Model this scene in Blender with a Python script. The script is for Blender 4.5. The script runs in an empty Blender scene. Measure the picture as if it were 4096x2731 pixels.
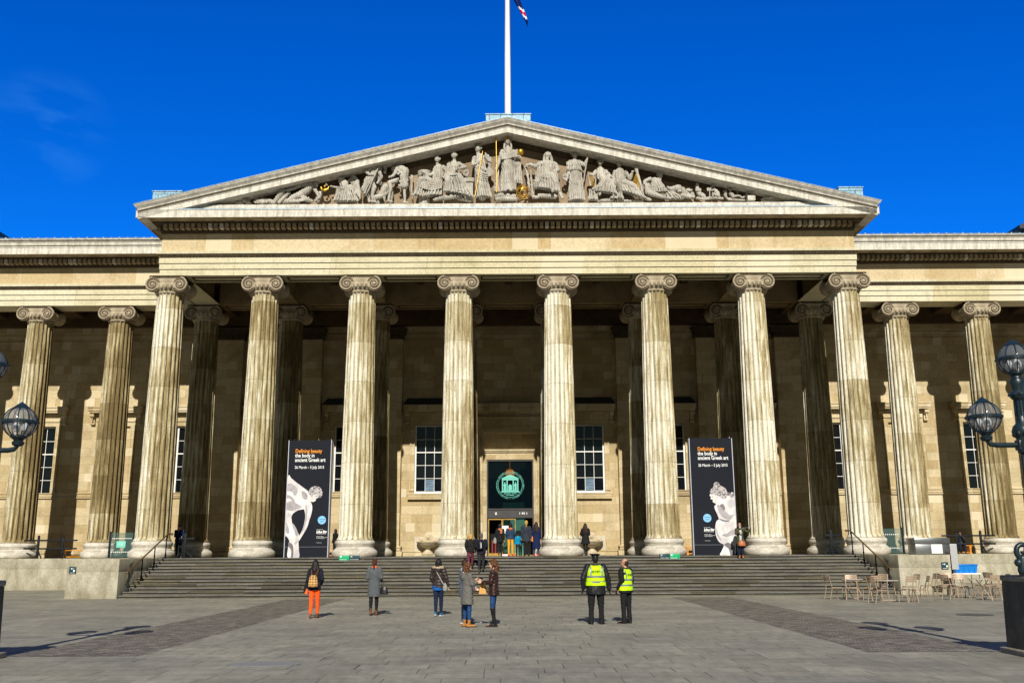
import bpy, bmesh, math, random
from math import sin, cos, pi, radians, sqrt
from mathutils import Vector, Matrix, noise
import numpy as np
random.seed(7)
SC = bpy.context.scene
COL = SC.collection

# ---------------------------------------------------------------- camera
CAMX, CAMY, EYE = 0.19, -47.95, 1.82
cam_d = bpy.data.cameras.new('camera'); cam = bpy.data.objects.new('camera', cam_d); COL.objects.link(cam)
cam_d.sensor_width = 36; cam_d.lens = 33.35; cam_d.clip_start = .1; cam_d.clip_end = 3000
cam.matrix_world = Matrix.Translation((CAMX, CAMY, EYE)) @ Matrix.Rotation(radians(90 + 12.56), 4, 'X') @ Matrix.Rotation(radians(-.30), 4, 'Z')
SC.camera = cam
# ---------------------------------------------------------------- daylight
SUN_EL = 32.7
w = bpy.data.worlds.new('World'); SC.world = w; w.use_nodes = True
nt = w.node_tree; nt.nodes.clear()
sky = nt.nodes.new('ShaderNodeTexSky'); sky.sky_type = 'NISHITA'; sky.sun_disc = False
sky.sun_elevation = radians(SUN_EL); sky.sun_rotation = radians(180)
sky.altitude = 300; sky.air_density = 1.0; sky.dust_density = 0.2; sky.ozone_density = 6.0
hs = nt.nodes.new('ShaderNodeHueSaturation'); hs.inputs['Saturation'].default_value = 1.3; hs.inputs['Value'].default_value = 1.0
# deep blue in the half of the sky opposite the sun, sun's side dimmed and warmed to cut blue fill
tcw = nt.nodes.new('ShaderNodeTexCoord'); sx = nt.nodes.new('ShaderNodeSeparateXYZ'); nt.links.new(tcw.outputs['Generated'], sx.inputs[0])
mr = nt.nodes.new('ShaderNodeMapRange'); mr.inputs[1].default_value = -.30; mr.inputs[2].default_value = .30; nt.links.new(sx.outputs[1], mr.inputs[0])
tc2 = nt.nodes.new('ShaderNodeMix'); tc2.data_type = 'RGBA'; tc2.inputs[6].default_value = (.22, .165, .10, 1); tc2.inputs[7].default_value = (.10, .66, 1.16, 1); nt.links.new(mr.outputs[0], tc2.inputs[0])
tint = nt.nodes.new('ShaderNodeMix'); tint.data_type = 'RGBA'; tint.blend_type = 'MULTIPLY'; tint.inputs[0].default_value = 1
nt.links.new(tc2.outputs[2], tint.inputs[7])
# a faint wisp of high cloud at the upper left
cm_ = nt.nodes.new('ShaderNodeMapping'); cm_.vector_type = 'POINT'; cm_.inputs['Rotation'].default_value = (0, .5, 0); cm_.inputs['Scale'].default_value = (14, 10, 40); nt.links.new(tcw.outputs['Generated'], cm_.inputs[0])
cn = nt.nodes.new('ShaderNodeTexNoise'); cn.inputs['Scale'].default_value = 1.0; cn.inputs['Detail'].default_value = 6; nt.links.new(cm_.outputs[0], cn.inputs['Vector'])
dn = nt.nodes.new('ShaderNodeVectorMath'); dn.operation = 'DISTANCE'; nt.links.new(tcw.outputs['Generated'], dn.inputs[0]); dn.inputs[1].default_value = Vector((-.429, .816, .387)).normalized()
fm_ = nt.nodes.new('ShaderNodeMapRange'); fm_.inputs[1].default_value = .06; fm_.inputs[2].default_value = .0; nt.links.new(dn.outputs['Value'], fm_.inputs[0])
fn = nt.nodes.new('ShaderNodeMapRange'); fn.inputs[1].default_value = .42; fn.inputs[2].default_value = .75; nt.links.new(cn.outputs[0], fn.inputs[0])
mm_ = nt.nodes.new('ShaderNodeMath'); mm_.operation = 'MULTIPLY'; nt.links.new(fm_.outputs[0], mm_.inputs[0]); nt.links.new(fn.outputs[0], mm_.inputs[1])
m2_ = nt.nodes.new('ShaderNodeMath'); m2_.operation = 'MULTIPLY'; m2_.inputs[1].default_value = .33; nt.links.new(mm_.outputs[0], m2_.inputs[0])
cl = nt.nodes.new('ShaderNodeMix'); cl.data_type = 'RGBA'; cl.inputs[7].default_value = (.8, 3.3, 6.6, 1); nt.links.new(m2_.outputs[0], cl.inputs[0])
bg = nt.nodes.new('ShaderNodeBackground'); bg.inputs[1].default_value = .13
wo = nt.nodes.new('ShaderNodeOutputWorld')
nt.links.new(sky.outputs[0], hs.inputs['Color']); nt.links.new(hs.outputs[0], tint.inputs[6]); nt.links.new(tint.outputs[2], cl.inputs[6]); nt.links.new(cl.outputs[2], bg.inputs[0]); nt.links.new(bg.outputs[0], wo.inputs[0])
sun_d = bpy.data.lights.new('sun', 'SUN'); sun_d.energy = 5.0; sun_d.angle = radians(.5); sun_d.color = (1, .95, .86)
sun = bpy.data.objects.new('sun', sun_d); COL.objects.link(sun); sun.rotation_euler = (radians(90 - SUN_EL), 0, 0); sun.location = (0, -60, 60)
SC.view_settings.view_transform = 'Standard'; SC.view_settings.look = 'None'; SC.view_settings.exposure = 0.18; SC.view_settings.gamma = 1
SC.cycles.max_bounces = 6; SC.cycles.diffuse_bounces = 3; SC.cycles.glossy_bounces = 3; SC.cycles.transmission_bounces = 6; SC.cycles.transparent_max_bounces = 8

# ---------------------------------------------------------------- mesh helpers
class MB:
    """collects vertices and faces (each face with a material slot)"""
    def __init__(s): s.v = []; s.f = []; s.m = []
    def add(s, vs, fs, m=0, T=None):
        o = len(s.v)
        s.v += [tuple(T @ Vector(p)) for p in vs] if T is not None else [tuple(p) for p in vs]
        s.f += [tuple(i + o for i in f) for f in fs]
        s.m += ([m] * len(fs)) if isinstance(m, int) else list(m)
        return s
    def box(s, x0, x1, y0, y1, z0, z1, m=0, T=None):
        if x0 > x1: x0, x1 = x1, x0
        v = [(x0, y0, z0), (x1, y0, z0), (x1, y1, z0), (x0, y1, z0), (x0, y0, z1), (x1, y0, z1), (x1, y1, z1), (x0, y1, z1)]
        return s.add(v, [(0, 3, 2, 1), (4, 5, 6, 7), (0, 1, 5, 4), (1, 2, 6, 5), (2, 3, 7, 6), (3, 0, 4, 7)], m, T)
    def bbox(s, x0, x1, y0, y1, z0, z1, b=.01, m=0, T=None):
        """box with bevelled edges"""
        bm = bmesh.new(); bmesh.ops.create_cube(bm, size=1)
        for v in bm.verts:
            v.co = Vector(((x0 + x1) / 2 + v.co.x * (x1 - x0), (y0 + y1) / 2 + v.co.y * (y1 - y0), (z0 + z1) / 2 + v.co.z * (z1 - z0)))
        bmesh.ops.bevel(bm, geom=bm.edges[:], offset=b, segments=2, affect='EDGES', profile=.5)
        bm.verts.index_update()
        s.add([v.co[:] for v in bm.verts], [[v.index for v in f.verts] for f in bm.faces], m, T); bm.free(); return s
    def lathe(s, prof, n=24, m=0, T=None, cap=True):
        """prof: (r, z) from bottom to top, around Z"""
        vs = [(r * cos(2 * pi * k / n), r * sin(2 * pi * k / n), z) for r, z in prof for k in range(n)]
        fs = [(i * n + k, i * n + (k + 1) % n, (i + 1) * n + (k + 1) % n, (i + 1) * n + k) for i in range(len(prof) - 1) for k in range(n)]
        if cap: fs += [tuple(range(n - 1, -1, -1)), tuple((len(prof) - 1) * n + k for k in range(n))]
        return s.add(vs, fs, m, T)
    def tube(s, pts, r, n=8, m=0, T=None, cap=True, flat=None):
        pts = [Vector(p) for p in pts]; rs = r if isinstance(r, (list, tuple)) else [r] * len(pts)
        up = Vector((0, 0, 1)); vs = []; a = None
        for i, p in enumerate(pts):
            d = (pts[min(i + 1, len(pts) - 1)] - pts[max(i - 1, 0)]).normalized()
            if a is None: a = d.cross(up) if abs(d.z) < .95 else d.cross(Vector((0, 1, 0)))
            a = (a - d * a.dot(d)).normalized(); b = d.cross(a)
            for k in range(n):
                q = p + (a * cos(2 * pi * k / n) + b * sin(2 * pi * k / n) * (flat or 1)) * rs[i]
                vs.append(q[:])
        fs = [(i * n + k, i * n + (k + 1) % n, (i + 1) * n + (k + 1) % n, (i + 1) * n + k) for i in range(len(pts) - 1) for k in range(n)]
        if cap: fs += [tuple(range(n - 1, -1, -1)), tuple((len(pts) - 1) * n + k for k in range(n))]
        return s.add(vs, fs, m, T)
    def ell(s, c, r, n=12, m=0, T=None, rot=None):
        k = n // 2; vs = [(0, 0, -1)]
        for i in range(1, k):
            t = -pi / 2 + pi * i / k
            vs += [(cos(t) * cos(2 * pi * j / n), cos(t) * sin(2 * pi * j / n), sin(t)) for j in range(n)]
        vs.append((0, 0, 1)); e = len(vs) - 1
        fs = [(0, 1 + (j + 1) % n, 1 + j) for j in range(n)]
        for i in range(k - 2): fs += [(1 + i * n + j, 1 + i * n + (j + 1) % n, 1 + (i + 1) * n + (j + 1) % n, 1 + (i + 1) * n + j) for j in range(n)]
        fs += [(e, 1 + (k - 2) * n + j, 1 + (k - 2) * n + (j + 1) % n) for j in range(n)]
        if isinstance(r, (int, float)): r = (r, r, r)
        R = rot or Matrix.Identity(3)
        vs = [tuple(Vector(c) + R @ Vector((v[0] * r[0], v[1] * r[1], v[2] * r[2]))) for v in vs]
        return s.add(vs, fs, m, T)
    def cap(s, p0, r0, p1, r1, n=12, m=0, sq=1):
        """tapered capsule"""
        p0 = Vector(p0); p1 = Vector(p1); d = p1 - p0
        if d.length < 1e-5: return s.ell(p0, r0, n, m)
        d.normalize(); q = 4
        a = d.cross(Vector((0, 1, 0))) if abs(d.y) < .9 else d.cross(Vector((1, 0, 0)))
        a.normalize(); b = d.cross(a); vs = []; rows = []
        for i in range(q): t = -pi / 2 + pi / 2 * i / q; rows.append((p0 + d * r0 * sin(t), r0 * cos(t) if i else r0 * .02))
        rows += [(p0, r0), (p1, r1)]
        for i in range(1, q + 1): t = pi / 2 * i / q; rows.append((p1 + d * r1 * sin(t), r1 * cos(t) if i < q else r1 * .02))
        for c, r in rows:
            for k in range(n): vs.append((c + (a * cos(2 * pi * k / n) + b * sin(2 * pi * k / n) * sq) * r)[:])
        L = len(rows)
        fs = [(i * n + k, i * n + (k + 1) % n, (i + 1) * n + (k + 1) % n, (i + 1) * n + k) for i in range(L - 1) for k in range(n)]
        fs += [tuple(range(n - 1, -1, -1)), tuple((L - 1) * n + k for k in range(n))]
        return s.add(vs, fs, m)
    def rings(s, rs, n=20, m=0, T=None):
        """loft of ellipses: (cx, cy, z, rx, ry)"""
        vs = [(c[0] + c[3] * cos(2 * pi * k / n), c[1] + c[4] * sin(2 * pi * k / n), c[2]) for c in rs for k in range(n)]
        fs = [(i * n + k, i * n + (k + 1) % n, (i + 1) * n + (k + 1) % n, (i + 1) * n + k) for i in range(len(rs) - 1) for k in range(n)]
        fs += [tuple(range(n - 1, -1, -1)), tuple((len(rs) - 1) * n + k for k in range(n))]
        return s.add(vs, fs, m, T)
    def prism(s, poly, y0, y1, m=0, T=None):
        """polygon in (x,z), counter-clockwise seen from -Y, extruded along Y"""
        n = len(poly); vs = [(x, y0, z) for x, z in poly] + [(x, y1, z) for x, z in poly]
        fs = [tuple(range(n)), tuple(range(2 * n - 1, n - 1, -1))] + [(i, i + n, (i + 1) % n + n, (i + 1) % n) for i in range(n)]
        return s.add(vs, fs, m, T)
    def sweep(s, prof, path, mats=None, T=None, close_ends=True):
        """prof: (out, z) list swept along plan path (x, y); out is measured to the right-hand side of travel"""
        n = len(prof); P = [Vector(p) for p in path]; vs = []
        for i, p in enumerate(P):
            d0 = (P[i] - P[i - 1]).normalized() if i else None; d1 = (P[i + 1] - P[i]).normalized() if i < len(P) - 1 else None
            n0 = Vector((d0.y, -d0.x)) if d0 else None; n1 = Vector((d1.y, -d1.x)) if d1 else None
            if n0 is None: nn = n1; k = 1
            elif n1 is None: nn = n0; k = 1
            else: nn = (n0 + n1).normalized(); k = 1 / max(.2, nn.dot(n0))
            for o, z in prof: vs.append((p.x + nn.x * o * k, p.y + nn.y * o * k, z))
        fs = []; ms = []
        for i in range(len(P) - 1):
            for j in range(n - 1):
                fs.append((i * n + j, (i + 1) * n + j, (i + 1) * n + j + 1, i * n + j + 1)); ms.append(mats[j] if mats else 0)
        return s.add(vs, fs, ms, T)
    def mesh(s, name, mats, smooth=None):
        me = bpy.data.meshes.new(name); me.from_pydata(s.v, [], s.f)
        for m in (mats if isinstance(mats, (list, tuple)) else [mats]): me.materials.append(m)
        if any(s.m): me.polygons.foreach_set('material_index', s.m)
        if smooth is not None:
            me.polygons.foreach_set('use_smooth', [True] * len(me.polygons))
            if smooth < 170: me.set_sharp_from_angle(angle=radians(smooth))
        me.update(); return me
def link(name, me, parent=None, loc=(0, 0, 0), rz=0):
    o = bpy.data.objects.new(name, me); COL.objects.link(o); o.location = loc; o.rotation_euler = (0, 0, rz)
    if parent is not None: o.parent = parent
    return o
def obj(name, mb, mats, parent=None, smooth=None, loc=(0, 0, 0), rz=0):
    return link(name, mb.mesh(name, mats, smooth), parent, loc, rz)
def tag(o, label=None, cat=None, group=None, kind=None):
    if label: o['label'] = label
    if cat: o['category'] = cat
    if group: o['group'] = group
    if kind: o['kind'] = kind
    return o
def empty(name, label, cat, loc=(0, 0, 0), rz=0, group=None):
    return tag(link(name, None, None, loc, rz), label, cat, group)
def part_empty(name, parent, loc=(0, 0, 0), rz=0):
    return link(name, None, parent, loc, rz)
def dup(root, loc=None, rz=None, label=None, group=None, parent=None):
    def cp(o, par):
        c = o.copy(); COL.objects.link(c); c.parent = par
        for ch in o.children: cp(ch, c)
        return c
    r = cp(root, parent if parent else root.parent)
    if loc is not None: r.location = loc
    if rz is not None: r.rotation_euler = (0, 0, rz)
    if label: r['label'] = label
    if group: r['group'] = group
    return r
def remesh(mb, voxel, smooth=2, fold=None):
    """fuse overlapping closed shapes into one continuous skin"""
    me = mb.mesh('tmp', []); o = bpy.data.objects.new('tmp', me); COL.objects.link(o)
    r = o.modifiers.new('r', 'REMESH'); r.mode = 'VOXEL'; r.voxel_size = voxel
    if smooth: q = o.modifiers.new('s', 'SMOOTH'); q.factor = .5; q.iterations = smooth
    dg = bpy.context.evaluated_depsgraph_get(); dg.update()
    out = bpy.data.meshes.new_from_object(o.evaluated_get(dg)); bpy.data.objects.remove(o); bpy.data.meshes.remove(me)
    if fold:
        n = len(out.vertices); co = np.empty(n * 3); no = np.empty(n * 3)
        out.vertices.foreach_get('co', co); out.vertices.foreach_get('normal', no)
        co = co.reshape(-1, 3); no = no.reshape(-1, 3); co += no * fold(co)[:, None]; out.vertices.foreach_set('co', co.ravel()); out.update()
    out.polygons.foreach_set('use_smooth', [True] * len(out.polygons))
    return out
def text_geo(mb, txt, size, at, m=0, align='CENTER', bold=0, depth=.002, T=None, spacing=1.0):
    """lettering standing in the XZ plane, facing -Y"""
    cu = bpy.data.curves.new('t', 'FONT'); cu.body = txt; cu.size = size; cu.align_x = align; cu.align_y = 'CENTER'; cu.offset = bold; cu.extrude = depth / 2; cu.resolution_u = 3
    cu.space_character = spacing
    o = bpy.data.objects.new('t', cu); COL.objects.link(o); dg = bpy.context.evaluated_depsgraph_get(); dg.update()
    me = bpy.data.meshes.new_from_object(o.evaluated_get(dg))
    vs = [(at[0] + v.co.x, at[1] - v.co.z, at[2] + v.co.y) for v in me.vertices]
    mb.add(vs, [tuple(p.vertices) for p in me.polygons], m, T)
    bpy.data.objects.remove(o); bpy.data.curves.remove(cu); bpy.data.meshes.remove(me)

# ---------------------------------------------------------------- materials
class NT:
    def __init__(s, name, rough=.8, spec=.3):
        s.mat = bpy.data.materials.new(name); s.mat.use_nodes = True; s.t = s.mat.node_tree; s.b = s.t.nodes['Principled BSDF']
        s.b.inputs['Roughness'].default_value = rough; s.b.inputs['Specular IOR Level'].default_value = spec
        s.tc = s.t.nodes.new('ShaderNodeTexCoord')
    def n(s, typ, **kw):
        q = s.t.nodes.new(typ)
        for k, v in kw.items(): setattr(q, k, v)
        return q
    def l(s, a, b): s.t.links.new(a, b)
    def map(s, scale=(1, 1, 1), coord='Object', src=None, loc=(0, 0, 0)):
        q = s.n('ShaderNodeMapping'); q.inputs['Scale'].default_value = scale; q.inputs['Location'].default_value = loc
        s.l(src or s.tc.outputs[coord], q.inputs[0]); return q.outputs[0]
    def noise(s, vec, scale=1, det=4, rough=.6, dist=0):
        q = s.n('ShaderNodeTexNoise'); q.inputs['Scale'].default_value = scale; q.inputs['Detail'].default_value = det; q.inputs['Roughness'].default_value = rough
        q.inputs['Distortion'].default_value = dist; s.l(vec, q.inputs['Vector']); return q.outputs[0]
    def ramp(s, fac, stops, interp='LINEAR'):
        q = s.n('ShaderNodeValToRGB'); e = q.color_ramp.elements; q.color_ramp.interpolation = interp
        while len(e) < len(stops): e.new(.5)
        for el, (p, c) in zip(e, stops): el.position = p; el.color = (*c, 1) if len(c) == 3 else c
        s.l(fac, q.inputs[0]); return q.outputs[0]
    def mix(s, a, b, fac=.5, mode='MIX'):
        q = s.n('ShaderNodeMix', data_type='RGBA', blend_type=mode)
        for i, x in ((6, a), (7, b), (0, fac)):
            if isinstance(x, (int, float)): q.inputs[i].default_value = x if i == 0 else (x, x, x, 1)
            elif isinstance(x, tuple): q.inputs[i].default_value = (*x, 1)
            else: s.l(x, q.inputs[i])
        return q.outputs[2]
    def math(s, op, a, b=0.0, c=None):
        q = s.n('ShaderNodeMath', operation=op)
        for i, x in enumerate((a, b) if c is None else (a, b, c)):
            if isinstance(x, (int, float)): q.inputs[i].default_value = x
            else: s.l(x, q.inputs[i])
        return q.outputs[0]
    def bump(s, h, strength=.3, dist=.02):
        q = s.n('ShaderNodeBump'); q.inputs['Strength'].default_value = strength; q.inputs['Distance'].default_value = dist
        s.l(h, q.inputs['Height']); s.l(q.outputs[0], s.b.inputs['Normal'])
    def sep(s, vec):
        q = s.n('ShaderNodeSeparateXYZ'); s.l(vec, q.inputs[0]); return q.outputs
    def comb(s, x, y, z=0.0):
        q = s.n('ShaderNodeCombineXYZ')
        for i, v in enumerate((x, y, z)):
            if isinstance(v, (int, float)): q.inputs[i].default_value = v
            else: s.l(v, q.inputs[i])
        return q.outputs[0]
    def col(s, c):
        if isinstance(c, tuple): s.b.inputs['Base Color'].default_value = (*c, 1)
        else: s.l(c, s.b.inputs['Base Color'])
        return s.mat
def plain(name, c, rough=.6, spec=.4, metal=0, var=.25, vs=12, bump=0):
    m = NT(name, rough, spec); m.b.inputs['Metallic'].default_value = metal
    n = m.noise(m.map((1, 1, 1)), vs, 3)
    lo = tuple(x * (1 - var) for x in c); hi = tuple(min(1, x * (1 + var)) for x in c)
    if bump: m.bump(n, bump, .01)
    return m.col(m.ramp(n, [(.3, lo), (.7, hi)]))
def ashlar(name, c1, c2, bw, rh, mortar=(.12, .09, .05), stain=(.16, .12, .07), stain_amt=.5, msize=.008, patch=.0, off=.5, vertical=True, rough=.85, loc=(0, 0, 0)):
    m = NT(name, rough, .25); x, y, z = m.sep(m.map((1, 1, 1), loc=loc)); u = m.math('ADD', x, y)
    uv = m.comb(u, z) if vertical else m.comb(x, y)
    b = m.n('ShaderNodeTexBrick', offset=off, squash=1.0); b.inputs['Scale'].default_value = 1; b.inputs['Brick Width'].default_value = bw; b.inputs['Row Height'].default_value = rh
    b.inputs['Mortar Size'].default_value = msize; b.inputs['Mortar Smooth'].default_value = .3; b.inputs['Bias'].default_value = 0
    b.inputs['Color1'].default_value = (*c1, 1); b.inputs['Color2'].default_value = (*c2, 1); b.inputs['Mortar'].default_value = (*mortar, 1); m.l(uv, b.inputs['Vector'])
    obc = m.map((1, 1, 1))
    n1 = m.noise(obc, .7, 5, .62, .4); n2 = m.noise(m.map((2.5, 2.5, .5)), 1.1, 5, .65); n3 = m.noise(obc, 9, 4, .7)
    c = m.mix(b.outputs['Color'], stain, m.ramp(n1, [(.48, (0, 0, 0)), (.78, (stain_amt,) * 3)]))
    c = m.mix(c, tuple(s * .7 for s in stain), m.ramp(n2, [(.55, (0, 0, 0)), (.8, (stain_amt * .8,) * 3)]))
    c = m.mix(c, m.ramp(n3, [(.3, (.78, .78, .78)), (.7, (1.1, 1.1, 1.1))]), 1.0, 'MULTIPLY')
    if patch:   # renewed stones, paler than their neighbours
        vo = m.n('ShaderNodeTexBrick', offset=.37); vo.inputs['Scale'].default_value = 1; vo.inputs['Brick Width'].default_value = bw * .43; vo.inputs['Row Height'].default_value = rh
        vo.inputs['Mortar Size'].default_value = 0; vo.inputs['Color1'].default_value = (0, 0, 0, 1); vo.inputs['Color2'].default_value = (1, 1, 1, 1); m.l(uv, vo.inputs['Vector'])
        c = m.mix(c, (.70, .63, .47), m.ramp(vo.outputs['Color'], [(1 - patch, (0, 0, 0)), (1 - patch + .01, (.5,) * 3)], 'CONSTANT'))
    m.bump(m.math('ADD', m.math('MULTIPLY', n3, .5), m.math('MULTIPLY', b.outputs['Fac'], -1.2)), .35, .02)
    return m.col(c)
def soot_stone(name, light, dark, amt=.5, sc=1.2, streak=(3, 3, .6), rough=.85, hollow_dark=0):
    m = NT(name, rough, .25); n1 = m.noise(m.map(streak), sc, 6, .68, .3); n3 = m.noise(m.map(), 14, 4, .7)
    c = m.mix(light, dark, m.ramp(n1, [(.5 - amt * .35, (0, 0, 0)), (.5 + (1 - amt) * .45, (1, 1, 1))]))
    c = m.mix(c, m.ramp(n3, [(.3, (.75,) * 3), (.7, (1.12,) * 3)]), 1.0, 'MULTIPLY'); m.bump(n3, .35, .015)
    if hollow_dark:                                               # carved hollows darker, raised edges paler
        ge = m.n('ShaderNodeNewGeometry'); c = m.mix(c, m.ramp(ge.outputs['Pointiness'], [(.40, (.16, .13, .09)), (.50, (1, 1, 1)), (.60, (1.12, 1.12, 1.12))]), hollow_dark, 'MULTIPLY')
    return m.col(c)

M = {}
M['wall'] = ashlar('wall_ashlar', (.60, .50, .31), (.44, .335, .17), 1.25, .52, (.24, .18, .10), (.17, .13, .075), .50, .006, .07)
M['frieze'] = ashlar('frieze_stone', (.62, .52, .34), (.49, .37, .19), 3.1, 4.0, (.6, .54, .42), (.33, .22, .08), .6, .02, .16, loc=(0, 0, 1.2))
M['archi'] = ashlar('architrave_stone', (.66, .62, .45), (.58, .51, .31), 4.98, 6.0, (.45, .38, .26), (.34, .32, .16), .6, .014, .16, loc=(2.5, 0, .8))
M['corn'] = soot_stone('cornice_stone', (.72, .69, .60), (.27, .24, .19), .30, 1.0, (4.5, 4.5, .9))
M['bed'] = soot_stone('soot_shade_moulding', (.11, .08, .045), (.045, .032, .018), .5, 2.0)  # soot plus the shade of undersides and recesses, put into the colour
M['dent'] = soot_stone('dentil_stone', (.50, .42, .27), (.15, .105, .055), .5, 1.7, (1, 1, 1))
M['beam'] = soot_stone('beam_stone', (.34, .25, .13), (.15, .105, .05), .45, .8, (1, 1, 1))  # paler than the ceiling: light bounced off the ground put into the colour
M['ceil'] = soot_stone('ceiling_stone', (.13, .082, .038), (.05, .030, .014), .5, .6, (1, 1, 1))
M['capi'] = soot_stone('capital_stone', (.47, .40, .285), (.18, .14, .085), .42, 2.6, (1, 1, 1), hollow_dark=.8)
M['groove'] = soot_stone('volute_groove_stone', (.17, .13, .085), (.08, .06, .035), .5, 3.0)  # dark discs behind the volute spirals
M['base'] = soot_stone('column_base_stone', (.70, .66, .57), (.24, .20, .14), .36, 1.6, (1, 1, 2.5))
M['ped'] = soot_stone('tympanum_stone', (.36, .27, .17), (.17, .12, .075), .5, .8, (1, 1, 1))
M['statue'] = soot_stone('statue_stone', (.55, .52, .455), (.21, .185, .14), .42, 2.2, (1, 1, .6), hollow_dark=.9)
M['block'] = soot_stone('weathered_block', (.50, .465, .36), (.22, .195, .12), .52, .9, (1.6, 1.6, .8))
M['lead'] = plain('lead_sheet', (.16, .25, .34), .45, .5, .3, .3, 2)
M['copper'] = ashlar('copper_cladding', (.33, .52, .62), (.26, .44, .55), .6, .5, (.08, .13, .16), (.12, .2, .25), .4, .02, rough=.5)
M['slate'] = plain('dark_slate', (.03, .04, .05), .5, .4, 0, .3, 4)
M['gold'] = plain('gilding', (.72, .43, .06), .38, .5, .85, .2, 8)
M['steel'] = plain('brushed_steel', (.26, .27, .27), .35, .5, .9, .1, 3)
M['iron'] = plain('black_iron', (.007, .009, .012), .6, .2, 0, .3, 10)
M['green_iron'] = plain('dark_green_iron', (.010, .022, .028), .38, .45, 0, .35, 9, .2)
M['brass'] = plain('old_brass', (.20, .12, .05), .4, .5, .7, .4, 8)
M['white'] = plain('white_paint', (.78, .77, .72), .5, .4, 0, .06, 6)
M['offwhite'] = plain('flagpole_paint', (.80, .80, .78), .4, .4, 0, .06, 2)
def column_mat():
    m = NT('fluted_column_stone', .85, .25); oi = m.n('ShaderNodeObjectInfo'); rnd = oi.outputs['Random']; csep = m.n('ShaderNodeSeparateColor'); m.l(oi.outputs['Color'], csep.inputs[0]); clean = csep.outputs[0]
    sh = m.n('ShaderNodeVectorMath', operation='ADD'); m.l(m.tc.outputs['Object'], sh.inputs[0]); m.l(m.comb(m.math('MULTIPLY', rnd, 37.0), m.math('MULTIPLY', rnd, 91.0), m.math('MULTIPLY', rnd, 13.0)), sh.inputs[1])
    v = sh.outputs[0]
    big = m.noise(m.map((.55, .55, .12), src=v), 1.6, 3, .5); st = m.noise(m.map((4.5, 4.5, .42), src=v), 1.5, 6, .72, .35); fine = m.noise(m.map((1, 1, 1), src=v), 13, 4, .7)
    x, y, z = m.sep(m.tc.outputs['Object']); dz = m.math('DIVIDE', m.math('ADD', z, m.math('MULTIPLY', rnd, .6)), 2.05); fl = m.math('FLOOR', dz); fr = m.math('FRACT', dz)
    wn = m.n('ShaderNodeTexWhiteNoise', noise_dimensions='2D'); m.l(m.comb(fl, m.math('MULTIPLY', rnd, 77.0)), wn.inputs['Vector']); drum = wn.outputs['Value']
    side = m.math('MULTIPLY', x, -.13)                     # right flank browner than the left
    f = m.math('ADD', m.math('ADD', m.math('MULTIPLY', big, .55), m.math('ADD', m.math('MULTIPLY', st, .84), .085)), m.math('ADD', m.math('ADD', m.math('MULTIPLY', drum, .16), side), m.math('MULTIPLY', m.math('SUBTRACT', clean, .5), .42)))
    fac = m.math('MULTIPLY', f, .90)
    c = m.ramp(fac, [(.60, (.16, .115, .045)), (.71, (.31, .24, .115)), (.81, (.52, .45, .27)), (.93, (.80, .76, .62))])
    ang = m.math('FRACT', m.math('SUBTRACT', m.math('MULTIPLY', m.math('ARCTAN2', y, x), 20 / (2 * pi)), .10))      # soot and flute shade painted as dark lines along the edges
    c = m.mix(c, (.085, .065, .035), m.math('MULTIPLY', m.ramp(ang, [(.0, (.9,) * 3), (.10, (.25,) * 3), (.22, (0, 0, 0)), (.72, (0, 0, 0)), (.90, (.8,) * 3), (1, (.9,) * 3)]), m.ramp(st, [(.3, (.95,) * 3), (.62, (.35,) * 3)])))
    c = m.mix(c, m.ramp(fine, [(.3, (.72,) * 3), (.7, (1.15,) * 3)]), 1.0, 'MULTIPLY')
    ge = m.n('ShaderNodeNewGeometry'); c = m.mix(c, m.ramp(ge.outputs['Pointiness'], [(.38, (.30, .26, .20)), (.49, (1, 1, 1)), (.56, (1.15, 1.15, 1.15))]), .8, 'MULTIPLY')  # flute hollows darkened as well, their shade put into the colour
    joint = m.ramp(fr, [(0, (.5,) * 3), (.006, (.5,) * 3), (.011, (1, 1, 1))])
    c = m.mix(c, joint, 1.0, 'MULTIPLY'); m.bump(m.math('ADD', fine, m.math('MULTIPLY', st, 1.2)), .45, .02); return m.col(c)
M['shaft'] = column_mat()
def glass_mat(name, c=(.005, .007, .009), rough=.04):
    m = NT(name, rough, .6); n = m.noise(m.map(), 1.3, 2); m.bump(n, .06, .05); return m.col(c)
M['pane'] = glass_mat('window_glass')
def clear_glass(name, tint, alpha):
    m = NT(name, .05, .6); m.b.inputs['Alpha'].default_value = alpha; return m.col(tint)
M['screen'] = clear_glass('screen_glass', (.10, .20, .19), .25)
M['globe'] = clear_glass('globe_glass', (.20, .22, .25), .40)
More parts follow.
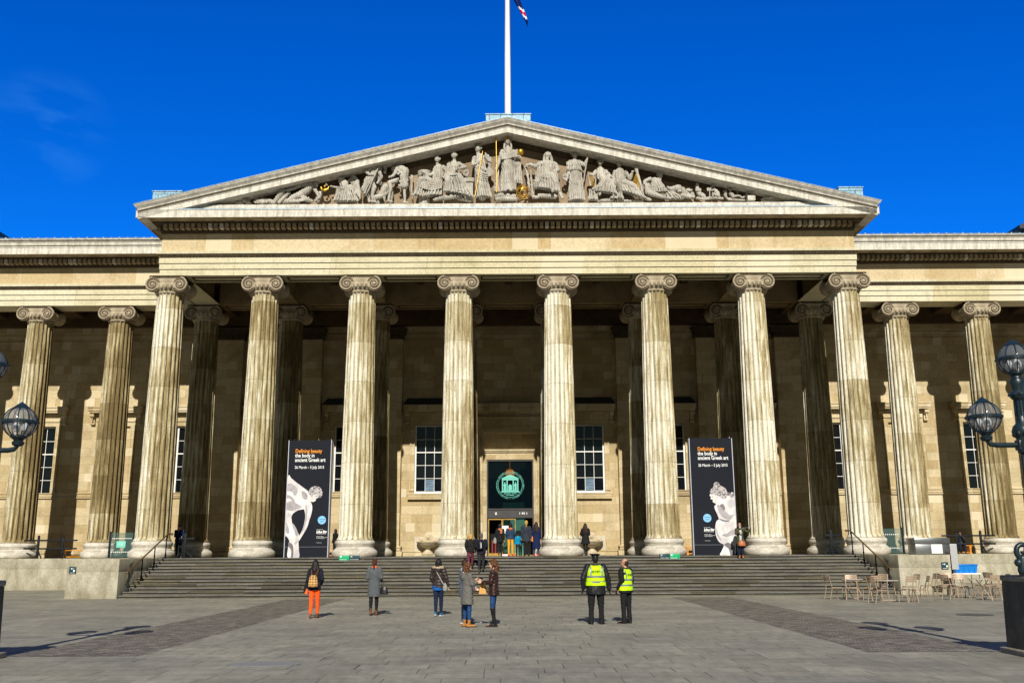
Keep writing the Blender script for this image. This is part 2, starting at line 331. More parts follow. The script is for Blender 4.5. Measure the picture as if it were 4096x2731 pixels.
# ================================================================ GROUND
ZP = 1.66                                   # height of the portico floor
def paving_mat():
    m = NT('york_stone_paving', .75, .3); ob = m.map()
    wob = m.noise(m.map((.35, .35, .35)), 1, 2); x, y, z = m.sep(ob)
    # rows about 0.62 m deep; slab length changes from row to row
    row = m.math('FLOOR', m.math('DIVIDE', m.math('ADD', y, 100.0), .62)); rv = m.n('ShaderNodeTexWhiteNoise', noise_dimensions='1D'); m.l(row, rv.inputs['W'])
    xs = m.math('ADD', m.math('MULTIPLY', x, m.math('ADD', m.math('MULTIPLY', rv.outputs['Value'], .35), .8)), m.math('MULTIPLY', rv.outputs['Value'], 5.0))
    xs = m.math('ADD', xs, m.math('MULTIPLY', m.noise(m.comb(x, row), 1.3, 1), .45))
    b = m.n('ShaderNodeTexBrick', offset=0.0); b.inputs['Scale'].default_value = 1; b.inputs['Brick Width'].default_value = .95; b.inputs['Row Height'].default_value = .62
    b.inputs['Mortar Size'].default_value = .009; b.inputs['Mortar Smooth'].default_value = .2
    b.inputs['Color1'].default_value = (.250, .240, .190, 1); b.inputs['Color2'].default_value = (.305, .294, .236, 1); b.inputs['Mortar'].default_value = (.10, .092, .075, 1)
    m.l(m.comb(xs, m.math('ADD', y, 100.0)), b.inputs['Vector'])
    n1 = m.noise(ob, .5, 5, .6, .3); n2 = m.noise(m.map((1, .35, 1)), 5, 5, .7); n3 = m.noise(ob, 30, 3, .7)
    c = m.mix(b.outputs['Color'], m.ramp(n1, [(.3, (.72, .72, .74)), (.7, (1.16, 1.13, 1.08))]), 1, 'MULTIPLY')
    c = m.mix(c, m.ramp(n2, [(.35, (.80,) * 3), (.65, (1.12,) * 3)]), 1, 'MULTIPLY'); c = m.mix(c, m.ramp(n3, [(.35, (.88,) * 3), (.65, (1.08,) * 3)]), 1, 'MULTIPLY')
    vo = m.n('ShaderNodeTexVoronoi'); vo.inputs['Scale'].default_value = 2.6; m.l(ob, vo.inputs['Vector'])            # trodden gum and drips
    c = m.mix(c, (.13, .125, .11), m.ramp(vo.outputs['Distance'], [(.035, (.55,) * 3), (.055, (0, 0, 0))]))
    n4 = m.noise(m.map((1, 1, 1), loc=(7, 3, 0)), .22, 4, .6); c = m.mix(c, (.15, .14, .12), m.ramp(n4, [(.56, (0, 0, 0)), (.70, (.22,) * 3)]))
    m.bump(m.math('ADD', m.math('MULTIPLY', n3, .3), m.math('ADD', m.math('MULTIPLY', n2, .6), m.math('MULTIPLY', b.outputs['Fac'], -1.4))), .5, .012)
    return m.col(c)
def sett_mat():
    m = NT('granite_setts', .7, .35); ob = m.map(); x, y, z = m.sep(ob)
    b = m.n('ShaderNodeTexBrick', offset=.5); b.inputs['Scale'].default_value = 1; b.inputs['Brick Width'].default_value = .24; b.inputs['Row Height'].default_value = .13
    b.inputs['Mortar Size'].default_value = .012; b.inputs['Mortar Smooth'].default_value = .6
    b.inputs['Color1'].default_value = (.11, .10, .082, 1); b.inputs['Color2'].default_value = (.27, .245, .20, 1); b.inputs['Mortar'].default_value = (.03, .025, .022, 1)
    m.l(m.comb(m.math('ADD', x, m.math('MULTIPLY', m.noise(ob, 1.1, 2), .2)), m.math('ADD', y, m.math('MULTIPLY', m.noise(m.map((1, 1, 1)), .9, 2), .3))), b.inputs['Vector'])
    n2 = m.noise(m.map((1, .7, 1)), 4, 6, .75); n3 = m.noise(ob, 22, 3, .8)
    c = m.mix(b.outputs['Color'], m.ramp(n2, [(.3, (.6,) * 3), (.7, (1.3, 1.26, 1.2))]), 1, 'MULTIPLY'); c = m.mix(c, (.42, .40, .36), m.ramp(n3, [(.66, (0, 0, 0)), (.72, (.6,) * 3)]))
    m.bump(m.math('ADD', m.math('MULTIPLY', n2, .8), m.math('MULTIPLY', b.outputs['Fac'], -1.5)), .8, .03); return m.col(c)
M['pave'] = paving_mat(); M['sett'] = sett_mat()
g = MB(); g.add([(-400, -300, 0), (400, -300, 0), (400, 400, 0), (-400, 400, 0)], [(0, 1, 2, 3)])
tag(obj('pavement', g, M['pave']), kind='structure')
for s in (-1, 1):
    g = MB(); x0, x1 = (-9.15, -6.75) if s < 0 else (6.75, 9.15)
    n = 60; vs = []
    for i in range(n + 1):
        y = -29.6 + 22.2 * i / n; dx = .05 * noise.noise(Vector((y * .7, s, 0)))
        vs += [(x0 + dx, y, .005), (x1 + .05 * noise.noise(Vector((y * .9, s, 3))), y, .005)]
    g.add(vs, [(2 * i, 2 * i + 1, 2 * i + 3, 2 * i + 2) for i in range(n)])
    tag(obj('cobbled_path', g, M['sett']), kind='structure')
M['cover'] = plain('cast_manhole_cover', (.085, .085, .085), .45, .5, .4, .3, 20, .4); M['cover2'] = plain('worn_cover_stone', (.20, .205, .20), .6, .4, 0, .2, 9, .2)
for (x, y, r1, r2, lab) in ((-4.05, -31.05, .62, .36, 'pale worn inspection cover flush in the paving, nearest the camera'), (13.6, -19.3, .5, .5, 'dark metal manhole cover in the paving in front of the cafe chairs')):
    g = MB(); k = 28
    g.lathe([(1.0, 0), (1.0, .008), (.93, .010), (.90, .006), (.86, .010), (0.01, .011)], k)
    o = obj('manhole_cover', g, M['cover2' if r1 > .6 else 'cover'], loc=(x, y, .003)); o.scale = (r1, r2, 1); tag(o, lab, 'manhole cover', 'covers let into the paving')

# ================================================================ PORTICO FLOOR, STEPS, FLANKING BLOCKS
def step_mat():
    m = NT('step_stone', .8, .3); ob = m.map(); x, y, z = m.sep(ob)
    b = m.n('ShaderNodeTexBrick', offset=.41); b.inputs['Scale'].default_value = 1; b.inputs['Brick Width'].default_value = 2.3; b.inputs['Row Height'].default_value = ZP / 12; b.inputs['Mortar Size'].default_value = .006
    b.inputs['Color1'].default_value = (.10, .094, .078, 1); b.inputs['Color2'].default_value = (.19, .17, .12, 1); b.inputs['Mortar'].default_value = (.05, .04, .03, 1); m.l(m.comb(x, z), b.inputs['Vector'])
    n1 = m.noise(m.map((.5, 1, 3)), 1.4, 5, .65); n2 = m.noise(m.map((2, 2, 9)), 4, 4, .7)
    c = m.mix(b.outputs['Color'], m.ramp(n1, [(.3, (.6, .62, .62)), (.72, (1.25, 1.2, 1.05))]), 1, 'MULTIPLY'); c = m.mix(c, m.ramp(n2, [(.3, (.7,) * 3), (.7, (1.15,) * 3)]), 1, 'MULTIPLY')
    m.bump(n2, .4, .015); return m.col(c)
M['step'] = step_mat(); M['nosing'] = soot_stone('step_nosing', (.20, .195, .175), (.085, .08, .07), .5, 2.2, (.5, 1, 3))
g = MB(); NS = 12; R_ = ZP / NS; TD = .40; YB = -6.0
for i in range(NS):
    y0 = YB + TD * i; z1 = R_ * (i + 1); yb = (YB + TD * (i + 1) + .06) if i < NS - 1 else -1.3
    g.box(-16.72, 16.72, y0 + .075, yb, R_ * i + (.0 if i == 0 else -.01), z1 - .055, 0)
    x = -16.72
    while x < 16.7:                                  # each tread is made of long slabs
        L = min(random.uniform(1.6, 3.0), 16.72 - x)
        if 16.72 - (x + L) < .8: L = 16.72 - x
        dz = random.uniform(-.004, .004)
        g.bbox(x + .002, x + L - .002, y0 + random.uniform(-.006, .006), yb, z1 - .055 + .0005, z1 + dz, .012, 1 if random.random() < .8 else 0); x += L
tag(obj('entrance_steps', g, [M['step'], M['nosing']], smooth=40), kind='structure')
def floor_mat():
    return ashlar('portico_floor', (.24, .22, .17), (.18, .16, .12), 1.4, .8, (.06, .05, .04), vertical=False)
M['floor'] = floor_mat()
g = MB(); g.box(-45, 45, 4.72, 24, ZP - .3, ZP - .003); g.box(-16.7, 16.7, -1.32, 4.74, ZP - .3, ZP - .002)
tag(obj('portico_floor', g, M['floor']), kind='structure')
def sidewall(name, label, x0, x1, y0, y1, z1, courses, seed):
    random.seed(seed); g = MB(); zs = [0] + courses + [z1]
    for a, b in zip(zs[:-1], zs[1:]):
        x = x0
        while x < x1 - .01:
            L = min(random.uniform(2.2, 3.6), x1 - x)
            if x1 - (x + L) < 1.2: L = x1 - x
            g.bbox(x + .002, x + L - .002, y0 + random.uniform(0, .004), y1, a + .0015, b - .0015, .008); x += L
    o = obj(name, g, M['block'], smooth=40); return tag(o, label, 'wall')
for s, lab in ((-1, 'stone block walling in the left end of the steps'), (1, 'rust stained stone block at the right end of the steps')):
    a, b = sorted((s * 16.76, s * 19.0)); sidewall('flank_wall', lab, a, b, -6.05, 4.58, ZP, [1.13], 11 + s)
for s, lab in ((-1, 'pale weathered terrace wall below the left colonnade'), (1, 'moss streaked terrace wall below the right colonnade')):
    a, b = sorted((s * 19.04, s * 44)); sidewall('terrace_wall', lab, a, b, 4.62, 5.1, ZP, [1.12], 21 + s)

# ================================================================ MUSEUM BUILDING
mus = empty('museum_building', 'columned stone museum front with sculpted pediment above broad steps', 'building')
# ---- columns
def shaft_me():
    g = MB(); F = 20; S = 10; zs = [0, .03, .08, .10, .14, .20, .30] + [.3 + 12.0 * i / 16 for i in range(1, 17)] + [12.40, 12.47, 12.52, 12.56, 12.62]
    H = 12.62; vs = []; n = F * S
    for z in zs:
        t = z / H; r = .825 - .145 * t ** 1.5
        r += .09 * max(0, 1 - z / .22) ** 2 + .05 * max(0, (z - (H - .14)) / .14) ** 2
        d = min(1, max(0, (z - .10) / .16)) * min(1, max(0, (H - .08 - z) / .14)); d = sqrt(max(0, 1 - (1 - d) ** 2))
        for k in range(n):
            q = (k % S) / (S - 1.5); dep = .115 * (r / .82) * sqrt(max(0, 1 - (2 * q - 1) ** 2)) if q < 1 else 0
            a = 2 * pi * (k // S + (k % S) * (1 / (S + .6)) + .10) / F
            rr = r - dep * d; vs.append((rr * cos(a), rr * sin(a), z))
    fs = [(i * n + k, i * n + (k + 1) % n, (i + 1) * n + (k + 1) % n, (i + 1) * n + k) for i in range(len(zs) - 1) for k in range(n)]
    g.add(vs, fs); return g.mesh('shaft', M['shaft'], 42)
def base_me():
    g = MB(); p = [(1.02, 0), (1.07, .04), (1.115, .12), (1.12, .20), (1.10, .29), (1.04, .35), (1.0, .365), (1.0, .40), (.95, .42), (.915, .47), (.915, .51), (.95, .54), (.955, .57), (.93, .575)]
    p += [(.965, .60), (.985, .66), (.985, .72), (.955, .78), (.90, .81), (.90, .85), (.85, .86)]
    g.lathe(p, 48); return g.mesh('base', M['base'], 50)
def capital_me():
    g = MB(); ZC = .42; XC = .70; YF = .74
    g.lathe([(.70, .0), (.73, .03), (.73, .07), (.70, .09), (.74, .14), (.86, .30), (.90, .40), (.86, .48), (.6, .5)], 40)
    for k in range(24):
        a = 2 * pi * k / 24; g.ell((.85 * cos(a), .85 * sin(a), .31), (.085, .085, .12), 8)
    g.bbox(-.88, .88, -.82, .82, .855, .905, .02, 1); g.bbox(-.84, .84, -.78, .78, .80, .858, .015, 1)
    for k in range(16):
        for s in (-1, 1):
            g.ell((-.82 + 1.64 * k / 15, s * .82, .85), (.035, .03, .035), 6, 1)
            g.ell((s * .88, -.78 + 1.56 * k / 15, .85), (.03, .035, .035), 6, 1)
    for sx in (-1, 1):                       # bolsters running front to back, waisted
        pr = [(.385, -YF + .02), (.39, -YF + .06), (.37, -.60), (.30, -.35), (.265, -.12), (.29, -.06), (.29, .06), (.265, .12), (.30, .35), (.37, .60), (.39, YF - .06), (.385, YF - .02)]
        g.lathe([(r, z) for r, z in pr], 28, T=Matrix.Translation((sx * XC, 0, ZC)) @ Matrix.Rotation(pi / 2, 4, 'X'))
        for sy in (-1, 1):                   # spiral fillets and eye on each face
            T = Matrix.Translation((sx * XC, sy * (YF - .02), ZC))
            pts = []; rad = []
            for i in range(90):
                t = i / 89; a = pi / 2 - sx * (t * 2.25 * 2 * pi); R = .40 * math.exp(-1.55 * t) ; pts.append((R * cos(a), sy * (.055 + .03 * t), R * sin(a))); rad.append(.044 * (1 - .5 * t))
            g.tube(pts, rad, 6, T=T)
            g.ell((0, sy * .075, 0), (.085, .05, .085), 12, T=T); g.lathe([(.38, -.012), (.38, .012)], 28, 2, T=T @ Matrix.Translation((0, sy * .022, 0)) @ Matrix.Rotation(pi / 2, 4, 'X'))
    for sy in (-1, 1):                       # channel joining the two volutes
        n = 14; up = []; lo = []
        for i in range(n + 1):
            x = -XC + 2 * XC * i / n; up.append((x, ZC + .385)); lo.append((x, ZC + .11 - .05 * sin(pi * i / n) + .06 * abs(x / XC) ** 3))
        y0, y1 = (-YF + .01, -.5) if sy < 0 else (.5, YF - .01)
        g.prism(lo + up[::-1], y0, y1)
        g.tube([(x, sy * (YF + .0), z) for x, z in up], .036, 6); g.tube([(x, sy * (YF + .0), z) for x, z in lo], .03, 6)
        for sx in (-1, 1):                   # palmette sprigs in the corners
            for k in range(3): g.cap((sx * (.30 + .03 * k), sy * (YF - .03), ZC + .02), .02, (sx * (.16 + .05 * k), sy * (YF + .01), ZC - .02 - .07 * (2 - k)), .035, 6)
        for k in range(5): g.ell((-.24 + .12 * k, sy * (YF + .005), ZC - .06), (.052, .05, .10), 8)
    return g.mesh('capital', [M['capi'], M['bed'], M['groove']], 45)
SM, BM_, CM = shaft_me(), base_me(), capital_me()
FRONT = [-17.66, -12.70, -7.63, -2.575, 2.585, 7.65, 12.70, 17.65]
col0 = part_empty('column', mus, (FRONT[0], 0, ZP))
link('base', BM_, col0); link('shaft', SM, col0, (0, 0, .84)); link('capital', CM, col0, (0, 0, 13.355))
spots = [(x, 0) for x in FRONT[1:]] + [(x, 5.95) for x in FRONT] + [(s * x, 5.95) for x in (22.64, 27.36, 32.3, 37.2) for s in (-1, 1)]
WHITE = {(-17.66, 0): .62, (-12.70, 0): .50, (-7.63, 0): .66, (-2.575, 0): .78, (2.585, 0): .80, (7.65, 0): .70, (12.70, 0): .80, (17.65, 0): .74, (-22.64, 5.95): .22, (-27.36, 5.95): .26, (22.64, 5.95): .58, (27.36, 5.95): .42}
def whiten(c, v):
    for ch in c.children:
        if ch.name.startswith('shaft'): ch.color = (v, v, v, 1)
whiten(col0, .62)
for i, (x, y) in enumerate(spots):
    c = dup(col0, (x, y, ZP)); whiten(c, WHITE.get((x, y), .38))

# ---- entablature (swept moulding)
ent = []; em = []
def seg(o, z, m): ent.append((o, z)); em.append(m)     # material belongs to the face that ENDS at this point
A0 = 15.93
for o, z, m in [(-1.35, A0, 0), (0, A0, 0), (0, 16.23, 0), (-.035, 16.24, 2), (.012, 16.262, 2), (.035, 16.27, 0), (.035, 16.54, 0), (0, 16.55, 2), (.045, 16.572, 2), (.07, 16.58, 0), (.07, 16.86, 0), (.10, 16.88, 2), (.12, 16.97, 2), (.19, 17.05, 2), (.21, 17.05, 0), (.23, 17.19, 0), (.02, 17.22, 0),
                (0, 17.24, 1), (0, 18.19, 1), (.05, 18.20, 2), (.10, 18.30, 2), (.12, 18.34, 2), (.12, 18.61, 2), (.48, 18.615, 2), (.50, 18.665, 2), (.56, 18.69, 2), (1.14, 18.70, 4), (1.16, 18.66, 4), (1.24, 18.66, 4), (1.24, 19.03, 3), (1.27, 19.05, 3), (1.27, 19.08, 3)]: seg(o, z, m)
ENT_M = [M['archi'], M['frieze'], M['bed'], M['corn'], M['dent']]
PX, PY, WY = 18.07, -.72, 5.23
def ent_run(path, extra):
    g = MB(); pr = ent + extra; mm = em[1:] + [3] * len(extra); g.sweep(pr, path, mm)
    return g
g = ent_run([(-PX, WY + .01), (-PX, PY), (PX, PY), (PX, WY + .01)], [(.6, 19.08)])
# bead-and-egg rows and dentils
def row(g, p0, p1, nrm, out, z, r, step, m=2, box=None):
    p0 = Vector(p0); p1 = Vector(p1); L = (p1 - p0).length; n = int(L / step); d = (p1 - p0) / L; nr = Vector(nrm)
    for i in range(n):
        c = p0 + d * (step * (i + .5) + (L - n * step) / 2)
        if box:
            w_, o0, o1, z0, z1 = box; a = c + nr * o0; b = c + nr * o1
            xs = [a.x - d.x * w_ / 2, b.x + d.x * w_ / 2]; ys = [a.y - d.y * w_ / 2, b.y + d.y * w_ / 2]
            g.box(min(xs), max(xs), min(ys), max(ys), z0, z1, 3 if random.random() < .09 else m)
        else:
            q = c + nr * out; g.ell((q.x, q.y, z), (r[0] if d.x else r[1], r[1] if d.x else r[0], r[2]), 6, m)
for a, b, nr in (((-PX, PY), (PX, PY), (0, -1)), ((-PX, WY), (-PX, PY), (-1, 0)), ((PX, PY), (PX, WY), (1, 0))):
    row(g, a, b, nr, .14, 16.97, (.05, .05, .06), .165); row(g, a, b, nr, .10, 18.27, (.045, .045, .05), .15); row(g, a, b, nr, .53, 18.66, (.045, .04, .04), .16)
    row(g, a, b, nr, 0, 0, None, .292, 4, box=(.185, .125, .44, 18.345, 18.612))
SIDE = .78                                               # the side overhang is a little less than the front one
g.v = [((math.copysign(PX + (abs(x) - PX) * SIDE, x) if abs(x) > PX else x), y, z) for x, y, z in g.v]
obj('entablature', g, ENT_M, mus)
cy = [(1.27, 19.10), (1.25, 19.13), (1.34, 19.15), (1.36, 19.20), (1.30, 19.22), (1.33, 19.30), (1.44, 19.42), (1.50, 19.44), (1.50, 19.50), (.5, 19.62)]
for s in (-1, 1):
    path = [(-46, WY), (-PX - .01, WY)] if s < 0 else [(PX + .01, WY), (46, WY)]
    g = ent_run(path, cy)
    row(g, path[0], path[1], (0, -1), .14, 16.97, (.05, .05, .06), .165); row(g, path[0], path[1], (0, -1), .10, 18.27, (.045, .045, .05), .15); row(g, path[0], path[1], (0, -1), .53, 18.66, (.045, .04, .04), .16)
    row(g, path[0], path[1], (0, -1), 0, 0, None, .285, 4, box=(.18, .125, .44, 18.345, 18.612))
    for i in range(60):                                  # lead laps along the top edge
        x = path[0][0] + (path[1][0] - path[0][0]) * i / 60; g.box(x, x + .06, WY - 1.51, WY - .5, 19.45, 19.56 + .02 * (i % 2), 3)
    g.box(min(path[0][0], path[1][0]), max(path[0][0], path[1][0]), WY - 1.52, WY - .3, 19.50, 19.535, 5)
    obj('wing_entablature', g, ENT_M + [M['lead']], mus)

# ---- ceilings: beams over every column, coffers between
g = MB(); BZ = A0 + .01
xs_all = FRONT + [s * x for x in (22.64, 27.36, 32.3, 37.2) for s in (-1, 1)]
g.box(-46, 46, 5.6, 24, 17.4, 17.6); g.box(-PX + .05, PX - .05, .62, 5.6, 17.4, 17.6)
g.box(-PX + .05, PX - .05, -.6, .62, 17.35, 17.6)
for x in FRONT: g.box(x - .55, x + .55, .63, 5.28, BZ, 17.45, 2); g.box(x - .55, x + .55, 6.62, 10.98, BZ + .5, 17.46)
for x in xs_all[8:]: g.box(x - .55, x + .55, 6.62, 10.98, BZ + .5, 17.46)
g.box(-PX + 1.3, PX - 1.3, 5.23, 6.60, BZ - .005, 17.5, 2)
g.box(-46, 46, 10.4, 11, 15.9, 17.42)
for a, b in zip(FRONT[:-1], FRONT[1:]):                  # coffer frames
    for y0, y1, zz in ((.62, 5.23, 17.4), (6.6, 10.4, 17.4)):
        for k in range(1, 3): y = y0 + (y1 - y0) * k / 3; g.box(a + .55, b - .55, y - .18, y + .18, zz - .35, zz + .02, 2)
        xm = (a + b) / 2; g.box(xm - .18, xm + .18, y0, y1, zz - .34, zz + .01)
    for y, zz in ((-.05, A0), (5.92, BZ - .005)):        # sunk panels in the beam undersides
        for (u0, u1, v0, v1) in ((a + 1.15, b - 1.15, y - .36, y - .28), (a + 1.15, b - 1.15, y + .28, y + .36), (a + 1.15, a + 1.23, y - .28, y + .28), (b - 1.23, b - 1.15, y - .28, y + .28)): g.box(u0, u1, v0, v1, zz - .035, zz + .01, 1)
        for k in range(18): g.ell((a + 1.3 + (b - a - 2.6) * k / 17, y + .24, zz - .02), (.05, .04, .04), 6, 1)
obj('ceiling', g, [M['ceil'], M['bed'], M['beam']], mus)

# ---- rear wall with openings
WX = [4.95, 9.98, 14.95, 19.8, 24.55, 29.2, 34.0]
ops = [(s * x - .93, s * x + .93, 5.42, 9.66, abs(x - 24.55) < .1) for x in WX for s in (-1, 1)]
door = (-1.75, 1.75, ZP, 9.12)
g = MB(); WYB = 11.0
xs = sorted({-46, 46, door[0], door[1]} | {o[0] for o in ops} | {o[1] for o in ops}); zs = [ZP, 5.42, 9.12, 9.66, 17.5]
for a, b in zip(xs[:-1], xs[1:]):
    for c, d in zip(zs[:-1], zs[1:]):
        mx, mz = (a + b) / 2, (c + d) / 2
        if any(o[0] < mx < o[1] and o[2] < mz < o[3] for o in ops) or (door[0] < mx < door[1] and mz < door[3]): continue
        g.add([(a, WYB, c), (b, WYB, c), (b, WYB, d), (a, WYB, d)], [(0, 1, 2, 3)])
for x0, x1, z0, z1 in [(o[0], o[1], o[2], o[3]) for o in ops] + [door]:
    dp = .38 if x1 - x0 < 3 else 1.0
    g.add([(x0, WYB, z0), (x0, WYB + dp, z0), (x0, WYB + dp, z1), (x0, WYB, z1), (x1, WYB, z0), (x1, WYB + dp, z0), (x1, WYB + dp, z1), (x1, WYB, z1)], [(0, 1, 2, 3), (4, 7, 6, 5), (3, 2, 6, 7), (0, 4, 5, 1)])
g.add([(-46, 24, ZP), (46, 24, ZP), (46, 24, 17.5), (-46, 24, 17.5)], [(0, 3, 2, 1)])
# string course and plinth mouldings, broken around the centre bay
for s in (-1, 1):
    a, b = sorted((s * 6.7, s * 46))
    for z0, z1, o in ((5.22, 5.30, .10), (5.34, 5.38, .08), (5.50, 5.56, .10)): g.box(a, b, WYB - o, WYB, z0, z1)
    g.box(a, b, WYB - .05, WYB + .001, 5.31, 5.50)
    a, b = sorted((s * 1.95, s * 46))
    for z0, z1, o in ((ZP, 1.90, .16), (1.905, 1.99, .20), (2.0, 2.12, .12), (2.125, 2.2, .07)): g.box(a, b, WYB - o, WYB, z0, z1)
    for z0, z1, o in ((15.0, 15.08, .06), (15.35, 15.45, .10), (15.5, 15.9, .22)): g.box(*sorted((s * .0, s * 46)), WYB - o, WYB, z0, z1)
obj('rear_wall', g, M['wall'], mus)

def window(x, blind):
    w_ = part_empty('window', mus, (x, WYB, 0)); big = abs(x) < 6
    g = MB()
    for s in (-1, 1):
        a, b = sorted((s * .93, s * 1.22)); g.box(a, b, -.06, .02, 5.57, 9.66); g.box(*sorted((s * 1.13, s * 1.23)), -.10, -.055, 5.57, 9.75)
        g.box(*sorted((s * .93, s * 1.0)), -.085, -.055, 5.57, 9.66)
    g.box(-1.22, 1.22, -.061, .02, 9.66, 9.94); g.box(-1.24, 1.24, -.12, .02, 9.94, 10.02)
    g.box(-1.26, 1.26, -.07, .02, 10.02, 10.26); g.box(-1.3, 1.3, -.16, .02, 10.26, 10.33); g.box(-1.36, 1.36, -.22, .02, 10.335, 10.42)
    link('surround', g.mesh('surround', M['wall']), w_)
    g = MB(); g.box(-1.56, 1.56, -.50, .02, 10.46, 10.56); g.box(-1.62, 1.62, -.56, .02, 10.565, 10.76); g.box(-1.66, 1.66, -.61, .02, 10.765, 10.84)
    for k in range(20): g.box(-1.25 + 2.5 * k / 19 - .03, -1.25 + 2.5 * k / 19 + .03, -.27, -.1, 10.37, 10.455)
    if abs(x) < 16:
        g.add([(-1.66, -.61, 10.845), (1.66, -.61, 10.845), (1.4, 0, 11.35), (-1.4, 0, 11.35)], [(0, 1, 2, 3)], 1); g.add([(-1.66, -.61, 10.845), (-1.4, 0, 11.35), (-1.66, 0, 10.845)], [(0, 1, 2)], 1); g.add([(1.66, -.61, 10.845), (1.66, 0, 10.845), (1.4, 0, 11.35)], [(0, 1, 2)], 1)
    link('hood', g.mesh('hood', [M['wall'], M['slate']]), w_)
    for s in (-1, 1):                                     # scrolled consoles
        g = MB(); cx = s * 1.42
        g.prism([(-.0, 9.70), (-.10, 9.72), (-.16, 9.85), (-.13, 10.0), (-.2, 10.2), (-.36, 10.36), (-.46, 10.455), (0, 10.455)][::-1], cx - .11, cx + .11, T=Matrix(((0, 1, 0, 0), (1, 0, 0, 0), (0, 0, 1, 0), (0, 0, 0, 1))))
        g.tube([(cx - .13, -.12, 9.80), (cx + .13, -.12, 9.80)], .085, 10); g.tube([(cx - .13, -.30, 10.30), (cx + .13, -.30, 10.30)], .12, 10)
        g.box(cx - .03, cx + .03, -.30, -.05, 9.9, 10.25)
        link('console', g.mesh('console', M['wall'], 40), w_)
    if big:
        g = MB(); g.box(-1.32, 1.32, -.22, .02, 5.05, 5.41); g.box(-1.36, 1.36, -.25, .02, 5.34, 5.412); link('sill', g.mesh('sill', M['wall']), w_)
    if blind:
        g = MB(); g.box(-.93, .93, .12, .3, 5.42, 9.66); link('blind_panel', g.mesh('blind_panel', M['wall']), w_)
    else:
        g = MB(); g.box(-.90, .90, .24, .245, 5.5, 9.62); link('glass', g.mesh('glass', M['pane']), w_)
        g = MB(); g.box(-.93, .93, .12, .30, 5.42, 5.55); g.box(-.95, .95, .02, .14, 5.38, 5.44)
        for s in (-1, 1): g.box(*sorted((s * .84, s * .93)), .14, .28, 5.55, 9.62)
        g.box(-.84, .84, .14, .28, 9.56, 9.62)
        for k in (1, 2): g.box(-.84 + .56 * k - .014, -.84 + .56 * k + .014, .20, .238, 5.55, 9.56)
        for k in range(1, 5): t = .032 if k == 3 else .014; g.box(-.84, .84, .198 if k == 3 else .202, .239, 5.55 + 4.01 * k / 5 - t, 5.55 + 4.01 * k / 5 + t)
        link('sash', g.mesh('sash', M['white']), w_)
        if big:
            g = MB()
            for k in range(7): g.box(-.26, .26, .19, .2, 5.62 + .095 * k, 5.69 + .095 * k)
            g.box(-.27, -.25, .185, .205, 5.6, 6.3); g.box(.25, .27, .185, .205, 5.6, 6.3); link('louvre', g.mesh('louvre', M['lead']), w_)
for x in WX:
    for s in (-1, 1): window(s * x, abs(x - 24.55) < .1)

# ---- antae (flat piers) against the wall behind the columns
pil = part_empty('pilaster', mus, (-17.66, 10.4, ZP))
g = MB(); g.box(-.95, .95, 0, .62, .6, 13.35); g.box(-.90, .90, -.02, .0, .7, 13.3); link('pier', g.mesh('pier', M['wall']), pil)
g = MB()
for z0, z1, o in ((0, .30, .20), (.31, .36, .14), (.37, .47, .10), (.48, .60, .13)): g.bbox(-.95 - o, .95 + o, -o, .62, z0, z1, .03)
link('base', g.mesh('base', M['wall'], 40), pil)
g = MB()
for z0, z1, o in ((13.35, 13.42, .06), (13.43, 13.66, .03), (13.67, 13.76, .12), (13.77, 13.9, .17), (13.91, 14.05, .25)): g.box(-.95 - o, .95 + o, -o, .62, z0, z1)
for k in range(14):
    g.ell((-.98 + 1.96 * k / 13, -.06, 13.55), (.05, .05, .08), 6); g.ell((-.98 + 1.96 * k / 13, -.16, 13.80), (.05, .05, .05), 6)
link('capital', g.mesh('capital', M['bed']), pil)
for x in (-12.7, -7.63, 7.65, 12.7, 17.65): dup(pil, (x, 10.4, ZP))

# ---- doorway
dw = part_empty('doorway', mus, (.03, WYB, 0))
g = MB()
for s in (-1, 1):
    g.box(*sorted((s * 1.68, s * 1.95)), -.12, .02, ZP, 9.45); g.box(*sorted((s * 1.86, s * 1.97)), -.17, -.11, ZP, 9.5); g.box(*sorted((s * 1.68, s * 1.74)), -.15, -.11, ZP, 9.2); g.box(*sorted((s * 1.45, s * 1.72)), .30, .9, ZP, 8.0)
    g.box(*sorted((s * 1.50, s * 1.56)), .26, .31, ZP, 7.65)
g.box(-1.97, 1.97, -.121, .02, 9.13, 9.45); g.box(-1.99, 1.99, -.171, -.10, 9.4, 9.5)
g.box(-1.72, 1.72, .28, .9, 7.50, 7.95); g.box(-1.72, 1.72, .18, .9, 7.95, 8.03); g.box(-1.72, 1.72, .12, .9, 8.035, 8.12); g.box(-1.72, 1.72, .5, .9, 8.12, 9.12)
g.box(-2.1, 2.1, -.14, .02, 9.5, 9.95); g.box(-2.2, 2.2, -.24, .02, 9.955, 10.12); g.box(-2.3, 2.3, -.36, .02, 10.3, 10.42); g.box(-2.45, 2.45, -.62, .02, 10.425, 10.75); g.box(-2.5, 2.5, -.68, .02, 10.755, 10.9)
for k in range(34):
    x = -2.15 + 4.3 * k / 33; g.box(x - .04, x + .04, -.32, -.1, 10.16, 10.28); g.ell((x, -.62, 10.58), (.05, .04, .10), 6); g.ell((x, -.14, 9.52), (.04, .05, .04), 6)
link('surround', g.mesh('surround', M['wall']), dw)
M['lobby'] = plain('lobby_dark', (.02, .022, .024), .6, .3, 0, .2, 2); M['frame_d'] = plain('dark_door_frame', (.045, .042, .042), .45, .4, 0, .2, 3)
mg = NT('lobby_green_wall', .6); mg.b.inputs['Emission Color'].default_value = (.03, .16, .12, 1); mg.b.inputs['Emission Strength'].default_value = .12; M['lobbygreen'] = mg.col((.05, .2, .15))
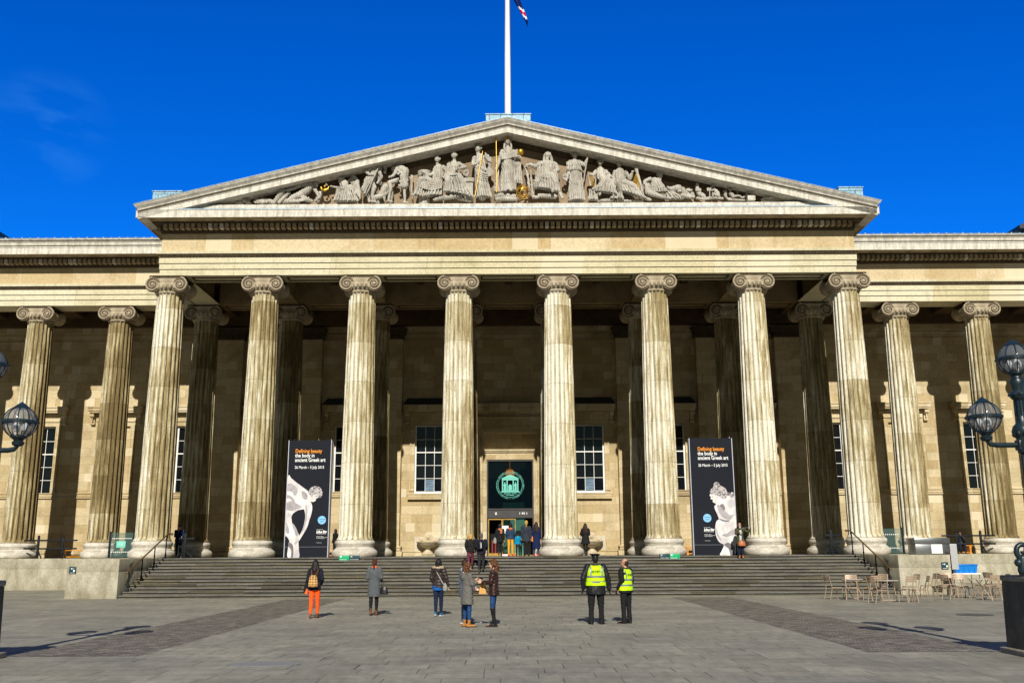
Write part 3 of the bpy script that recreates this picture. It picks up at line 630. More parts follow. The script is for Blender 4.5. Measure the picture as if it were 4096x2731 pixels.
mo = NT('lit_pendant', .5); mo.b.inputs['Emission Color'].default_value = (1, .32, .02, 1); mo.b.inputs['Emission Strength'].default_value = .75; M['pendant'] = mo.col((.8, .3, .05))
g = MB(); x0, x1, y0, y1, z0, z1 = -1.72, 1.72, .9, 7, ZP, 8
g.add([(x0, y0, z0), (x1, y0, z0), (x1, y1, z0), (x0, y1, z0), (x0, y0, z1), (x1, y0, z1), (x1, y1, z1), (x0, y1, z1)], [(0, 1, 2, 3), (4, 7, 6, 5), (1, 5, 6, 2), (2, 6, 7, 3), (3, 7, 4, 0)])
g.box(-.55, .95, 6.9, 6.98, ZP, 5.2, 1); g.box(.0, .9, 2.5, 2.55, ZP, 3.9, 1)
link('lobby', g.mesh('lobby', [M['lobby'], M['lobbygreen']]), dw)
g = MB(); g.lathe([(.05, .6), (.20, .56), (.27, .45), (.28, .25), (.22, .06), (.1, 0)], 20, T=Matrix.Translation((-.02, 2.6, 6.5))); g.tube([(-.02, 2.6, 7.1), (-.02, 2.6, 8)], .01, 5); link('lit_pendant', g.mesh('lit_pendant', M['pendant'], 60), dw)
g = MB()
for s in (-1, 1): g.box(*sorted((s * 1.37, s * 1.45)), .32, .50, ZP, 7.5)
g.box(-1.37, 1.37, .32, .50, 7.40, 7.5); g.box(-1.37, 1.37, .32, .50, 4.42, 4.50); g.box(-1.37, 1.37, .33, .5, 3.93, 4.0)
link('frame', g.mesh('frame', M['frame_d']), dw)
gt = NT('transom_glass', .03, .6); gt.b.inputs['Alpha'].default_value = .35; M['transom'] = gt.col((.004, .010, .014))
g = MB(); g.box(-1.37, 1.37, .42, .43, 4.50, 7.40); link('glass', g.mesh('glass', M['transom']), dw)
M['crest'] = plain('crest_print', (.16, .55, .45), .6, .3, 0, .12, 20); M['signwhite'] = plain('sign_white', (.85, .85, .83), .5, .3, 0, .03, 3)
g = MB(); cz = 5.93; yf = .40                              # the seal printed on the glass
ring = lambda r, w_: g.add([(rr * cos(2 * pi * k / 72) + .0, yf, cz + rr * sin(2 * pi * k / 72)) for k in range(72) for rr in (r, r + w_)], [(2 * k, 2 * k + 1, (2 * k + 3) % 144, (2 * k + 2) % 144) for k in range(72)])
ring(.745, .018)
P_ = lambda pts: g.add([(x, yf, cz + z) for x, z in pts], [tuple(range(len(pts)))])
P_([(-.54, -.38), (.56, -.38), (.60, -.44), (-.60, -.44)]); P_([(-.50, -.32), (.52, -.32), (.54, -.375), (-.52, -.375)])
for x in (-.47, -.19, .19, .47): P_([(x - .04, -.31), (x + .04, -.31), (x + .035, .26), (x - .035, .26)]); P_([(x - .06, .265), (x + .06, .265), (x + .06, .29), (x - .06, .29)])
P_([(-.50, .30), (.50, .30), (.52, .40), (-.52, .40)]); P_([(-.56, .41), (.56, .41), (0, .66)])
P_([(-.11, -.31), (.11, -.31), (.11, -.02), (0, .06), (-.11, -.02)])
for s in (-1, 1):
    P_([(s * .33 - .07, -.31), (s * .33 + .07, -.31), (s * .33 + .06, -.1), (s * .33 + .08, .05), (s * .33 + .03, .10), (s * .33 - .04, .10), (s * .33 - .09, .02), (s * .33 - .05, -.12)]); g.ell((s * .33, yf - .001, cz + .145), (.035, .004, .045), 8)
text_geo(g, 'BONARVM · ARTIVM', .085, (0, yf, cz - .52), bold=.003); text_geo(g, 'CVLTORIBVS.', .085, (0, yf, cz - .62), bold=.003)
txt = 'SIGILLVM·CVRATORVM·MVSEI·BRITANNICI·EX·SENATVS·CONSVLTO·CONDITI·A·D·MDCCLIII'
for i, ch in enumerate(txt):
    a = radians(-100 - 340 * i / (len(txt) - 1)); T = Matrix.Translation((.83 * cos(a), yf, cz + .83 * sin(a))) @ Matrix.Rotation(-(a - pi / 2), 4, 'Y')
    text_geo(g, ch, .088, (0, 0, 0), bold=.002, T=T)
g.ell((0, yf, cz - .83), (.018, .003, .018), 8)
link('seal', g.mesh('seal', M['crest']), dw)
g = MB(); g.box(-1.37, 1.37, .36, .50, 4.0, 4.42); link('sign_band', g.mesh('sign_band', M['frame_d']), dw)
g = MB(); text_geo(g, 'IN', .19, (.80, .352, 4.20), bold=.004)
for x in (.58, 1.02):
    g.box(x - .012, x + .012, .350, .356, 4.13, 4.25); g.add([(x - .05, .350, 4.21), (x + .05, .350, 4.21), (x, .350, 4.275)], [(0, 1, 2)])
for a in (0.7, 2.2): g.box(-.09, .09, -.004, .002, -.012, .012, T=Matrix.Translation((-.88, .352, 4.20)) @ Matrix.Rotation(a, 4, 'Y'))
g.box(-.9, -.86, .349, .357, 4.12, 4.28)
link('lettering', g.mesh('lettering', M['signwhite']), dw)
M['doorbrass'] = plain('door_brass', (.40, .25, .06), .4, .5, .6, .3, 6)
for x0, x1, ang in ((-1.36, -.50, 0), (-.49, .33, 0)):   # brass framed door leaves
    lf = MB()
    for a, b, c, d in ((x0, x0 + .05, ZP + .04, 3.9), (x1 - .05, x1, ZP + .04, 3.9), (x0 + .05, x1 - .05, 3.82, 3.9), (x0 + .05, x1 - .05, ZP + .04, ZP + .16)): lf.box(a, b, .40, .45, c, d)
    if x0 > -1: lf.box(x0 + .12, x0 + .17, .38, .40, 2.6, 3.4)
    link('door_leaf', lf.mesh('door_leaf', M['doorbrass']), dw)
g = MB(); g.box(-1.36, 1.36, .36, .46, ZP, ZP + .05); link('threshold', g.mesh('threshold', M['doorbrass']), dw)
g = MB(); g.box(-1.40, -1.37, .30, .31, 2, 2.2)
g = MB()
for x in (-1.15, -.95): g.box(x, x + .03, 1.5, 1.53, ZP, 2.6)
g.box(-1.15, -.55, 1.5, 1.53, ZP + .05, ZP + .12); M['red'] = plain('red_paint', (.6, .03, .02), .4, .4, 0, .1); link('barrier', g.mesh('barrier', M['red']), dw)

# ---- pediment
SL = .2466
def rake(x, z0): return z0 - SL * abs(x)
g = MB()
def rk(o_front, z_top, z_bot, y_back, m, xe):
    """one raking course: chevron prism from apex to eaves"""
    for s in (-1, 1):
        pts = [(0, z_bot), (s * xe, rake(xe, z_bot)), (s * xe, rake(xe, z_top)), (0, z_top)]
        if s > 0: g.prism(pts, o_front, y_back, m)
        else: g.prism(pts[::-1], o_front, y_back, m)
# corona, fillets, cyma (as thin steps for a curved face), lead cap
rk(-1.96, 23.55, 23.26, -.2, 0, 18.93)
pr = [(1.90, 23.55), (1.985, 23.552), (1.99, 23.60), (2.035, 23.605), (2.05, 23.63), (2.035, 23.66), (2.0, 23.665), (2.0, 23.69)] + [(2.03 + .17 * (1 - cos(pi * t / 8)) / 2, 23.69 + .25 * t / 8) for t in range(9)] + [(2.225, 23.942), (2.225, 23.985), (2.25, 23.986), (2.25, 24.015), (.2, 24.016)]
for s in (-1, 1):
    vs = [(0, -o, z) for o, z in pr] + [(s * (17.26 + .82 * o), -o, rake(17.26 + .82 * o, z)) for o, z in pr]; N = len(pr)
    fs = [((i, i + 1, N + i + 1, N + i) if s < 0 else (i, N + i, N + i + 1, i + 1)) for i in range(N - 1)]
    g.add(vs + [(s * 19.0, -.2, rake(19.0, 23.55))], fs, [2 if 23.6 < pr[i][1] < 23.664 else (3 if i >= N - 3 else 0) for i in range(N - 1)])
    g.add([(s * (17.26 + .82 * o), -o, rake(17.26 + .82 * o, z)) for o, z in pr] + [(s * (17.26 + .82 * o), -.2, rake(17.26 + .82 * o, z)) for o, z in pr], [((i, i + 1, N + i + 1, N + i) if s < 0 else (i, N + i, N + i + 1, i + 1)) for i in range(N - 1)])
for k in range(-45, 46):
    x = k * .41; z = rake(x, 24.015); g.box(x - .02, x + .02, -2.258, -1.2, z - .02, z + .014, 3)
# tympanum and geison floor
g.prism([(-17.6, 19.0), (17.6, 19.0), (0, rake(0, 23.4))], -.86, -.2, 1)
g.box(-18.8, 18.8, -1.93, -.3, 19.02, 19.075, 0); g.box(-16.9, 16.9, -1.98, -1.80, 19.075, 19.13, 3)
n = 40
for i in range(n):
    a = -15.9 + 31.8 * i / n; b = -15.9 + 31.8 * (i + 1) / n; zt = min(19.42, rake(min(abs(a), abs(b)), 23.2) - .02); g.box(a, b, -1.72 + .02 * (i % 2), -.8, 19.07, max(19.12, zt), 0)
for s in (-1, 1):                                        # bed moulding under the raking corona
    pts = [(0, 23.0), (s * 16.4, rake(16.4, 23.0)), (s * 16.4, rake(16.4, 23.27)), (0, 23.27)]
    g.prism(pts if s > 0 else pts[::-1], -1.06, -.82, 2)
    # return of the cornice behind the eaves corner
    g.box(*sorted((s * 17.6, s * 18.9)), -1.9, -.3, 19.06, 19.14, 0)
obj('pediment', g, [M['corn'], M['ped'], M['bed'], M['lead']], mus)
# gable roof behind the pediment and flat roofs of the wings
g = MB()
for s in (-1, 1):
    pts = [(0, 23.85), (s * 19.0, rake(19.0, 23.85)), (s * 19.0, rake(19.0, 23.98)), (0, 23.98)]
    g.prism(pts if s > 0 else pts[::-1], -.21, 24, 0)
    g.box(*sorted((s * 18.1, s * 46)), 4.7, 24, 19.3, 19.45)
    g.sweep([(1.24, 18.66), (1.24, 19.05), (1.5, 19.3), (0, 19.3)], [(-PX, 12), (-PX, 5)] if s < 0 else [(PX, 5), (PX, 12)])
obj('roof', g, M['lead'], mus)
for x, z0, z1, w2 in ((.05, 23.6, 24.38, 1.18), (-17.6, 19.2, 20.17, .75), (17.75, 19.2, 20.19, .62)):
    g = MB(); g.bbox(x - w2, x + w2, -1.75, -.3, z0, z1, .02); g.box(x - w2 - .03, x + w2 + .03, -1.79, -.25, z1 - .03, z1 + .02)
    for k in range(5): xx = x - w2 + 2 * w2 * (k + .5) / 5; g.box(xx - .015, xx + .015, -1.78, -.28, z0, z1 + .035)
    obj('cornice_block', g, M['copper'], mus)
# ---- far side pavilions whose roofs show above the wings
for s in (-1, 1):
    t = empty('side_pavilion', ('dark slate roofed pavilion just showing past the left end of the wing' if s < 0 else 'dark slate roofed pavilion just showing past the right end of the wing'), 'building', (s * 42, 30, 0))
    g = MB(); g.box(-7, 7, -5, 15, 0, 22.4); link('wall', g.mesh('wall', M['frieze']), t)
    g = MB(); g.box(-7.6, 7.6, -16.6, 15.6, 22.75, 23.0, 0) if 0 else None
    g.prism([(-8.0, 22.7), (8.0, 22.7), (8.0, 22.95), (0, 26.5), (-8.0, 22.95)], -18, 15.6); link('roof', g.mesh('roof', M['slate']), t)
    g = MB(); g.prism([(-7.4, 22.4), (7.4, 22.4), (7.4, 22.69), (-7.4, 22.69)], -17.8, 15.2)
    for k in range(12): g.box(-s * 7.9 - .1, -s * 7.9 + .1, -17.5 + k * 1.4, -17.2 + k * 1.4, 22.5, 22.69)
    link('eaves', g.mesh('eaves', M['lead']), t)

# ---- the terrace of houses across the street, behind the camera: seen in the window glass
M['brick'] = ashlar('street_brick', (.20, .12, .08), (.14, .085, .06), .4, .2)
t = empty('street_terrace', 'dark brick street terrace across the road, mirrored in the museum windows', 'building', (0, -92, 0))
g = MB(); x = -70; random.seed(5); gw = MB()
while x < 70:
    L = random.uniform(7, 12); h = random.uniform(13, 18); g.box(x, x + L, -6, 0, 0, h); g.box(x + 1, x + 2.2, -3, -1, h, h + 2.2)
    for k in range(int(L / 2.6)):
        for j in range(4): gw.box(x + 1 + 2.6 * k, x + 2.1 + 2.6 * k, -.05, .03, 2 + 3.4 * j, 4 + 3.4 * j)
    x += L
link('wall', g.mesh('wall', M['brick']), t); tag(link('window', gw.mesh('window', M['pane']), t), kind='stuff')
# ================================================================ PEDIMENT SCULPTURE
class Sculpt:
    """shapes given in drawing units (x right, y down) of a sheet with the given origin and scale; k turns them into metres"""
    def __init__(s, ox, oy, sc): s.o = (ox, oy, sc); s.k = 1 / (76.5 * sc); s.g = MB()
    def p(s, x, y, d=0):
        px = s.o[0] + x / s.o[2]; py = s.o[1] + y / s.o[2]
        return ((px - 2031) / 76.5, -1.28 - d, 19.61 + (808 - py) * .01395 - (px - 2031) * 7.3e-5)
    def c(s, x0, y0, r0, x1, y1, r1, d0=0, d1=None, n=10): s.g.cap(s.p(x0, y0, d0), r0 * s.k, s.p(x1, y1, d0 if d1 is None else d1), r1 * s.k, n); return s
    def e(s, x, y, rx, ry, d=0, rd=None): s.g.ell(s.p(x, y, d), (rx * s.k, (rd if rd else rx) * s.k, ry * s.k), 12); return s
    def limb(s, *pts):
        for a, b in zip(pts[:-1], pts[1:]): s.c(a[0], a[1], a[2], b[0], b[1], b[2], a[3] if len(a) > 3 else 0, b[3] if len(b) > 3 else 0)
        return s
    def folds(s, t0, t1, b0, b1, n, r=10, d=.12, bulge=.1):
        """n ridges of drapery fanning from top edge t0-t1 to hem b0-b1, over a backing"""
        for i in range(n):
            u = i / (n - 1); x0 = t0[0] + (t1[0] - t0[0]) * u; y0 = t0[1] + (t1[1] - t0[1]) * u; x1 = b0[0] + (b1[0] - b0[0]) * u; y1 = b0[1] + (b1[1] - b0[1]) * u
            dd = d + bulge * sin(pi * u) + (.05 if i % 2 else -.03); xm = (x0 + x1) / 2 + 6 * sin(i * 2.3); ym = (y0 + y1) / 2
            s.c(x0, y0, r * .8, xm, ym, r * (1.0 + .25 * (i % 3 == 0)), d + bulge * .5 * sin(pi * u), dd); s.c(xm, ym, r * 1.1, x1, y1, r * 1.35, dd, dd + .03)
        for i in range(0, n - 1):
            u = (i + .5) / (n - 1); s.c(t0[0] + (t1[0] - t0[0]) * u, t0[1] + (t1[1] - t0[1]) * u, r * 1.3, b0[0] + (b1[0] - b0[0]) * u, b0[1] + (b1[1] - b0[1]) * u, r * 1.5, d - .10, d - .08)
        return s
    def swag(s, x0, y0, x1, y1, n, sag, r=7, d=.2, step=16):
        """curved folds hanging across a body"""
        for k in range(n):
            q = []
            for i in range(7):
                t = i / 6; q.append((x0 + (x1 - x0) * t + k * step * .1, y0 + (y1 - y0) * t + sag * sin(pi * t) + k * step, r, d + .07 * sin(pi * t)))
            s.limb(*q)
        return s
    def head(s, x, y, r, d=.1, face=0, hood=False, tilt=0):
        s.e(x, y, r * .80, r, d, r * .88)
        s.e(x + face * r * .55, y + r * .12, r * .22, r * .26, d + (.8 * r * s.k if abs(face) < .6 else .25 * r * s.k)); s.e(x + face * r * .4, y + r * .62, r * .38, r * .3, d + .45 * r * s.k * (1 - abs(face)))
        for i in range(9):                                # rolled hair
            a = pi * (i / 8) ; s.e(x - face * r * .25 + r * .82 * cos(a), y - r * .12 - r * .85 * sin(a), r * .26, r * .26, d - (.02 if i % 2 else .0))
        s.e(x - face * r * .5, y + r * .1, r * .55, r * .6, d - r * .5 * s.k)
        s.c(x, y + r * .7, r * .48, x - face * r * .2, y + r * 1.7, r * .55, d - .03, d - .08)
        if hood: s.e(x, y - r * .25, r * 1.15, r * 1.05, d - r * .45 * s.k); s.c(x - r * .95, y, r * .35, x - r * 1.1, y + r * 1.6, r * .4, d - .05); s.c(x + r * .95, y, r * .35, x + r * 1.2, y + r * 1.6, r * .4, d - .05)
        return s
    def hand(s, x, y, r, dx, dy, d=.2):
        s.e(x, y, r, r * .9, d)
        L = sqrt(dx * dx + dy * dy) or 1; ux, uy = dx / L, dy / L
        for k in range(4): o = (k - 1.5) * r * .5; s.c(x - uy * o, y + ux * o, r * .28, x - uy * o * 1.1 + dx, y + ux * o * 1.1 + dy, r * .22, d, d + .02, 6)
        s.c(x, y, r * .3, x + ux * r - uy * r * 1.2, y + uy * r + ux * r * 1.2, r * .24, d + .02, d + .05, 6); return s
    def done(s, name, label, cat='statue', voxel=.017, group='carved figures in the pediment', mat=None):
        me = remesh(s.g, voxel, 1, fold=lambda co: .009 * np.sin(co[:, 0] * 52 + np.sin(co[:, 2] * 7) * 2.6 + co[:, 2] * 9)); me.materials.append(mat or M['statue'])
        o = link(name, me); tag(o, label, cat, group); return o
def P1(): return Sculpt(850, 500, 2.94)
def P2(): return Sculpt(1600, 500, 4.48)
def P3(): return Sculpt(2050, 500, 4.276)
def P4(): return Sculpt(2500, 550, 3.36)
def gilt(name, g, parent, smooth=60): return obj(name, g, M['gold'], parent, smooth)

s = P1(); s.limb((125, 900, 10, 0), (190, 893, 13), (260, 900, 18), (340, 915, 22)); s.limb((135, 918, 8, .05), (230, 922, 12)); [s.e(150 + 18 * k, 909, 4, 5, .08) for k in range(6)]; s.e(205, 884, 8, 8)
s.done('crocodile_statue', 'carved crocodile head lying in the far left corner of the pediment')
s = P1(); s.limb((335, 870, 22, -.05), (350, 910, 30)); s.c(370, 840, 20, 440, 905, 24, .1); s.limb((350, 850, 18), (400, 890, 24, .15), (430, 918, 18)); s.c(450, 905, 16, 480, 925, 8)
s.done('rock_statue', 'small carved boulder between the crocodile head and the bear', 'carved rock')
s = P1(); s.limb((505, 900, 12, .1), (545, 890, 26, .1), (590, 892, 36, .05), (640, 880, 34, 0), (690, 890, 32, 0)); s.e(602, 858, 13, 14, .05); s.c(515, 912, 8, 560, 916, 10, .12); s.limb((610, 915, 12, .15), (660, 905, 18, .15)); s.hand(650, 906, 14, 20, 10)
s.done('bear_statue', 'carved bear creeping right with open mouth near left corner')
s = P1(); s.limb((735, 905, 34, 0), (790, 850, 40, -.05), (860, 880, 46, -.1), (960, 905, 34), (1010, 905, 24)); s.c(740, 915, 20, 830, 790, 40, .1, .15); s.c(800, 910, 20, 905, 800, 24, .1)     # rock slab
s.limb((1130, 705, 36, .12), (1060, 710, 24, .16), (960, 755, 20, .2), (890, 778, 15, .22)); s.hand(868, 775, 14, -22, 14, .24)
s.limb((1155, 712, 48, .08), (1120, 770, 46, .08), (1050, 820, 46, .1), (960, 860, 38, .14), (900, 900, 26, .1)); s.limb((1060, 840, 34, .1), (1120, 880, 30, .15), (1180, 895, 22, .1)); s.limb((1190, 730, 26, 0), (1240, 800, 20, .05), (1260, 850, 18, .05), (1220, 880, 14))
s.head(1215, 690, 42, .05, .8); s.swag(930, 890, 1150, 860, 3, 14, 8, .2, 10); s.c(1270, 790, 30, 1240, 870, 34, -.1)
s.done('reclining_man_statue', 'nude man climbing from a rock slab toward the gilded lamp')
s = P1(); s.head(1510, 640, 40, .05, -.8); s.limb((1560, 680, 40, .05), (1570, 760, 46, .05), (1590, 830, 52)); s.limb((1540, 690, 26, .12), (1560, 760, 20, .2), (1480, 745, 15, .2), (1400, 730, 12, .2)); s.hand(1355, 715, 12, -16, -6, .2)
s.folds((1500, 760), (1640, 700), (1450, 895), (1720, 890), 11, 9, .1, .14); s.folds((1480, 770), (1530, 760), (1445, 890), (1530, 900), 6, 8, .2, .05); s.c(1490, 760, 34, 1480, 880, 34, .1)
for k in range(8): s.limb((1600 + 8 * k, 640 + 6 * k, 14, -.05), (1640 + 11 * k, 600 + 14 * k, 13, -.05), (1660 + 11 * k, 680 + 16 * k, 12, -.03), (1665 + 11 * k, 760 + 13 * k, 9, 0))
s.c(1640, 570, 22, 1700, 640, 26, -.08); s.c(1700, 640, 26, 1735, 860, 10, -.05)
o = s.done('angel_statue', 'winged angel kneeling in pleated robe, holding out a gilded lamp')
q = P1(); q.limb((1288, 745, 7, .25), (1300, 772, 12, .25), (1335, 782, 17, .27), (1372, 765, 12, .25), (1378, 735, 5, .25)); q.c(1335, 735, 14, 1335, 745, 10, .27); q.e(1335, 722, 6, 6, .27); q.c(1285, 735, 4, 1300, 750, 6, .25)
me = remesh(q.g, .012, 1); me.materials.append(M['gold']); link('oil_lamp', me, o)
s = P1(); s.head(2030, 480, 40, .1, .8); s.limb((1950, 520, 46, .1), (1900, 560, 50, .1), (1880, 640, 46, .1), (1860, 700, 46, .1)); s.limb((1895, 500, 30, .2), (1810, 560, 22, .25), (1850, 600, 18, .3), (1900, 605, 15, .32)); s.hand(1915, 603, 13, 14, 12, .33)
s.limb((1960, 540, 28, .12), (1990, 620, 20, .15), (1950, 690, 16, .2)); s.folds((1820, 620), (1900, 640), (1770, 760), (1810, 835), 7, 10, .22, .1); s.folds((1800, 640), (1890, 660), (1790, 740), (1880, 700), 5, 10, .2)
s.limb((1880, 690, 36, .12), (1910, 740, 28, .15), (1890, 820, 20, .12), (1890, 895, 14, .12)); s.c(1880, 905, 13, 1940, 912, 10, .2); s.limb((1850, 700, 30, .0), (1840, 800, 24, 0), (1850, 890, 18, 0)); s.c(1960, 580, 26, 1975, 680, 26, 0)
o = s.done('hunter_statue', 'bearded hunter leaning on a spear with cloak around hips')
q = P1(); q.limb((1968, 440, 12, .35), (1975, 480, 7, .35), (1900, 660, 7, .36), (1830, 830, 5, .36)); me = remesh(q.g, .014, 0); me.materials.append(M['statue']); link('spear', me, o)
s = P1(); s.limb((1935, 850, 34, .1), (1990, 840, 30, .12), (2040, 820, 22, .15), (2070, 790, 14, .15)); s.limb((1920, 860, 24, .1), (1915, 905, 12, .1)); s.limb((2030, 840, 18, .15), (2035, 900, 10, .15)); s.limb((1990, 800, 40, -.1), (2030, 720, 46, -.1), (2070, 710, 40, -.1), (2100, 800, 34, -.12), (2090, 890, 26, -.1)); s.e(2010, 812, 10, 14, .2); s.c(1950, 880, 20, 1960, 910, 16)
s.done('hound_statue', 'carved hound crouching before a draped rump between two standing men')
s = P2(); s.limb((-30, 760, 60, .05), (30, 790, 66, .12), (100, 830, 70, .12), (80, 950, 74, .12), (90, 1080, 78, .1)); s.limb((-40, 770, 50, .1), (-70, 860, 36, .2), (-110, 930, 26, .25), (-180, 960, 20, .28)); s.head(-120, 770, 55, -.05, -.6)
for k in range(46):
    a = k * 2.4; s.e(60 + 95 * cos(a) * (.4 + .6 * ((k * 7) % 10) / 10), 960 + 190 * sin(a * 1.7) * (.5 + .5 * ((k * 3) % 10) / 10), 22, 24, .22)
s.limb((-60, 1000, 48, .1), (-180, 1040, 42, .15), (-160, 1150, 32, .12), (-190, 1340, 22, .1)); s.c(-200, 1360, 20, -120, 1380, 14, .15); s.limb((90, 1120, 40, .05), (85, 1200, 26, .05), (100, 1370, 22, .05)); s.c(80, 1385, 22, 160, 1390, 14, .1); s.limb((210, 900, 26, -.05), (215, 1100, 16), (230, 1330, 8))
s.done('farmer_statue', 'stooping man in shaggy fleece with bare legs, back to the viewer')
s = P2(); g = s.g; cx, _, cz = s.p(435, 960); T = Matrix.Translation((cx, -1.05, 19.42)); F = 1 / (76.5 * 4.48)
pr = [(105 * F, 0), (100 * F, .3), (92 * F, 1.35), (88 * F, 1.62), (90 * F, 1.66), (118 * F, 1.76), (122 * F, 1.82), (122 * F, 1.93), (126 * F, 1.95), (126 * F, 2.02)]
g2 = MB(); g2.lathe(pr, 40); tag(obj('broken_column_statue', g2, M['statue'], smooth=40, loc=(cx, -1.08, 19.40)), 'short carved column drum behind the stooping farmer', 'carved column', 'carved figures in the pediment')
s = P2(); s.head(670, 625, 56, .15, -.2); s.limb((700, 760, 66, .08), (680, 860, 74, .1), (690, 980, 80, .12), (640, 1080, 80, .2)); s.limb((780, 760, 42, .12), (850, 860, 34, .15), (790, 960, 26, .2)); s.limb((640, 770, 40, .1), (600, 890, 32, .15), (500, 930, 28, .3), (440, 905, 20, .3)); s.hand(400, 870, 22, -10, -26, .3); s.c(420, 885, 16, 510, 905, 14, .36)
s.limb((640, 1080, 70, .25), (480, 1000, 60, .35), (380, 1010, 54, .35), (330, 1150, 46, .25), (290, 1250, 34, .2)); s.folds((600, 980), (760, 1000), (420, 1290), (750, 1260), 12, 13, .2, .15); s.swag(350, 1010, 740, 1040, 5, 60, 12, .38, 30); s.folds((340, 1000), (460, 1010), (270, 1260), (420, 1300), 7, 12, .3, .05); s.folds((640, 780), (760, 760), (610, 960), (760, 960), 8, 9, .2, .06); s.c(230, 1275, 18, 320, 1270, 24, .3)
s.done('seated_drawing_woman_statue', 'draped woman seated sideways with bent arm raising a tablet')
s = P2(); s.head(970, 555, 60, .15, -.3); s.limb((970, 700, 70, .08), (980, 800, 76, .1), (960, 900, 82, .15)); s.limb((1060, 700, 42, .12), (1170, 770, 34, .18), (1100, 800, 28, .3)); s.hand(1085, 805, 24, -18, 26, .34); s.limb((880, 710, 42, .1), (850, 830, 40, .15), (880, 900, 30, .25)); s.g.box(*sorted((s.p(1000, 0)[0], s.p(1040, 0)[0])), -1.75, -1.55, s.p(0, 860)[2], s.p(0, 780)[2])
s.limb((870, 940, 60, .25), (860, 1050, 54, .35), (850, 1200, 44, .3)); s.limb((1060, 930, 60, .25), (1120, 1060, 50, .35), (1200, 1240, 36, .25)); s.folds((840, 900), (1100, 900), (800, 1200), (1290, 1290), 16, 13, .28, .1); s.swag(850, 900, 1080, 890, 2, 25, 12, .35, 20); s.folds((900, 680), (1040, 680), (880, 860), (1060, 860), 8, 9, .2, .05); s.e(880, 1225, 30, 14, .45); s.e(1085, 1215, 32, 14, .45); s.c(1230, 1280, 24, 1330, 1310, 14, .3)
for k in range(24): a = k * 2.4; s.e(1190 + 55 * cos(a) * (.5 + .5 * ((k * 3) % 7) / 7), 870 + 62 * sin(a) * (.5 + .5 * ((k * 5) % 7) / 7), 20, 20, .15)
s.c(640, 1330, 40, 1060, 1260, 60, .1); s.c(1060, 1290, 50, 1260, 1340, 40, .0)
s.done('seated_mask_woman_statue', 'draped woman seated frontally, elbow on a shaggy mask')
s = P2(); x0 = s.p(1155, 0)[0]; x1 = s.p(1335, 0)[0]; g = MB(); zt = s.p(1250, 965)[2]; zb = s.p(1250, 1290)[2]
g.bbox(x0, x1, -1.55, -.9, zt - .22, zt, .015); g.bbox(x0 + .03, x1 - .06, -1.48, -.9, zb - .1, zt - .222, .01); tag(obj('altar_statue', g, M['statue'], smooth=40), 'square stone altar between the mask bearer and the staff bearer', 'stone altar', 'carved figures in the pediment')
s = P2(); s.head(1400, 430, 66, .15, -.6); s.e(1410, 375, 72, 40, .05); s.limb((1440, 580, 72, .1), (1430, 700, 78, .12), (1440, 860, 86, .12), (1460, 1050, 80, .1), (1480, 1280, 76, .08)); s.limb((1340, 600, 42, .15), (1310, 730, 34, .2), (1380, 720, 28, .3), (1440, 680, 22, .36)); s.hand(1460, 670, 22, 14, -18, .38); s.limb((1560, 570, 50, .1), (1600, 640, 40, .12), (1610, 740, 30, .15), (1600, 880, 24, .18)); s.e(1590, 860, 98, 88, .2, 14)
s.folds((1350, 800), (1520, 820), (1380, 1290), (1640, 1290), 13, 13, .14, .16); s.folds((1380, 560), (1500, 560), (1360, 800), (1540, 840), 8, 10, .22, .08); s.swag(1360, 780, 1560, 900, 4, 40, 11, .28, 40); s.swag(1530, 520, 1640, 600, 4, 30, 12, .2, 26)
o = s.done('staff_bearer_statue', 'helmeted standing woman with round palette and slanting gilded staff')
q = P2(); g = MB(); g.tube([q.p(1485, 530, .42), q.p(1355, 1315, .45)], .022, 8); g.ell(q.p(1487, 522, .42), (.04, .04, .05), 8); gilt('staff', g, o)
s = P2(); s.head(1940, 305, 62, .15, 0); s.c(1885, 320, 20, 1870, 430, 12, .1); s.c(1995, 320, 20, 2010, 430, 12, .1); s.limb((1940, 470, 88, .1), (1940, 560, 92, .12), (1940, 680, 100, .12), (1945, 850, 104, .12), (1940, 1100, 96, .1)); s.limb((1840, 480, 46, .1), (1800, 600, 40, .1), (1760, 720, 32, .15), (1735, 800, 24, .2)); s.hand(1730, 810, 22, 0, 24, .25); s.limb((2040, 480, 44, .1), (2090, 570, 38, .2), (2060, 600, 34, .3), (2110, 600, 22, .35)); s.hand(2140, 595, 26, 26, 0, .35)
s.swag(1830, 640, 2110, 560, 4, 30, 17, .32, -26); s.folds((1840, 660), (2060, 640), (1820, 1200), (2080, 1170), 17, 14, .15, .2); s.folds((2080, 600), (2160, 610), (2090, 1040), (2190, 1060), 6, 12, .1, .02); s.folds((1800, 500), (1740, 860), (1700, 1180), (1790, 1190), 7, 13, .0, .03); s.folds((1860, 470), (2020, 470), (1830, 620), (2060, 600), 9, 11, .22, .08)
s.limb((1740, 1270, 46, .1), (1900, 1260, 50, .12), (2060, 1280, 42, .1)); s.limb((1740, 1330, 42, .1), (1900, 1320, 50, .12), (2070, 1330, 42, .1)); s.e(1890, 1215, 34, 18, .4); s.e(1990, 1210, 34, 18, .4)
o = s.done('central_goddess_statue', 'tallest central robed goddess with gilded crown, spear and orb')
q = P2(); g = MB(); g.tube([q.p(1730, 300, .34), q.p(1740, 1240, .34)], .026, 8); g.lathe([(.001, 0), (.05, .04), (.055, .10), (.03, .2), (.001, .26)], 10, T=Matrix.Translation(q.p(1729, 310, .34))); g.lathe([(.03, 0), (.045, .02), (.03, .04)], 10, T=Matrix.Translation(q.p(1733, 730, .34))); gilt('spear', g, o)
g = MB(); g.ell(q.p(2168, 525, .38), .172, 20); gilt('orb', g, o)
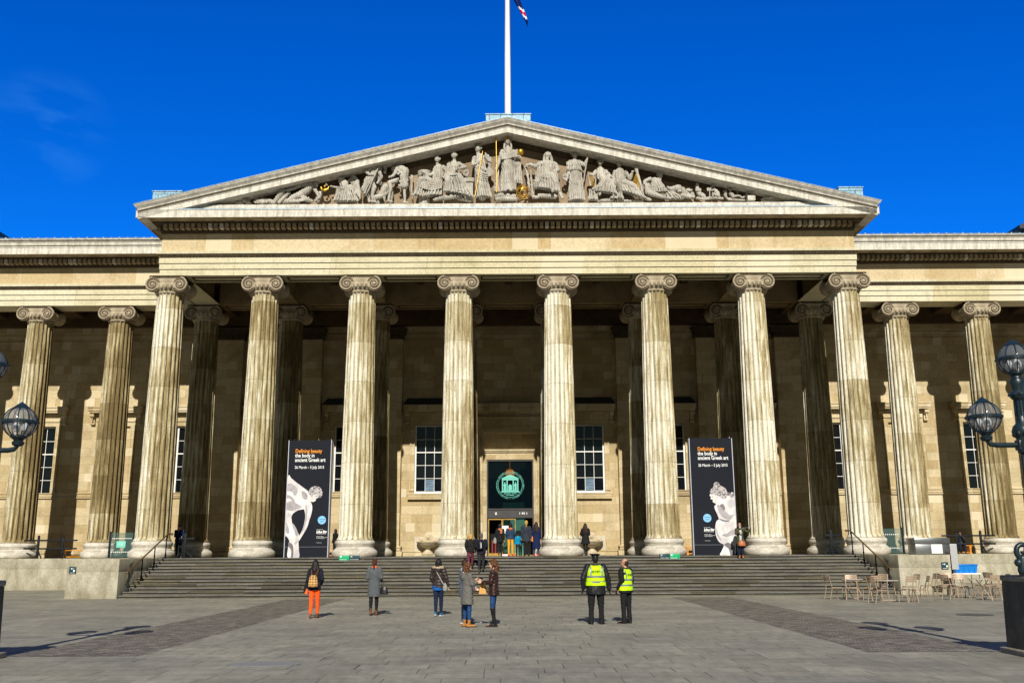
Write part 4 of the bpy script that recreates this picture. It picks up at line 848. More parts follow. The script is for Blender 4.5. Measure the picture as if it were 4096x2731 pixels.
g = MB(); [g.cap(q.p(1900 + 20 * k, 246 + 3 * abs(k - 2), .24 - .03 * abs(k - 2)), .018, q.p(1896 + 22 * k, 215 + 8 * abs(k - 2), .24), .013, 6) for k in range(5)]; g.tube([q.p(1885 + 11 * k, 262 - 6 * sin(pi * k / 10), .1 + .14 * sin(pi * k / 10)) for k in range(11)], .02, 6); gilt('crown', g, o)
q = P3(); g = MB(); c = q.p(188, 1172, .3); R = 124 * q.k
for rx, ry in ((.15, .2), (1.2, .3), (.5, 1.3), (-.6, .5)):
    Rm = Matrix.Rotation(ry, 3, 'Z') @ Matrix.Rotation(rx, 3, 'X'); n = 40; vs = []
    for i in range(n):
        a = 2 * pi * i / n
        for r_, h in ((R, -.035), (R, .035), (R - .02, .035), (R - .02, -.035)): vs.append(tuple(Vector(c) + Rm @ Vector((r_ * cos(a), h, r_ * sin(a)))))
    g.add(vs, [(4 * i + j, 4 * i + (j + 1) % 4, (4 * i + 4 + (j + 1) % 4) % (4 * n), (4 * i + 4 + j) % (4 * n)) for i in range(n) for j in range(4)])
g.tube([(c[0] - .3, c[1], c[2] + .32), (c[0] + .3, c[1], c[2] - .32)], .012, 6); g.ell(c, .05, 10)
tag(obj('armillary_sphere', g, M['gold'], smooth=40), 'gilded armillary sphere of open rings at the central goddess feet', 'armillary sphere', 'carved figures in the pediment')
s = P3(); s.head(610, 535, 62, .15, 0, hood=True); s.c(600, 600, 30, 605, 640, 20, .25); s.limb((600, 680, 90, .1), (600, 780, 96, .12), (580, 900, 100, .16)); s.limb((500, 660, 46, .12), (400, 720, 40, .15), (310, 690, 30, .2)); s.hand(260, 700, 26, -24, 26, .22); s.limb((730, 680, 50, .1), (780, 780, 44, .15), (720, 830, 34, .3)); s.hand(690, 820, 24, -26, -4, .36)
s.limb((470, 920, 76, .3), (430, 1010, 66, .35), (400, 1080, 50, .3)); s.limb((680, 900, 76, .3), (730, 1020, 64, .36), (740, 1130, 46, .3)); s.folds((400, 860), (760, 840), (400, 1080), (790, 1160), 18, 14, .3, .12); s.swag(400, 850, 740, 860, 3, 40, 15, .38, 24); s.folds((450, 640), (720, 640), (440, 830), (740, 830), 13, 12, .2, .08); s.e(680, 1170, 30, 40, .5); s.limb((800, 1180, 30, .3), (850, 1270, 22, .3)); s.c(460, 1210, 40, 720, 1220, 50, .1); s.limb((230, 720, 24, .05), (270, 900, 22, .05), (300, 1200, 26, .05)); s.limb((320, 780, 16, .05), (330, 1000, 16, .05), (360, 1240, 30, .1)); s.c(360, 1240, 34, 420, 1250, 28, .2)
s.done('veiled_seated_statue', 'bearded veiled figure seated frontally on a chair beside armillary sphere')
s = P3(); s.head(1080, 510, 56, .05, .5); s.limb((1070, 650, 74, .08), (1070, 760, 78, .1), (1090, 900, 92, .1), (1090, 1100, 96, .08)); s.limb((990, 650, 40, .1), (960, 760, 34, .12), (960, 850, 30, .2), (930, 900, 22, .25)); s.limb((1170, 650, 42, .1), (1240, 700, 36, .15), (1270, 640, 26, .2), (1285, 600, 20, .22)); s.hand(1287, 590, 18, 2, -14, .24)
s.folds((990, 790), (1170, 790), (970, 1290), (1220, 1290), 16, 14, .14, .18); s.folds((980, 620), (1160, 620), (980, 790), (1180, 790), 11, 11, .2, .08); s.folds((940, 640), (980, 640), (940, 780), (990, 800), 4, 12, .14)
for k in range(16): a = k * 2.4; s.e(910 + 50 * cos(a) * (.5 + .5 * ((k * 3) % 7) / 7), 910 + 70 * sin(a) * (.5 + .5 * ((k * 5) % 7) / 7), 22, 22, .24)
s.c(1275, 620, 14, 1215, 1000, 10, .3, .3)
o = s.done('flute_bearer_statue', 'standing robed woman holding a tall flute and a tragic mask'); q = P3(); g = MB(); g.cap(q.p(1292, 560, .26), .035, q.p(1297, 490, .26), .02, 8); gilt('flute_tip', g, o)
s = P3(); s.head(1510, 640, 54, .05, 0); s.limb((1510, 790, 76, .08), (1520, 880, 82, .12), (1560, 960, 84, .18)); s.limb((1430, 800, 36, .12), (1390, 870, 30, .2), (1330, 870, 24, .25)); s.hand(1310, 865, 22, -18, 20, .28); s.limb((1600, 800, 40, .1), (1670, 890, 34, .18), (1640, 920, 26, .3)); s.hand(1640, 920, 22, -20, 10, .32); s.limb((1560, 980, 66, .3), (1500, 1080, 54, .34), (1380, 1120, 34, .3)); s.limb((1650, 990, 66, .25), (1720, 1100, 50, .3), (1720, 1230, 34, .2)); s.folds((1520, 950), (1740, 960), (1400, 1150), (1760, 1190), 15, 13, .3, .08); s.swag(1440, 820, 1640, 830, 4, 50, 10, .24, 34); s.folds((1320, 1120), (1430, 1140), (1300, 1280), (1440, 1290), 6, 12, .2); s.e(1480, 1200, 28, 42, .3); s.c(1680, 1250, 22, 1750, 1250, 18, .2); s.c(1460, 1290, 30, 1700, 1270, 40, .0); s.limb((1290, 890, 12, .3), (1330, 1060, 16, .3)); s.limb((1370, 880, 12, .3), (1420, 960, 13, .3), (1410, 1080, 14, .3))
o = s.done('lyre_player_statue', 'seated robed woman with a small gold stringed lyre'); q = P3(); g = MB(); [g.tube([q.p(1308 + 14 * k, 895, .31), q.p(1350 + 14 * k, 1075, .31)], .011, 5) for k in range(5)]; gilt('string', g, o); tag(o.children[0], kind='stuff')
s = P3(); s.head(1840, 660, 56, .05, .1); s.limb((1840, 810, 80, .08), (1840, 900, 84, .12), (1850, 980, 84, .18)); s.limb((1760, 810, 40, .1), (1730, 900, 34, .12), (1750, 980, 28, .2)); s.limb((1940, 820, 40, .1), (2010, 930, 36, .15), (2040, 860, 28, .2)); s.hand(2055, 830, 24, 2, -26, .25); s.limb((1800, 1020, 66, .3), (1850, 1120, 50, .32), (1830, 1220, 36, .2)); s.limb((1900, 1010, 70, .3), (2060, 1080, 58, .34), (2160, 1190, 40, .3)); s.folds((1780, 1000), (2040, 1000), (1800, 1130), (2210, 1260), 16, 14, .3, .1); s.swag(1760, 800, 1930, 800, 5, 55, 10, .22, 34); s.folds((1790, 1120), (1860, 1120), (1780, 1260), (1880, 1270), 5, 12, .2); s.limb((2120, 740, 40, .2), (2140, 860, 24, .22), (2190, 1060, 22, .26), (2225, 1250, 20, .3)); s.e(2122, 740, 44, 44, .2, 26); s.e(2122, 740, 18, 18, .34); s.limb((2200, 1250, 24, .3), (2255, 1260, 22, .3)); s.c(1800, 1290, 30, 2200, 1280, 30, .0)
o = s.done('harp_player_statue', 'seated robed woman beside a tall harp with scrolled head'); q = P3(); g = MB(); [g.tube([q.p(2060 + 13 * k, 960 - 30 * k, .28), q.p(2075 + 18 * k, 1030 + 14 * k, .30)], .012, 5) for k in range(6)]; gilt('string', g, o); tag(o.children[0], kind='stuff')
s = P4(); s.head(480, 500, 44, .05, .7); [s.e(440 + 14 * k, 465 - 8 * sin(pi * k / 6), 13, 12, .12) for k in range(7)]; s.limb((400, 580, 50, .05), (390, 660, 52, .1), (370, 740, 50, .12)); s.limb((340, 560, 30, .1), (270, 590, 26, .12), (260, 630, 24, .12)); s.limb((420, 590, 34, .12), (480, 650, 24, .2), (530, 710, 18, .3)); s.hand(545, 720, 14, 12, 10, .32); s.folds((390, 560), (450, 560), (440, 740), (560, 740), 8, 9, .2, .06); s.limb((300, 660, 46, .15), (300, 750, 44, .2), (400, 790, 36, .3), (500, 825, 24, .3), (590, 835, 16, .3)); s.folds((520, 740), (640, 730), (540, 830), (760, 830), 9, 9, .2, .06); s.swag(260, 640, 420, 660, 4, 26, 9, .22, 22); s.c(280, 820, 26, 330, 835, 20, .1); s.limb((620, 750, 30, .15), (700, 790, 26, .15), (780, 820, 14, .2))
s.done('garlanded_youth_statue', 'reclining garlanded youth in loose drapery, right of the harp')
s = P4(); s.limb((575, 660, 16, .0), (620, 690, 34, .05), (700, 690, 56, .1), (770, 720, 48, .1), (830, 780, 40, .1), (900, 800, 30, .1)); s.e(710, 690, 56, 52, .15); s.e(655, 690, 15, 16, .2); s.e(780, 690, 15, 16, .2); s.e(720, 745, 30, 20, .3); s.c(760, 790, 34, 860, 810, 24, .2)
s.done('lion_statue', 'carved lion resting its head just right of the youth')
s = P4(); s.c(850, 710, 40, 870, 715, 36, 0); s.swag(820, 700, 900, 700, 2, 10, 8, .1, 12); s.c(975, 660, 26, 975, 620, 22, 0); s.c(975, 700, 34, 975, 730, 26, .05); s.swag(940, 690, 1010, 690, 3, 6, 7, .12, 14); s.limb((990, 750, 34, .05), (1040, 780, 36, .05), (1075, 825, 16, .05)); s.limb((900, 750, 26, .05), (920, 790, 20, .05)); s.c(960, 815, 20, 1050, 830, 16, .1)
s.done('urn_and_shell_statue', 'dim carved urns and coiled shell between lion and crouching child', 'carved urns')
s = P4(); s.head(1180, 650, 30, 0, -.4); s.limb((1200, 700, 32, .05), (1230, 740, 34, .05), (1240, 780, 34, .05)); s.limb((1190, 700, 16, .1), (1160, 720, 12, .15)); s.limb((1230, 780, 24, .12), (1170, 760, 18, .15), (1165, 795, 13, .15)); s.limb((1125, 800, 8, .15), (1125, 700, 7, .15)); [s.e(1100 + 22 * (k % 3), 690 + 14 * (k // 3), 13, 11, .16) for k in range(9)]; s.limb((1100, 815, 24, .05), (1200, 805, 20, .05), (1300, 815, 18, .05))
s.done('crouching_child_statue', 'small crouching child holding a leafy plant on the right slope')
s = P4(); s.head(1415, 695, 30, 0, .1); s.limb((1415, 750, 30, .05), (1440, 790, 30, .08)); s.limb((1460, 790, 18, .1), (1520, 780, 14, .1), (1560, 810, 11, .1)); s.limb((1350, 720, 26, .0), (1345, 770, 22), (1365, 810, 14)); s.limb((1330, 715, 14, .05), (1345, 705, 10)); s.limb((1580, 800, 18, .05), (1620, 770, 12, .05), (1635, 740, 7, .05)); s.c(1510, 740, 9, 1505, 712, 6); s.limb((1380, 820, 20, .02), (1480, 830, 16, .02), (1590, 838, 12, .05))
s.done('reclining_child_statue', 'small child reclining with feet up near the right corner')
g = MB(); s = P4(); a = s.p(1625, 0)[0]; b = s.p(1728, 0)[0]; g.bbox(a, b, -1.55, -1.1, s.p(1670, 856)[2], s.p(1670, 790)[2], .02); tag(obj('cube_statue', g, M['statue'], smooth=40), 'plain squared stone block beside the reclining child feet', 'carved block', 'carved figures in the pediment')
s = P4(); s.limb((1830, 825, 16, .05), (1880, 810, 22, .05), (1950, 805, 18, .05), (2015, 806, 7, .05)); s.limb((1830, 845, 10, .05), (1930, 838, 10, .05), (2100, 832, 6, .0)); s.e(2100, 826, 8, 10)
s.done('fish_statue', 'carved fish and shell lying in the far right corner of the pediment')
# anti-bird netting is too fine to read; the flagpole and the flag
fp = MB(); fp.lathe([(.17, 0), (.165, 1.0), (.16, 3.5), (.125, 7), (.11, 12.5), (.10, 13.6)], 20); fp.lathe([(.21, 0), (.21, .1), (.18, .16)], 20)
pole = obj('flagpole', fp, M['offwhite'], smooth=50, loc=(.03, -.9, 24.30)); tag(pole, 'tall white flagpole rising from the pediment apex', 'flagpole')
g = MB(); g.tube([(.17, 0, .3), (.13, 0, 13.4)], .012, 5); link('halyard', g.mesh('halyard', M['slate']), pole)
g = MB(); g.ell((0, 0, 13.7), .16, 14); link('finial', g.mesh('finial', M['gold'], 60), pole)
fm = NT('flag_cloth', .8, .1); x, y, z = fm.sep(fm.map()); t = fm.math('FRACT', fm.math('MULTIPLY', fm.math('ADD', z, fm.math('MULTIPLY', x, .8)), .75))
M['flag'] = fm.col(fm.ramp(t, [(0, (.01, .02, .13)), (.36, (.01, .02, .13)), (.37, (.75, .75, .78)), (.46, (.75, .75, .78)), (.47, (.55, .01, .03)), (.60, (.55, .01, .03)), (.61, (.75, .75, .78)), (.70, (.75, .75, .78)), (.71, (.01, .02, .13)), (1, (.01, .02, .13))], 'CONSTANT'))
g = MB(); n = 30; mm = 10; vs = []                        # limp flag: a folded hanging sheet
for i in range(n + 1):
    t = i / n; z = -6.1 * t
    for j in range(mm + 1):
        u = j / mm; wdt = .62 * (1 - t) ** .8 + .10 * (1 - t ** 6); vs.append((.12 + .2 * t + .8 * max(0, (t - .6) / .4) + (u - .5) * wdt * (1 if t > .5 else .3 + 1.4 * t) + .04 * sin(9 * t + u * 4), .10 * sin(u * 15 + 3 * t) + .05 * sin(12 * t), z + (.25 * u * t)))
g.add(vs, [(i * (mm + 1) + j, i * (mm + 1) + j + 1, (i + 1) * (mm + 1) + j + 1, (i + 1) * (mm + 1) + j) for i in range(n) for j in range(mm)])
fl = obj('flag', g, M['flag'], smooth=170, loc=(.03, -.9, 36.05)); tag(fl, 'limp blue, white and red flag hanging from the flagpole', 'flag')
sm = fl.modifiers.new('thick', 'SOLIDIFY'); sm.thickness = .01
# ================================================================ STREET FURNITURE AND FITTINGS
# ---- lamp posts on granite plinths
M['granite'] = soot_stone('plinth_granite', (.16, .14, .105), (.06, .05, .035), .5, 1.6, (1, 1, 1)); M['gcap'] = soot_stone('plinth_cap_stone', (.40, .36, .27), (.18, .15, .10), .5, 2, (1, 1, 1))
def lamp(x, side, pl, ll):
    y = -30.6; p = empty('lamp_plinth', pl, 'plinth', (x * 1.048, y, 0), group='granite plinths under the lamp posts'); g = MB()
    g.add([(a * w_, b * w_, z) for z, w_ in ((0, .80), (1.27, .775)) for a, b in ((-1, -1), (1, -1), (1, 1), (-1, 1))], [(0, 3, 2, 1), (4, 5, 6, 7), (0, 1, 5, 4), (1, 2, 6, 5), (2, 3, 7, 6), (3, 0, 4, 7)]); link('block', g.mesh('block', M['granite']), p)
    g = MB(); g.bbox(-.80, .80, -.80, .80, 1.272, 1.38, .03); link('capping', g.mesh('capping', M['gcap'], 40), p)
    g = MB(); g.bbox(-.90, .90, -.90, .90, 0, .10, .03); link('foot', g.mesh('foot', M['gcap'], 40), p)
    r = empty('lamp_post', ll, 'lamp post', (x, y, 1.38), group='three globed lamp posts'); r.scale = (.95, .95, .95); G_ = M['green_iron']
    g = MB(); g.lathe([(.36, 0), (.36, .08), (.30, .12), (.32, .20), (.26, .26), (.25, .42), (.20, .46), (.22, .52), (.15, .60), (.11, .68), (.105, .9)], 20)
    for k in range(4):                                    # scrolled feet
        a = pi / 2 * k + pi / 4 * 0; T = Matrix.Rotation(a, 4, 'Z'); pts = [(.26 + .16 * cos(t * 4.6 * pi / 2 - 1.2) * (1 - t * .8), 0, .46 + .16 * sin(t * 4.6 * pi / 2 - 1.2) * (1 - t * .8)) for t in [i / 20 for i in range(21)]]
        g.tube(pts, [.055 * (1 - .4 * i / 20) for i in range(21)], 8, T=T); g.cap(T @ Vector((.33, 0, .10)), .08, T @ Vector((.30, 0, .32)), .07, 10); g.ell(T @ Vector((.38, 0, .24)), .08, 10)
    link('base', g.mesh('base', G_, 50), r)
    g = MB(); F = 12; prof = [(.095, .85), (.088, 1.5), (.08, 2.30)]; n = F * 4; vs = [((rr - .012 * (k % 4 == 0)) * cos(2 * pi * k / n), (rr - .012 * (k % 4 == 0)) * sin(2 * pi * k / n), z) for rr, z in prof for k in range(n)]
    g.add(vs, [(i * n + k, i * n + (k + 1) % n, (i + 1) * n + (k + 1) % n, (i + 1) * n + k) for i in range(2) for k in range(n)])
    g.lathe([(.08, 2.26), (.13, 2.30), (.13, 2.36), (.16, 2.40), (.13, 2.55), (.16, 2.62), (.20, 2.70), (.17, 2.80), (.11, 2.86), (.10, 2.95), (.085, 3.0), (.08, 3.3), (.13, 3.34), (.17, 3.40), (.17, 3.44), (.10, 3.50), (.12, 3.6), (.14, 3.68), (.10, 3.74), (.10, 3.78)], 20)
    for k in range(10): a = 2 * pi * k / 10; g.ell((.15 * cos(a), .15 * sin(a), 3.42), (.05, .05, .035), 6); g.ell((.16 * cos(a), .16 * sin(a), 2.66), (.045, .045, .07), 6)
    for k in range(10): a = 2 * pi * k / 10; g.tube([(.09 * cos(a), .09 * sin(a), 3.0), (.085 * cos(a), .085 * sin(a), 3.3)], .014, 5)
    link('pole', g.mesh('pole', G_, 50), r)
    def globe(cx, cz):
        R = .31; L = part_empty('lantern', r, (cx, 0, cz))
        g = MB(); g.ell((0, 0, 0), R - .008, 28); link('globe', g.mesh('globe', M['globe'], 170), L)
        g = MB(); g.lathe([(R + .005, -.035), (R + .028, -.025), (R + .028, .025), (R + .005, .035)], 36, cap=False)
        for k in range(40): a = 2 * pi * k / 40; g.ell(((R + .022) * cos(a), (R + .022) * sin(a), 0), (.016, .016, .02), 6)
        for k in range(10):
            a = 2 * pi * k / 10; g.tube([(R * cos(t) * cos(a), R * cos(t) * sin(a), R * sin(t)) for t in [radians(-78 + 156 * i / 14) for i in range(15)]], .012, 5)
        g.lathe([(.13, R - .05), (.15, R - .03), (.10, R + .02), (.02, R + .08), (.001, R + .10)], 20); g.lathe([(.02, -R - .12), (.09, -R - .12), (.12, -R - .08), (.08, -R - .05), (.10, -R - .02), (.16, -R + .02), (.16, -R + .05), (.10, -R + .06)], 20)
        link('cage', g.mesh('cage', G_, 50), L)
        g = MB()
        for k in range(3): a = 2 * pi * k / 3 + .4; g.ell((.1 * cos(a), .1 * sin(a), -.10), (.06, .06, .10), 10); g.tube([(.1 * cos(a), .1 * sin(a), -.2), (.1 * cos(a), .1 * sin(a), -.30)], .03, 6)
        link('bulb', g.mesh('bulb', M['signwhite'], 60), L); L.children[2]['kind'] = 'stuff'
    globe(0, 4.12)
    for s in (-1, 1):
        g = MB(); cx = s * .72
        for dy, dz in ((-.022, 0), (.022, 0), (0, .022), (0, -.022)): g.tube([(s * .08, dy, 2.44 + dz), (cx - s * .18, dy, 2.44 + dz), (cx - s * .06, dy, 2.46 + dz), (cx - s * .01, dy, 2.52 + dz), (cx, dy, 2.60)], .028, 8)
        g.ell((cx, 0, 2.56), (.11, .11, .05), 12); g.tube([(cx, 0, 2.56), (cx, 0, 2.72)], .04, 8); g.bbox(s * .06 - .09, s * .06 + .09, -.09, .09, 2.34, 2.54, .02)
        link('arm', g.mesh('arm', G_, 50), r); globe(cx, 2.98)
lamp(-9.55, -1, 'granite lamp plinth at the left edge, mostly out of view', 'green iron lamp post at the left edge with clear caged globes')
lamp(9.55, 1, 'granite lamp plinth at the right edge, near the cafe chairs', 'green iron lamp post at the right edge with clear caged globes')

# ---- folding cafe chairs and tables
M['taupe'] = plain('taupe_chair_paint', (.37, .27, .185), .45, .4, .1, .08, 20); M['tabletop'] = plain('pale_table_top', (.50, .43, .38), .4, .4, .1, .08, 10)
def rod(pts, r=.016): g = MB(); g.tube(pts, r, 6); return g
def make_chair():
    t = empty('cafe_chair', '', 'chair'); t['label'] = ''
    g = MB()
    for k in range(7): y = -.20 + .064 * k; g.bbox(-.20, .20, y, y + .055, .445 + .006 * cos(k), .458 + .006 * cos(k), .004)
    link('seat', g.mesh('seat', M['taupe'], 40), t)
    g = MB()
    for z0, z1 in ((.865, .925), (.79, .85), (.715, .775)):
        for i in range(6):
            x = -.20 + .4 * i / 6; b0 = -.03 * sin(pi * i / 6); b1 = -.03 * sin(pi * (i + 1) / 6); yy = -.285 - (z0 - .7) * .25
            g.add([(x, yy + b0, z0), (x + .4 / 6, yy + b1, z0), (x + .4 / 6, yy + b1 - .015, z1), (x, yy + b0 - .015, z1), (x, yy + b0 + .012, z0), (x + .4 / 6, yy + b1 + .012, z0), (x + .4 / 6, yy + b1 - .003, z1), (x, yy + b0 - .003, z1)], [(0, 1, 2, 3), (7, 6, 5, 4), (0, 4, 5, 1), (3, 2, 6, 7)])
    link('backrest', g.mesh('backrest', M['taupe']), t)
    for s in (-1, 1):
        link('leg', rod([(s * .205, .26, 0), (s * .205, .235, .30), (s * .205, .215, .40), (s * .205, .17, .435), (s * .205, -.19, .435)]).mesh('leg', M['taupe'], 60), t)
        link('leg', rod([(s * .205, -.33, 0), (s * .205, -.22, .44), (s * .205, -.285, .70), (s * .205, -.345, .92)]).mesh('leg', M['taupe'], 60), t)
    return t
GRP = 'taupe metal cafe chairs on the forecourt'
chairs = [  # x, y, turn, label
 (12.75, -9.6, -75, 'leftmost cafe chair, seen side-on facing right'), (13.2, -10.25, 160, 'cafe chair with bright sunlit back, second from the left'), (13.8, -10.7, 15, 'cafe chair turned away from camera between the two left tables'),
 (13.35, -12.6, -70, 'nearest cafe chair, side-on facing right before the big round table'), (14.9, -8.6, 130, 'cafe chair behind the second table, against the steps'), (14.6, -12.1, 10, 'cafe chair with its back to camera at the right of second table'),
 (15.9, -9.2, 100, 'cafe chair facing left behind the second table'), (15.1, -12.0, 80, 'cafe chair facing left, nearest the camera right of second table'), (17.05, -8.1, 85, 'lone cafe chair facing left in front of the stained block'),
 (17.85, -8.0, -85, 'lone cafe chair facing right, back to back with another'), (16.9, -10.6, -70, 'cafe chair side-on, left of the third table'), (18.0, -9.0, 170, 'sunlit cafe chair facing camera behind the third table'),
 (18.15, -11.1, 8, 'cafe chair with its back to camera, right of the third table'), (19.4, -7.9, 95, 'cafe chair facing left, far side of the third table'), (19.35, -9.4, 85, 'cafe chair facing left beside the lamp plinth'),
 (20.5, -6.6, -80, 'farthest right cafe chair, near the blue tub'), (18.3, -7.3, 175, 'farthest cafe chair, against the terrace wall below the steel cabinet')]
ch0 = make_chair()
for i, (x, y, a, lab) in enumerate(chairs):
    c = ch0 if i == 0 else dup(ch0); c.location = (x, y, .0); c.rotation_euler = (0, 0, radians(a)); c['label'] = lab; c['group'] = GRP
def make_table():
    t = empty('cafe_table', '', 'table'); g = MB(); g.lathe([(.40, .735), (.405, .74), (.405, .755), (.40, .76)], 36); link('table_top', g.mesh('table_top', M['tabletop'], 40), t)
    for s in (-1, 1):
        link('leg', rod([(s * .24, -.30, 0), (s * .24, .26, .73)]).mesh('leg', M['taupe'], 60), t); link('leg', rod([(s * .21, .30, 0), (s * .21, -.26, .73)]).mesh('leg', M['taupe'], 60), t)
    link('stretcher', rod([(-.24, -.27, .05), (.24, -.27, .05)]).mesh('stretcher', M['taupe'], 60), t); return t
tb0 = make_table()
for i, (x, y, a, lab) in enumerate([(13.45, -9.7, 20, 'small round cafe table at the left of the group'), (14.2, -11.3, -15, 'round cafe table second from left, ringed by chairs'), (18.3, -9.9, 35, 'round cafe table in the right cluster of chairs'), (20.0, -8.3, 60, 'round cafe table beside the lamp plinth'), (19.0, -6.4, 0, 'small cafe table farthest back beneath the terrace wall')]):
    c = tb0 if i == 0 else dup(tb0); c.location = (x, y, 0); c.rotation_euler = (0, 0, radians(a)); c['label'] = lab; c['group'] = 'round cafe tables on the forecourt'
# ---- blue tub, steel cabinet
M['blue'] = plain('blue_plastic', (.005, .19, .62), .35, .5, 0, .06, 4)
g = MB(); g.add([(a * w_, b * d_, z) for z, w_, d_ in ((0, .50, .36), (.36, .54, .42)) for a, b in ((-1, -1), (1, -1), (1, 1), (-1, 1))], [(0, 3, 2, 1), (0, 1, 5, 4), (1, 2, 6, 5), (2, 3, 7, 6), (3, 0, 4, 7)]); g.bbox(-.57, .57, -.46, .46, .36, .43, .025)
for k in range(4): g.box(-.40 + .26 * k, -.36 + .26 * k, -.425, -.36, .03, .34)
o = obj('storage_tub', g, M['blue'], smooth=40, loc=(22.75, 1.0, .735)); tag(o, 'bright blue lidded plastic tub standing on a white trolley', 'tub')
t = empty('service_trolley', 'white topped trolley carrying the blue tub by the terrace wall', 'trolley', (22.75, 1.0, 0)); g = MB(); g.bbox(-.75, .65, -.5, .5, .68, .732, .01); link('top', g.mesh('top', M['signwhite'], 40), t); g = MB(); g.bbox(-.7, .6, -.45, .45, .2, .23, .01); link('shelf', g.mesh('shelf', M['steel'], 40), t)
for a_ in (-.68, .58):
    for b_ in (-.43, .43): g = MB(); g.tube([(a_, b_, 0), (a_, b_, .69)], .02, 8); link('leg', g.mesh('leg', M['steel'], 60), t)
M['vent'] = plain('grey_vent_paint', (.42, .43, .43), .5, .4, 0, .05, 4)
t = empty('steel_cabinet', 'brushed steel lift cabinet with louvres on the right stone block', 'cabinet', (18.5, -5.2, ZP))
g = MB(); g.bbox(-.78, .78, -.4, .5, .46, .72, .02); g.bbox(-.74, .74, -.36, .46, .0, .455, .01); link('housing', g.mesh('housing', M['steel'], 40), t)
g = MB(); g.bbox(-.06, .42, -.38, -.36, .05, .44, .005); link('door', g.mesh('door', M['white'], 40), t)
g = MB(); g.bbox(.52, .81, -.90, -.88, -.62, .45, .005)
for k in range(24): g.box(.54, .79, -.91, -.899, -.58 + .042 * k, -.56 + .042 * k)
link('louvre', g.mesh('louvre', M['vent'], 40), t)
g = MB(); g.bbox(.54, .80, -.36, .3, -1.66, -.005, .01); link('shaft_casing', g.mesh('shaft_casing', M['frame_d'], 40), t)
# ---- wall signs
M['teal'] = plain('dark_teal_sign', (.008, .045, .055), .5, .3, 0, .05, 3); M['green'] = plain('green_sign', (.0, .36, .14), .5, .3, 0, .05, 3)
for x, arrow, lab in ((-18.73, -1, 'small dark green level access sign with left arrow'), (18.73, 1, 'small dark green level access sign with right arrow')):
    t = empty('access_sign', lab, 'sign', (x, -6.06, 1.20), group='level access signs on the stone blocks'); g = MB(); g.bbox(-.15, .15, -.02, .01, -.15, .15, .008); link('plate', g.mesh('plate', M['teal'], 40), t)
    g = MB(); g.box(-.07, .05, -.026, -.021, .055, .07) if arrow < 0 else g.box(-.10, .02, -.026, -.021, .055, .07)
    q = -.08 if arrow < 0 else .03; g.add([(q, -.025, .062), (q - arrow * -.0 + (.05 if arrow < 0 else -.05), -.025, .10), (q + (.05 if arrow < 0 else -.05), -.025, .025)], [(0, 1, 2) if arrow < 0 else (0, 2, 1)])
    g.box(.03, .10, -.026, -.021, -.06, .01) if arrow < 0 else g.box(.05, .12, -.026, -.021, -.06, .01); text_geo(g, 'Level access', .04, (0, -.023, -.11), bold=.001); link('lettering', g.mesh('lettering', M['signwhite']), t)
for x, first, lab in ((-7.6, 'green', 'green and teal step sign near the third column'), (7.64, 'teal', 'teal and green step sign near the sixth column')):
    t = empty('step_sign', lab, 'sign', (x, -1.67, 1.665), group='green and teal signs fixed to the top step')
    for k, nm in enumerate((first, 'teal' if first == 'green' else 'green')):
        x0 = -.49 + .49 * k; g = MB(); g.bbox(x0, x0 + .485, -.02, .02, -.155, .085, .006); link('panel', g.mesh('panel', M[nm], 40), t)
        g = MB(); g.bbox(x0 + .05, x0 + .13, -.026, -.019, .0, .07, .003) if nm == 'green' else [g.box(-.055, .055, -.004, .003, -.008, .008, T=Matrix.Translation((x0 + .10, -.023, .03)) @ Matrix.Rotation(a, 4, 'Y')) for a in (.7, 2.2)]
        text_geo(g, 'Emergency escape' if nm == 'green' else 'Do not sit on the steps', .042, (x0 + .04, -.023, -.10), align='LEFT', bold=.001); link('lettering', g.mesh('lettering', M['signwhite']), t)
# ---- iron railings between the wing columns
def railing(x0, x1, lab):
    t = empty('iron_railing', lab, 'railing', ((x0 + x1) / 2, 4.95, ZP), group='black railings between the wing columns'); L = (x1 - x0) / 2
    for s in (-1, 1):
        g = MB(); x = s * L * .46; g.bbox(x - .055, x + .055, -.05, .05, 0, 1.12, .01); g.ell((x, 0, 1.17), .07, 10); g.tube([(x, -.02, .5), (x + .24, -.02, .0)], .035, 6); link('post', g.mesh('post', M['iron'], 50), t)
    for z in (.92, .48): g = MB(); g.bbox(-L, L, -.035, -.0 + .035, z, z + .085, .008); link('rail', g.mesh('rail', M['iron'], 50), t)
for a, b, lab in ((-31.2, -28.3, 'black railing at the far left edge of the wing'), (-26.5, -23.6, 'black railing between the two left wing columns'), (23.6, 26.5, 'black railing between the two right wing columns, before the seated man'), (28.35, 31.3, 'black railing right of the outermost right wing column')): railing(a, b, lab)
def screen(x0, x1, lab, sign):
    t = empty('glass_screen', lab, 'glass screen', ((x0 + x1) / 2, 4.8, ZP)); L = (x1 - x0) / 2
    for s in (-1, 1): g = MB(); g.bbox(s * L - .05, s * L + .05, -.05, .05, 0, 1.42, .01); link('post', g.mesh('post', M['iron'], 50), t)
    g = MB(); g.box(-L + .05, L - .05, -.01, .01, .04, 1.36); link('pane', g.mesh('pane', M['screen']), t)
    g = MB(); [g.box(-L + .12 + .11 * k, -L + .17 + .11 * k, -.014, -.011, z, z + .05) for k in range(int((2 * L - .2) / .11)) for z in (.30, 1.02)]; link('marking', g.mesh('marking', M['signwhite']), t); t.children[-1]['kind'] = 'stuff'
    if sign:
        g = MB(); g.bbox(-.28, .22, -.04, -.015, .55, .90, .005); link('notice', g.mesh('notice', M['crest'], 40), t)
        g = MB(); [text_geo(g, s_, .055, (-.03, -.042, z)) for s_, z in (('Please use', .80), ('the steps or', .73), ('the level access', .66))]; link('lettering', g.mesh('lettering', M['signwhite']), t)
